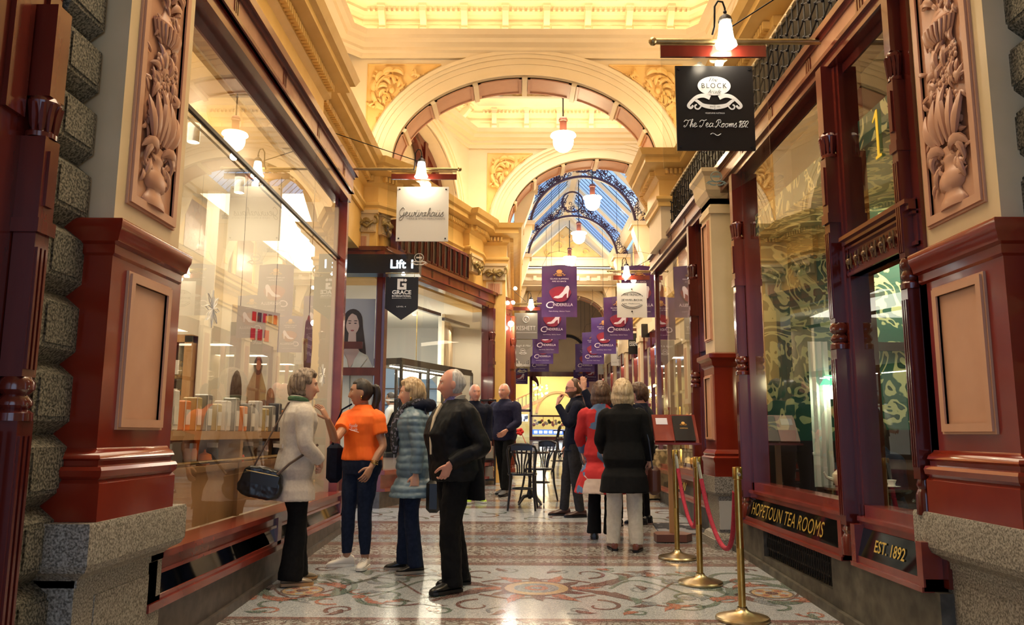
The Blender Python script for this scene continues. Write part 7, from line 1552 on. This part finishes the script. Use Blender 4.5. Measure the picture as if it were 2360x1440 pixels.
    if st == 'ponytail': hb2 = MB(HM); limb(hb2, [(0, -.088, .045), (0, -.125, .04), (0, -.135, -.03), (0, -.118, -.12), (0, -.10, -.19)], [.018, .032, .034, .030, .012], 4, 12); put(remesh(hb2, .006, 1, lambda p, n: .004*noise.noise(Vector((p.x*90, p.y*90, p.z*9)))), 'ponytail', hm)
    if st in ('bob', 'short', 'curly'): hb = remesh(hb, max(.0055, vox*.6), 1, lambda p, n: .005*noise.noise(Vector((p.x*70, p.y*70, p.z*13)))+.002*noise.noise(p*120))
    put(hb, 'hair', hm)
    # trousers
    tr = sp.get('trousers')
    if tr:
        b = MB(); zs = tr.get('top', 1.0); rings(b, [(z, rx*1.04, ry*1.06, 0, y_+yo(z)) for (z, rx, ry, y_) in base if z <= zs])
        for key in ('l', 'r'):
            hip, kn, an, to = L[key]; w = tr.get('w', (.092, .084, .064, .062, .055)); an2 = an+Vector((0, 0, tr.get('hem', -.01)))
            limb(b, [hip, hip.lerp(kn, .5), kn, kn.lerp(an2, .45), an2], w, 4, 14, caps=False)
        put(remesh(b, vox, 2, folds(tr.get('f', .006), 13, .8, H*7)), 'trousers', tr['m'])
    # shoes
    sh_ = sp.get('shoes')
    if sh_:
        for key in ('l', 'r'):
            hip, kn, an, to = L[key]; F_ = Matrix.Translation((an.x, an.y, 0)) @ Matrix.Rotation(to, 4, 'Z'); b = MB(F_); n = 14; q = 1.06 if male else .95
            sec = ((-.075, .020, .030, .06), (-.068, .032, .035, .085), (-.03, .036, .05, .105), (.01, .036, .05, .10), (.05, .040, .045, .078), (.10, .046, .036, .058), (.14, .042, .03, .048), (.17, .028, .024, .036), (.182, .010, .018, .024)); v = []
            for (y_, hw, zc, zt) in sec:
                for j in range(n): a = 2*PI*j/n; v.append((hw*q*math.cos(a), y_*q, max(.012, (zt+.012)/2+(zt-.012)/2*math.sin(a)*(1 if math.sin(a) > 0 else 1))*sh_.get('hs', 1)))
            b.add(v, [(i*n+j, i*n+(j+1) % n, (i+1)*n+(j+1) % n, (i+1)*n+j) for i in range(8) for j in range(n)]+[list(range(n)), list(range(8*n, 9*n))])
            o = put(b, 'shoe', sh_['m']); b = MB(F_); v = []
            out_ = [(y_*q*1.02, hw*q*1.05) for (y_, hw, _, _) in sec]; pl = [(hw, y_) for y_, hw in out_]+[(-hw, y_) for y_, hw in out_[::-1]]
            b.prism(pl, 0.0, .022, ax='z'); put(b, 'sole', sh_.get('sole', M['iron']), o, False)
            if sh_.get('laces'):
                b = MB(F_)
                for i in range(5): z = .108-.009*i; y_ = .012+.018*i; b.tube([(-.024, y_*q, z-.014), (0, y_*q, z), (.024, y_*q, z-.014)], .003, 5)
                put(b, 'laces', sh_['laces'], o, False)
    # upper garment
    tp = sp['top']; b = MB(); ez = tp.get('ease', 1.12); zb = tp['zb']; fl_ = tp.get('flare', .0); rs = []
    low = [z for z in (.40, .48, .56, .64, .72) if z >= zb]
    hipr = base[1]
    for z in ([zb] if not low or low[0] > zb+.02 else [])+low:
        if z < .80: k = (.84-z); rs.append((z, hipr[1]*ez+fl_*k, hipr[2]*ez*1.02+fl_*k, 0, hipr[3]))
    if not rs or zb > .8: rs = []
    for (z, rx, ry, y_) in base:
        if z >= zb-.001 and z < 1.40: rs.append((z, rx*ez*(tp.get('waist', 1.) if 1.0 < z < 1.2 else 1), ry*ez, 0, y_+yo(z)))
    if zb > .8 and rs and rs[0][0] > zb+.01: rs.insert(0, (zb, rs[0][1], rs[0][2], 0, rs[0][4]))
    rs.append((1.385, .085*ez*fat, .074*ez*fat, 0, yo(1.4)-.004)); rs.append((1.425+tp.get('neck', 0), .068*ez, .062*ez, 0, yo(1.42)-.004)); rings(b, rs, 28)
    for e, key in ((-1, 'l'), (1, 'r')):
        A = arms[key]; sh = Vector((e*shx, yo(1.33), 1.325)); el, wr = Vector(A['el']), Vector(A['wr']); sw = tp.get('sw', 1.)
        if tp.get('short'): m_ = sh.lerp(el, .62); limb(b, [sh-Vector((e*.05, 0, -.012)), sh.lerp(m_, .2), sh.lerp(m_, .5), m_], [.055*sw, .065*sw, .062*sw, .060*sw], 4, 14, caps=False)
        else: w2 = el.lerp(wr, tp.get('cuff', .96)); limb(b, [sh-Vector((e*.05, 0, -.012)), sh.lerp(el, .12), sh.lerp(el, .5), el, el.lerp(w2, .5), w2], [.058*sw, .068*sw, .060*sw, .054*sw, .048*sw, .040*sw], 4, 14, caps=False)
    tg = put(remesh(b, vox, tp.get('it', 2), tp.get('disp') or folds(tp.get('f', .006), 10, .5, H*3)), tp.get('name', 'jacket'), tp['m'])
    if tp.get('collar'):
        cc = tp['collar']; b = MB(); n = 22; v = []
        for (r_, z, y2) in ((.062, 1.375, 0), (.070, 1.405, 0), (.074, 1.44+cc.get('h', 0), -.008), (.066, 1.445+cc.get('h', 0), -.008), (.058, 1.40, 0)):
            for j in range(n+1): a = PI/2+.35+(2*PI-.7)*j/n; v.append((r_*1.12*math.cos(a), r_*math.sin(a)+yo(1.4)+y2, z-.035*math.sin(a)*(1 if math.sin(a) > 0 else .2)))
        b.add(v, [(i*(n+1)+j, i*(n+1)+j+1, (i+1)*(n+1)+j+1, (i+1)*(n+1)+j) for i in range(4) for j in range(n)]); put(b, 'collar', cc['m'])
    for ex in sp.get('extra', []): ex(t, put, HM, yo)
    return t
M['eye'] = mat('eye_white', (.75, .72, .68), .2); M['iris'] = mat('dark_iris', (.03, .015, .01), .15)
SK = {'fair': skinmat('fair_skin', (.60, .33, .23), (.45, .12, .10)), 'tan': skinmat('tan_skin', (.40, .20, .12), (.34, .08, .07)), 'pink': skinmat('ruddy_skin', (.62, .30, .22), (.45, .16, .13))}
def hairm(n, a, b_): return nmat(n, a, b_, 60, .5, .3, 3, stretch=(1, 1, .12), lo=.35, hi=.65)
HR = {'greybrown': hairm('grey_brown_hair', (.09, .055, .035), (.32, .24, .17)), 'black': hairm('black_brown_hair', (.010, .006, .005), (.03, .018, .014)), 'blond': hairm('ash_blond_hair', (.30, .19, .09), (.60, .45, .27)), 'grey': hairm('silver_hair', (.32, .31, .30), (.60, .59, .58)), 'brown': hairm('brown_hair', (.06, .03, .018), (.13, .07, .04)), 'fairhair': hairm('pale_blond_hair', (.34, .24, .13), (.60, .48, .32))}
cl = lambda n, a, b_=None, sc=30, r=.85, bump=.1: nmat(n, a, b_ or tuple(min(1, x*1.35+.001) for x in a), sc, r, bump, spec=.2)
BLK = cl('black_cloth', (.003, .003, .004)); NAVY = cl('navy_cloth', (.004, .006, .018)); DEN = cl('navy_denim', (.008, .014, .035), (.014, .022, .05)); LEA = mat('black_leather', (.008, .008, .008), .3)
def strap_bag(t, put, pts, r=.006, m=LEA, bag=None, name='shoulder_bag'): pass
hang = lambda e, f=0., o=0.: {'el': (e*(.215+o), -.02+f*.3, 1.07), 'wr': (e*(.225+o), .04+f, .84), 'pn': (-e, 0, 0), 'ts': -e if False else e}
def loose(name, label, cat, W, mk, mt, group=None):
    o = thing(name, label, cat, W @ Vector((0, 0, .9)), 0, group); mk(o, W); return o
# A grey coat, seen from behind, facing the person in orange
PA = (-1.72, 6.28, FZ(6.28)); PB = (-1.33, 6.94, FZ(6.94))
def wl(loc, rz, H, p):
    return tuple((Matrix.Rotation(-rz, 3, 'Z') @ (Vector(p)-Vector(loc)))/(H/1.65))
RB = math.radians(148)
A = person('person with short grey-brown hair in a pale grey wool coat and black trousers', PA, math.radians(-62), 1.615, dict(skin=SK['fair'], hair=('short', HR['greybrown']), vox=.008, bvox=.0045, hyaw=-12, smile=.3, lean=.03, fat=1.12,
    arms={'r': {'el': (.225, .02, 1.07), 'wr': (.13, .17, .94), 'hd': (-.8, .3, -.3), 'pn': (-.4, -.6, -.2), 'ts': 1, 'curl': .9}, 'l': {'el': (-.225, .03, 1.07), 'wr': (-.02, .19, .95), 'hd': (.6, .1, -.5), 'pn': (0, -1, 0), 'ts': 1, 'curl': .7}},
    legs={'r': {'foot': (.10, -.02), 'toe': -.15}, 'l': {'foot': (-.11, .07), 'toe': .1}},
    trousers={'m': BLK, 'w': (.10, .088, .074, .082, .098), 'hem': -.045, 'f': .005}, shoes={'m': mat('pewter_leather', (.22, .18, .13), .35, .3), 'sole': M['oak']},
    top={'m': cl('pale_grey_wool', (.50, .45, .40), (.56, .51, .45), 60), 'zb': .62, 'ease': 1.13, 'flare': .10, 'waist': .95, 'sw': 1.12, 'collar': {'m': cl('pale_grey_wool_collar', (.50, .45, .40), (.56, .51, .45), 60), 'h': .01}, 'name': 'coat', 'f': .006},
    extra=[lambda t, put, HM, yo: put((lambda b: (limb(b, [(.03, .07, 1.40), (.075, .03, 1.425), (.06, -.05, 1.435), (-.06, -.05, 1.435), (-.075, .03, 1.425), (-.02, .08, 1.38)], [.02]*6, 3, 8), b)[1])(MB()), 'neck_scarf', cl('green_scarf', (.05, .11, .06), (.10, .18, .10), 20)),
           lambda t, put, HM, yo: put((lambda b: (b.box(-.17, .17, -.145, -.135, 1.045, 1.075), b)[1])(MB()), 'half_belt', cl('coat_belt', (.48, .43, .38), (.54, .49, .43), 60), None, False)]))
def bag_a():
    t = thing('crossbody_bag', 'black leather crossbody bag with a brown strap worn behind the pale grey coat', 'bag', (-1.90, 6.25, 1.0)); W = Matrix.Translation((-1.91, 6.06, .98)) @ Matrix.Rotation(math.radians(8), 4, 'Z') @ Matrix.Rotation(.22, 4, 'Y')
    b = MB(W); v = []; n = 20
    for (y, s_) in ((-.055, .86), (-.045, 1), (.045, 1), (.055, .86)):
        for j in range(n): a = 2*PI*j/n; c, s2 = math.cos(a), math.sin(a); q = (abs(c)**4+abs(s2)**4)**(-.25); v.append((.165*c*q*s_*(1-.12*(s2 > 0)), y, .115*s2*q*s_))
    b.add(v, [(i*n+j, i*n+(j+1) % n, (i+1)*n+(j+1) % n, (i+1)*n+j) for i in range(3) for j in range(n)]+[list(range(n-1, -1, -1)), list(range(3*n, 4*n))]); r = remesh(b, .008, 1, folds(.006, 14, 1)); r.build('body', LEA, t, smooth=True)
    b = MB(W); b.box(-.13, .13, -.062, -.055, -.01, .075); b.build('flap_pocket', LEA, t); b = MB(W); b.tube([(-.12, -.064, .07), (.12, -.064, .075)], .004, 6); b.build('zip', M['brassd'], t)
    b = MB(); b.tube([(-1.98, 6.08, 1.09), (-1.91, 6.10, 1.25), (-1.84, 6.15, 1.42), (-1.78, 6.22, 1.58), (-1.72, 6.28, 1.61)], .007, 6); b.tube([(-1.78, 6.02, 1.04), (-1.70, 6.05, 1.12), (-1.60, 6.13, 1.20), (-1.53, 6.20, 1.26)], .010, 6); b.build('strap', mat('brown_strap', (.08, .045, .03), .5), t)
bag_a()
# B orange shirt
def tee_print(t, put, HM, yo):
    b = MB(); addtext(b, 'Foodie', .10, .032, frame((-1, 0, 0), (0, -1, 0), (-.03, .150, 1.235)), 0, shear=.3); addtext(b, 'Trails', .085, .026, frame((-1, 0, 0), (0, -1, 0), (-.04, .150, 1.20)), 0, shear=.3)
    b.tube([(.11, .152, 1.222), (.05, .156, 1.215), (-.02, .157, 1.192), (-.10, .154, 1.175)], .0022, 4); put(b, 'shirt_print', M['ink'], None, False)
def bangles(t, put, HM, yo):
    b = MB(); 
    for q in (0, .012, .026): b.tube([Vector((-.245, .10, .90))+Vector((.032*math.cos(a), .030*math.sin(a), q+.006*math.sin(a))) for a in [2*PI*i/14 for i in range(15)]], .0045, 6, cap=False)
    put(b, 'bracelet', M['brass'])
def earrings(t, put, HM, yo):
    b = MB(HM); [b.ball((e*.080, -.002, -.048), .007, 8, 0, (1, 1, 2.2)) for e in (-1, 1)]; put(b, 'earrings', M['brass'])
B = person('smiling person with dark ponytail in bright orange printed T-shirt and navy jeans', PB, math.radians(148), 1.575, dict(skin=SK['tan'], hair=('ponytail', HR['black']), vox=.007, bvox=.0042, hyaw=-48, smile=1., fat=1.16,
    arms={'r': {'el': wl(PB, RB, 1.575, (-1.50, 6.66, 1.30)), 'wr': wl(PB, RB, 1.575, (-1.51, 6.40, 1.46)), 'hd': tuple(Matrix.Rotation(-RB, 3, 'Z') @ Vector((-.45, -.15, .85))), 'pn': tuple(Matrix.Rotation(-RB, 3, 'Z') @ Vector((-.8, .3, -.3))), 'ts': 1, 'curl': .25, 'spread': .8}, 'l': {'el': (-.245, -.01, 1.06), 'wr': (-.235, .13, .87), 'pn': (.9, -.2, 0), 'ts': -1, 'curl': .38}},
    legs={'r': {'foot': (.10, .04), 'toe': -.75}, 'l': {'foot': (-.10, .02), 'toe': .45}},
    trousers={'m': DEN, 'w': (.100, .088, .064, .060, .043), 'hem': .03, 'f': .004}, shoes={'m': mat('white_sneaker', (.72, .68, .62), .5), 'sole': mat('white_rubber_sole', (.75, .72, .66), .6), 'laces': M['signwhite']},
    top={'m': nmat('bright_orange_jersey', (.95, .14, .008), (1.0, .17, .01), 8, .75), 'zb': .93, 'ease': 1.10, 'short': True, 'sw': 1.1, 'name': 'tshirt', 'f': .005}, extra=[tee_print, bangles, earrings]))
t = thing('shoulder_bag', 'dark navy shoulder bag with strap behind the orange T-shirt', 'bag', (-1.62, 7.1, 1.05)); b = MB(); b.bbox(-1.66, -1.52, 7.02, 7.12, .92, 1.26, .04); b.build('body', NAVY, t, smooth=True); b = MB(); b.tube([(-1.60, 7.02, 1.25), (-1.56, 6.93, 1.42), (-1.50, 6.88, 1.55), (-1.42, 6.9, 1.60)], .008, 6); b.build('strap', NAVY, t)
# C blue puffer coat
PC = (-.86, 6.76, FZ(6.76))
def scarf_c(t, put, HM, yo):
    m = nmat('black_patterned_scarf', (.010, .010, .014), (.16, .15, .20), 38, .8, .2, lo=.52, hi=.6); b = MB()
    limb(b, [(.07, .02, 1.43), (.03, .085, 1.41), (-.05, .075, 1.42), (-.085, .0, 1.45), (-.04, -.06, 1.47), (.04, -.06, 1.47), (.08, .0, 1.45)], [.030]*7, 3, 10); limb(b, [(-.02, .10, 1.40), (-.045, .150, 1.28), (-.07, .165, 1.15), (-.085, .165, 1.03)], [.035, .045, .042, .03], 4, 10); limb(b, [(.03, .10, 1.40), (.0, .155, 1.30), (-.02, .165, 1.20), (-.03, .165, 1.08)], [.03, .04, .036, .026], 4, 10)
    put(remesh(b, .009, 1, folds(.007, 22, .5)), 'scarf', m)
def hood_c(t, put, HM, yo):
    b = MB(); limb(b, [(.09, -.02, 1.42), (.08, -.09, 1.43), (0, -.135, 1.43), (-.08, -.09, 1.43), (-.09, -.02, 1.42)], [.035, .055, .062, .055, .035], 4, 12); put(remesh(b, .009, 1, folds(.008, 14, 1)), 'hood', NAVY)
def lanyard_c(t, put, HM, yo):
    b = MB(); b.tube([(-.05, .13, 1.30), (-.045, .165, 1.12), (-.05, .168, 1.0)], .003, 5); b.box(-.07, -.035, .166, .172, .93, 1.0); put(b, 'lanyard', M['signwhite'], None, False)
C_ = person('person with short blond hair in a slate blue quilted coat and patterned scarf', PC, math.radians(98), 1.565, dict(skin=SK['fair'], hair=('short', HR['blond']), vox=.008, bvox=.0045, smile=.7, hyaw=-4, fat=1.05,
    arms={'l': {'el': (-.225, -.04, 1.06), 'wr': (-.235, -.02, .83), 'pn': (1, 0, 0), 'ts': -1, 'curl': .12, 'spread': 1.1}, 'r': hang(1)},
    legs={'l': {'foot': (-.10, -.04), 'toe': .25}, 'r': {'foot': (.10, .06), 'toe': -.05}},
    trousers={'m': DEN, 'w': (.09, .082, .066, .066, .070), 'hem': -.035, 'f': .004}, shoes={'m': LEA, 'sole': mat('pale_brown_sole', (.35, .30, .24), .6), 'laces': M['black']},
    top={'m': nmat('slate_blue_nylon', (.10, .16, .21), (.13, .20, .26), 12, .42), 'zb': .62, 'ease': 1.32, 'flare': .26, 'sw': 1.12, 'name': 'quilted_coat', 'disp': puffer, 'it': 1, 'cuff': .94}, extra=[scarf_c, hood_c, lanyard_c, earrings]))
t = thing('handbag', 'flat black handbag hanging behind the blue quilted coat sleeve', 'bag', (-.68, 6.62, .85)); b = MB(); b.bbox(-.72, -.60, 6.50, 6.62, .72, .98, .03); b.build('body', LEA, t, smooth=True); b = MB(); b.tube([(-.69, 6.56, .97), (-.72, 6.58, 1.25), (-.76, 6.66, 1.58)], .007, 6); b.build('strap', NAVY, t)
# D man in black jacket
PD = (-.47, 6.14, FZ(6.14))
def shirt_d(t, put, HM, yo):
    b = MB(); limb(b, [(.055, .02, 1.415), (.03, .075, 1.39), (-.03, .075, 1.39), (-.055, .02, 1.415), (-.03, -.06, 1.43), (.03, -.06, 1.43), (.055, .02, 1.415)], [.014]*7, 2, 8); rings(b, [(1.33, .12, .095, 0, .005), (1.38, .095, .085, 0, .005), (1.425, .070, .068, 0, .003), (1.44, .066, .064, 0, 0)], 18); put(b, 'shirt_collar', cl('blue_purple_shirt', (.08, .07, .20), (.14, .13, .30), 80))
    b = MB(); b.tube([(-.02, .125, 1.38), (-.05, .19, 1.28), (-.06, .222, 1.15), (-.055, .215, 1.0)], [.016, .013, .011, .008], 6); put(b, 'zip_lining', mat('cream_lining', (.62, .52, .36), .7))
def coat_tail_d(t, put, HM, yo):
    b = MB(); rings(b, [(.66, .12, .06, -.12, -.13), (.85, .12, .065, -.10, -.12), (1.1, .09, .06, -.07, -.08), (1.28, .06, .04, -.04, -.05)], 18); put(remesh(b, .012, 1, folds(.008, 10, .5)), 'coat_tail', BLK)
D = person('older person with thin silver hair in a black jacket with cream collar, smiling', PD, math.radians(118), 1.63, dict(male=True, skin=SK['pink'], hair=('bald', HR['grey']), vox=.008, bvox=.0045, smile=.8, belly=.04, hyaw=-22, fat=1.28, lean=-.01,
    arms={'l': {'el': (-.295, -.10, 1.06), 'wr': (-.215, .13, .93), 'hd': (.45, .1, -.8), 'pn': (.9, 0, 0), 'ts': -1, 'curl': .5}, 'r': {'el': (.27, -.08, 1.06), 'wr': (.22, -.04, .86), 'pn': (-1, 0, 0), 'ts': 1}},
    legs={'l': {'foot': (-.12, .05), 'toe': .18, 'knee': (-.11, .07, .46)}, 'r': {'foot': (.11, -.12), 'toe': -.1}},
    trousers={'m': BLK, 'w': (.108, .10, .082, .080, .078), 'hem': -.04, 'f': .007}, shoes={'m': LEA, 'sole': M['black'], 'laces': M['iron'], 'hs': 1.1},
    top={'m': cl('black_jacket_cloth', (.003, .0035, .005), (.006, .007, .010), 25, .6), 'zb': .80, 'ease': 1.15, 'flare': .05, 'sw': 1.22, 'name': 'jacket', 'f': .010, 'collar': {'m': cl('cream_collar_cloth', (.48, .44, .36), (.56, .52, .44), 40), 'h': .01}}, extra=[shirt_d, coat_tail_d]))
# E on the phone
PE = (.74, 10.12, FZ(10.12))
def glasses(t, put, HM, yo):
    b = MB(HM)
    for e in (-1, 1): b.tube([(e*.031+.021*math.cos(a), .092, .006+.015*math.sin(a)) for a in [2*PI*i/14 for i in range(15)]], .0022, 5, cap=False); b.tube([(e*.052, .088, .01), (e*.076, .04, .01), (e*.077, -.005, .005)], .002, 5)
    put(b, 'glasses', M['iron'], None, False)
E_ = person('bearded person in glasses and dark navy suit jacket, hand raised to the mouth', PE, math.radians(94), 1.70, dict(male=True, skin=SK['pink'], hair=('receding', HR['brown']), beard=(.13, .07, .045), vox=.010, bvox=.006, hpitch=-6, lean=-.05,
    arms={'l': {'el': (-.25, .10, 1.10), 'wr': (-.13, .22, 1.33), 'hd': (.35, -.15, .9), 'pn': (.3, -.9, .2), 'ts': -1, 'curl': .7}, 'r': hang(1)},
    legs={'l': {'foot': (-.09, -.05), 'toe': .1}, 'r': {'foot': (.09, .12), 'toe': -.05}}, trousers={'m': cl('charcoal_cloth', (.018, .018, .022)), 'w': (.098, .088, .066, .060, .056), 'hem': -.02}, shoes={'m': mat('dark_brown_shoe', (.06, .025, .022), .3)},
    top={'m': NAVY, 'zb': .78, 'ease': 1.12, 'flare': .03, 'sw': 1.08, 'name': 'suit_jacket', 'f': .005, 'collar': {'m': NAVY}}, extra=[glasses]))
# F dark coat, white trousers
PF = (1.04, 7.74, FZ(7.74))
Fp = person('person seen from behind with a pale blond bob, long black coat and white trousers', PF, math.radians(-4), 1.60, dict(skin=SK['fair'], hair=('bob', HR['fairhair']), vox=.009, bvox=.007, fat=1.12,
    arms={'l': {'el': (-.23, .04, 1.07), 'wr': (-.20, .18, .95)}, 'r': {'el': (.24, -.01, 1.08), 'wr': (.255, .06, .86)}}, legs={'l': {'foot': (-.11, .05), 'toe': .15}, 'r': {'foot': (.11, -.02), 'toe': -.25}},
    trousers={'m': cl('white_jean_cloth', (.55, .52, .46), (.62, .59, .53), 30), 'w': (.098, .090, .078, .074, .068), 'hem': -.02, 'f': .006}, shoes={'m': mat('tan_brown_shoe', (.16, .05, .03), .35)},
    top={'m': BLK, 'zb': .56, 'ease': 1.14, 'flare': .12, 'sw': 1.12, 'name': 'coat', 'f': .004}))
t = thing('shoulder_bag', 'brown leather shoulder bag hanging at the right side of the long black coat', 'bag', (1.36, 7.78, .95)); b = MB(); b.bbox(1.27, 1.39, 7.70, 7.95, .78, 1.05, .035); r_ = remesh(b, .01, 2); r_.build('body', mat('chestnut_leather', (.07, .022, .014), .4), t, smooth=True); b = MB(); b.tube([(1.31, 7.72, 1.03), (1.27, 7.66, 1.3), (1.20, 7.68, 1.58), (1.17, 7.74, 1.60)], .007, 6); b.build('strap', mat('dark_blue_strap', (.02, .03, .06), .5), t)
# G patchwork coat
patch = bpy.data.materials.new('patchwork_knit'); patch.use_nodes = True; nt = patch.node_tree; tcn = nt.nodes.new('ShaderNodeTexCoord'); vo = nt.nodes.new('ShaderNodeTexVoronoi'); vo.inputs['Scale'].default_value = 5; vo.distance = 'CHEBYCHEV'; cr = nt.nodes.new('ShaderNodeValToRGB'); cr.color_ramp.interpolation = 'CONSTANT'; se = nt.nodes.new('ShaderNodeSeparateColor')
nt.links.new(tcn.outputs['Object'], vo.inputs['Vector']); nt.links.new(vo.outputs['Color'], se.inputs[0]); nt.links.new(se.outputs[0], cr.inputs['Fac']); nt.links.new(cr.outputs['Color'], nt.nodes['Principled BSDF'].inputs['Base Color']); nt.nodes['Principled BSDF'].inputs['Roughness'].default_value = .85
e_ = cr.color_ramp.elements; e_[0].color = (.40, .012, .015, 1); e_[1].position = .5; e_[1].color = (.07, .13, .26, 1)
for p, c in ((.66, (.50, .40, .36)), (.76, (.05, .02, .03)), (.85, (.42, .015, .02))): x = e_.new(p); x.color = (*c, 1)
G = person('person in a red and blue patchwork coat, half hidden beside the black coat', (.90, 8.42, FZ(8.42)), math.radians(-15), 1.60, dict(skin=SK['fair'], hair=('bob', HR['brown']), vox=.011, bvox=.009,
    arms={'l': {'el': (-.24, .02, 1.08), 'wr': (-.23, .12, .90)}, 'r': hang(1)}, trousers={'m': BLK, 'w': (.09, .08, .066, .07, .08), 'hem': -.03}, shoes={'m': LEA},
    top={'m': patch, 'zb': .48, 'ease': 1.16, 'flare': .30, 'sw': 1.15, 'name': 'patchwork_coat', 'f': .010, 'collar': {'m': mat('red_scarf', (.55, .01, .02), .8), 'h': .02}}))
# H raised arm with backpack
PH = (1.27, 9.35, FZ(9.35))
def pack(t, put, HM, yo): pass
Hh = person('person in a dark jacket stretching one arm up high, mostly hidden behind the patchwork coat', PH, math.radians(10), 1.66, dict(skin=SK['fair'], hair=('short', HR['brown']), vox=.012, bvox=.009,
    arms={'l': {'el': (-.36, .12, 1.36), 'wr': (-.44, .16, 1.55), 'hd': (.0, .1, 1), 'pn': (.3, .9, 0), 'ts': 1, 'curl': .1}, 'r': hang(1)}, trousers={'m': BLK}, shoes={'m': LEA}, top={'m': NAVY, 'zb': .84, 'ease': 1.14, 'sw': 1.15, 'name': 'jacket'}))
t = thing('backpack', 'dark grey rounded backpack beside the patchwork coat', 'backpack', (.80, 8.8, 1.2)); b = MB(); b.ball((.80, 8.8, 1.20), .16, 16, 0, (.7, .6, 1.4)); r_ = remesh(b, .012, 1, folds(.01, 9, .7)); r_.build('body', cl('dark_grey_nylon', (.035, .035, .042), None, 20, .5), t, smooth=True); b = MB(); b.tube([(.82, 8.95, 1.42), (.92, 9.1, 1.55), (1.05, 9.25, 1.60)], .01, 6); b.build('strap', BLK, t)
# I, J, K, L further people
person('person with short brown hair in a navy jacket, right of the blond bob', (1.50, 9.55, FZ(9.55)), math.radians(60), 1.62, dict(male=True, skin=SK['pink'], hair=('short', HR['brown']), vox=.012, bvox=.008, arms={'l': hang(-1), 'r': hang(1)}, trousers={'m': BLK}, shoes={'m': LEA}, top={'m': NAVY, 'zb': .82, 'ease': 1.14, 'sw': 1.15, 'name': 'jacket'}))
person('grey-haired person in a dark navy jacket walking beside the black cafe chairs', (-.17, 12.5, FZ(12.5)), math.radians(150), 1.70, dict(male=True, skin=SK['pink'], hair=('bald', HR['grey']), vox=.013, bvox=.009, arms={'l': {'el': (-.25, .05, 1.07), 'wr': (-.15, .2, .95)}, 'r': hang(1)}, legs={'l': {'foot': (-.09, .14)}, 'r': {'foot': (.09, -.14), 'toe': -.1}}, trousers={'m': BLK}, shoes={'m': mat('grey_runner', (.08, .08, .09), .6)}, top={'m': cl('dark_indigo_cloth', (.012, .012, .035)), 'zb': .80, 'ease': 1.18, 'sw': 1.2, 'name': 'jacket'}))
person('person in dark clothes and lime green trainers, mostly hidden behind the black jacket', (-.60, 11.5, FZ(11.5)), math.radians(-160), 1.66, dict(male=True, skin=SK['pink'], hair=('bald', HR['grey']), vox=.013, bvox=.009, arms={'l': hang(-1), 'r': hang(1)}, trousers={'m': BLK}, shoes={'m': mat('lime_trainer', (.35, .55, .04), .6), 'sole': M['signwhite']}, top={'m': NAVY, 'zb': .80, 'ease': 1.18, 'sw': 1.2, 'name': 'jacket'}))
person('person in a dark waistcoat and white sleeves inside the corner shop', (-2.25, 14.5, .5), math.radians(80), 1.58, dict(skin=SK['tan'], hair=('ponytail', HR['black']), vox=.013, bvox=.009, arms={'l': {'el': (-.22, .06, 1.07), 'wr': (-.12, .24, 1.0)}, 'r': {'el': (.22, .06, 1.07), 'wr': (.12, .24, 1.0)}}, trousers={'m': BLK}, shoes={'m': LEA}, top={'m': mat('white_blouse', (.7, .7, .68), .7), 'zb': .9, 'ease': 1.06, 'name': 'blouse'},
    extra=[lambda t, put, HM, yo: put((lambda b: (rings(b, [(.88, .185, .135, 0, 0), (1.05, .16, .125, 0, 0), (1.25, .17, .13, 0, 0), (1.34, .13, .10, 0, 0)], 20), b)[1])(MB()), 'waistcoat', BLK)]))
def seated(label, x, y, rz, z=.22):
    o = person(label, (x, y, z-.35), rz, 1.62, dict(skin=SK['fair'], hair=('short', HR['brown']), vox=.013, bvox=.009, lean=.15, arms={'l': {'el': (-.23, .12, 1.08), 'wr': (-.12, .34, 1.08)}, 'r': {'el': (.23, .12, 1.08), 'wr': (.12, .34, 1.08)}},
        legs={'l': {'foot': (-.10, .42), 'knee': (-.11, .42, .84), 'fz': .36}, 'r': {'foot': (.10, .42), 'knee': (.11, .42, .84), 'fz': .36}}, trousers={'m': BLK}, top={'m': NAVY, 'zb': .84, 'ease': 1.14, 'name': 'jumper'}))
    return o
seated('seated person in navy at the table behind the right tea room window', 3.15, 4.75, math.radians(60)); seated('seated person in dark clothes at the main tea room window table', 3.0, 6.6, math.radians(120))
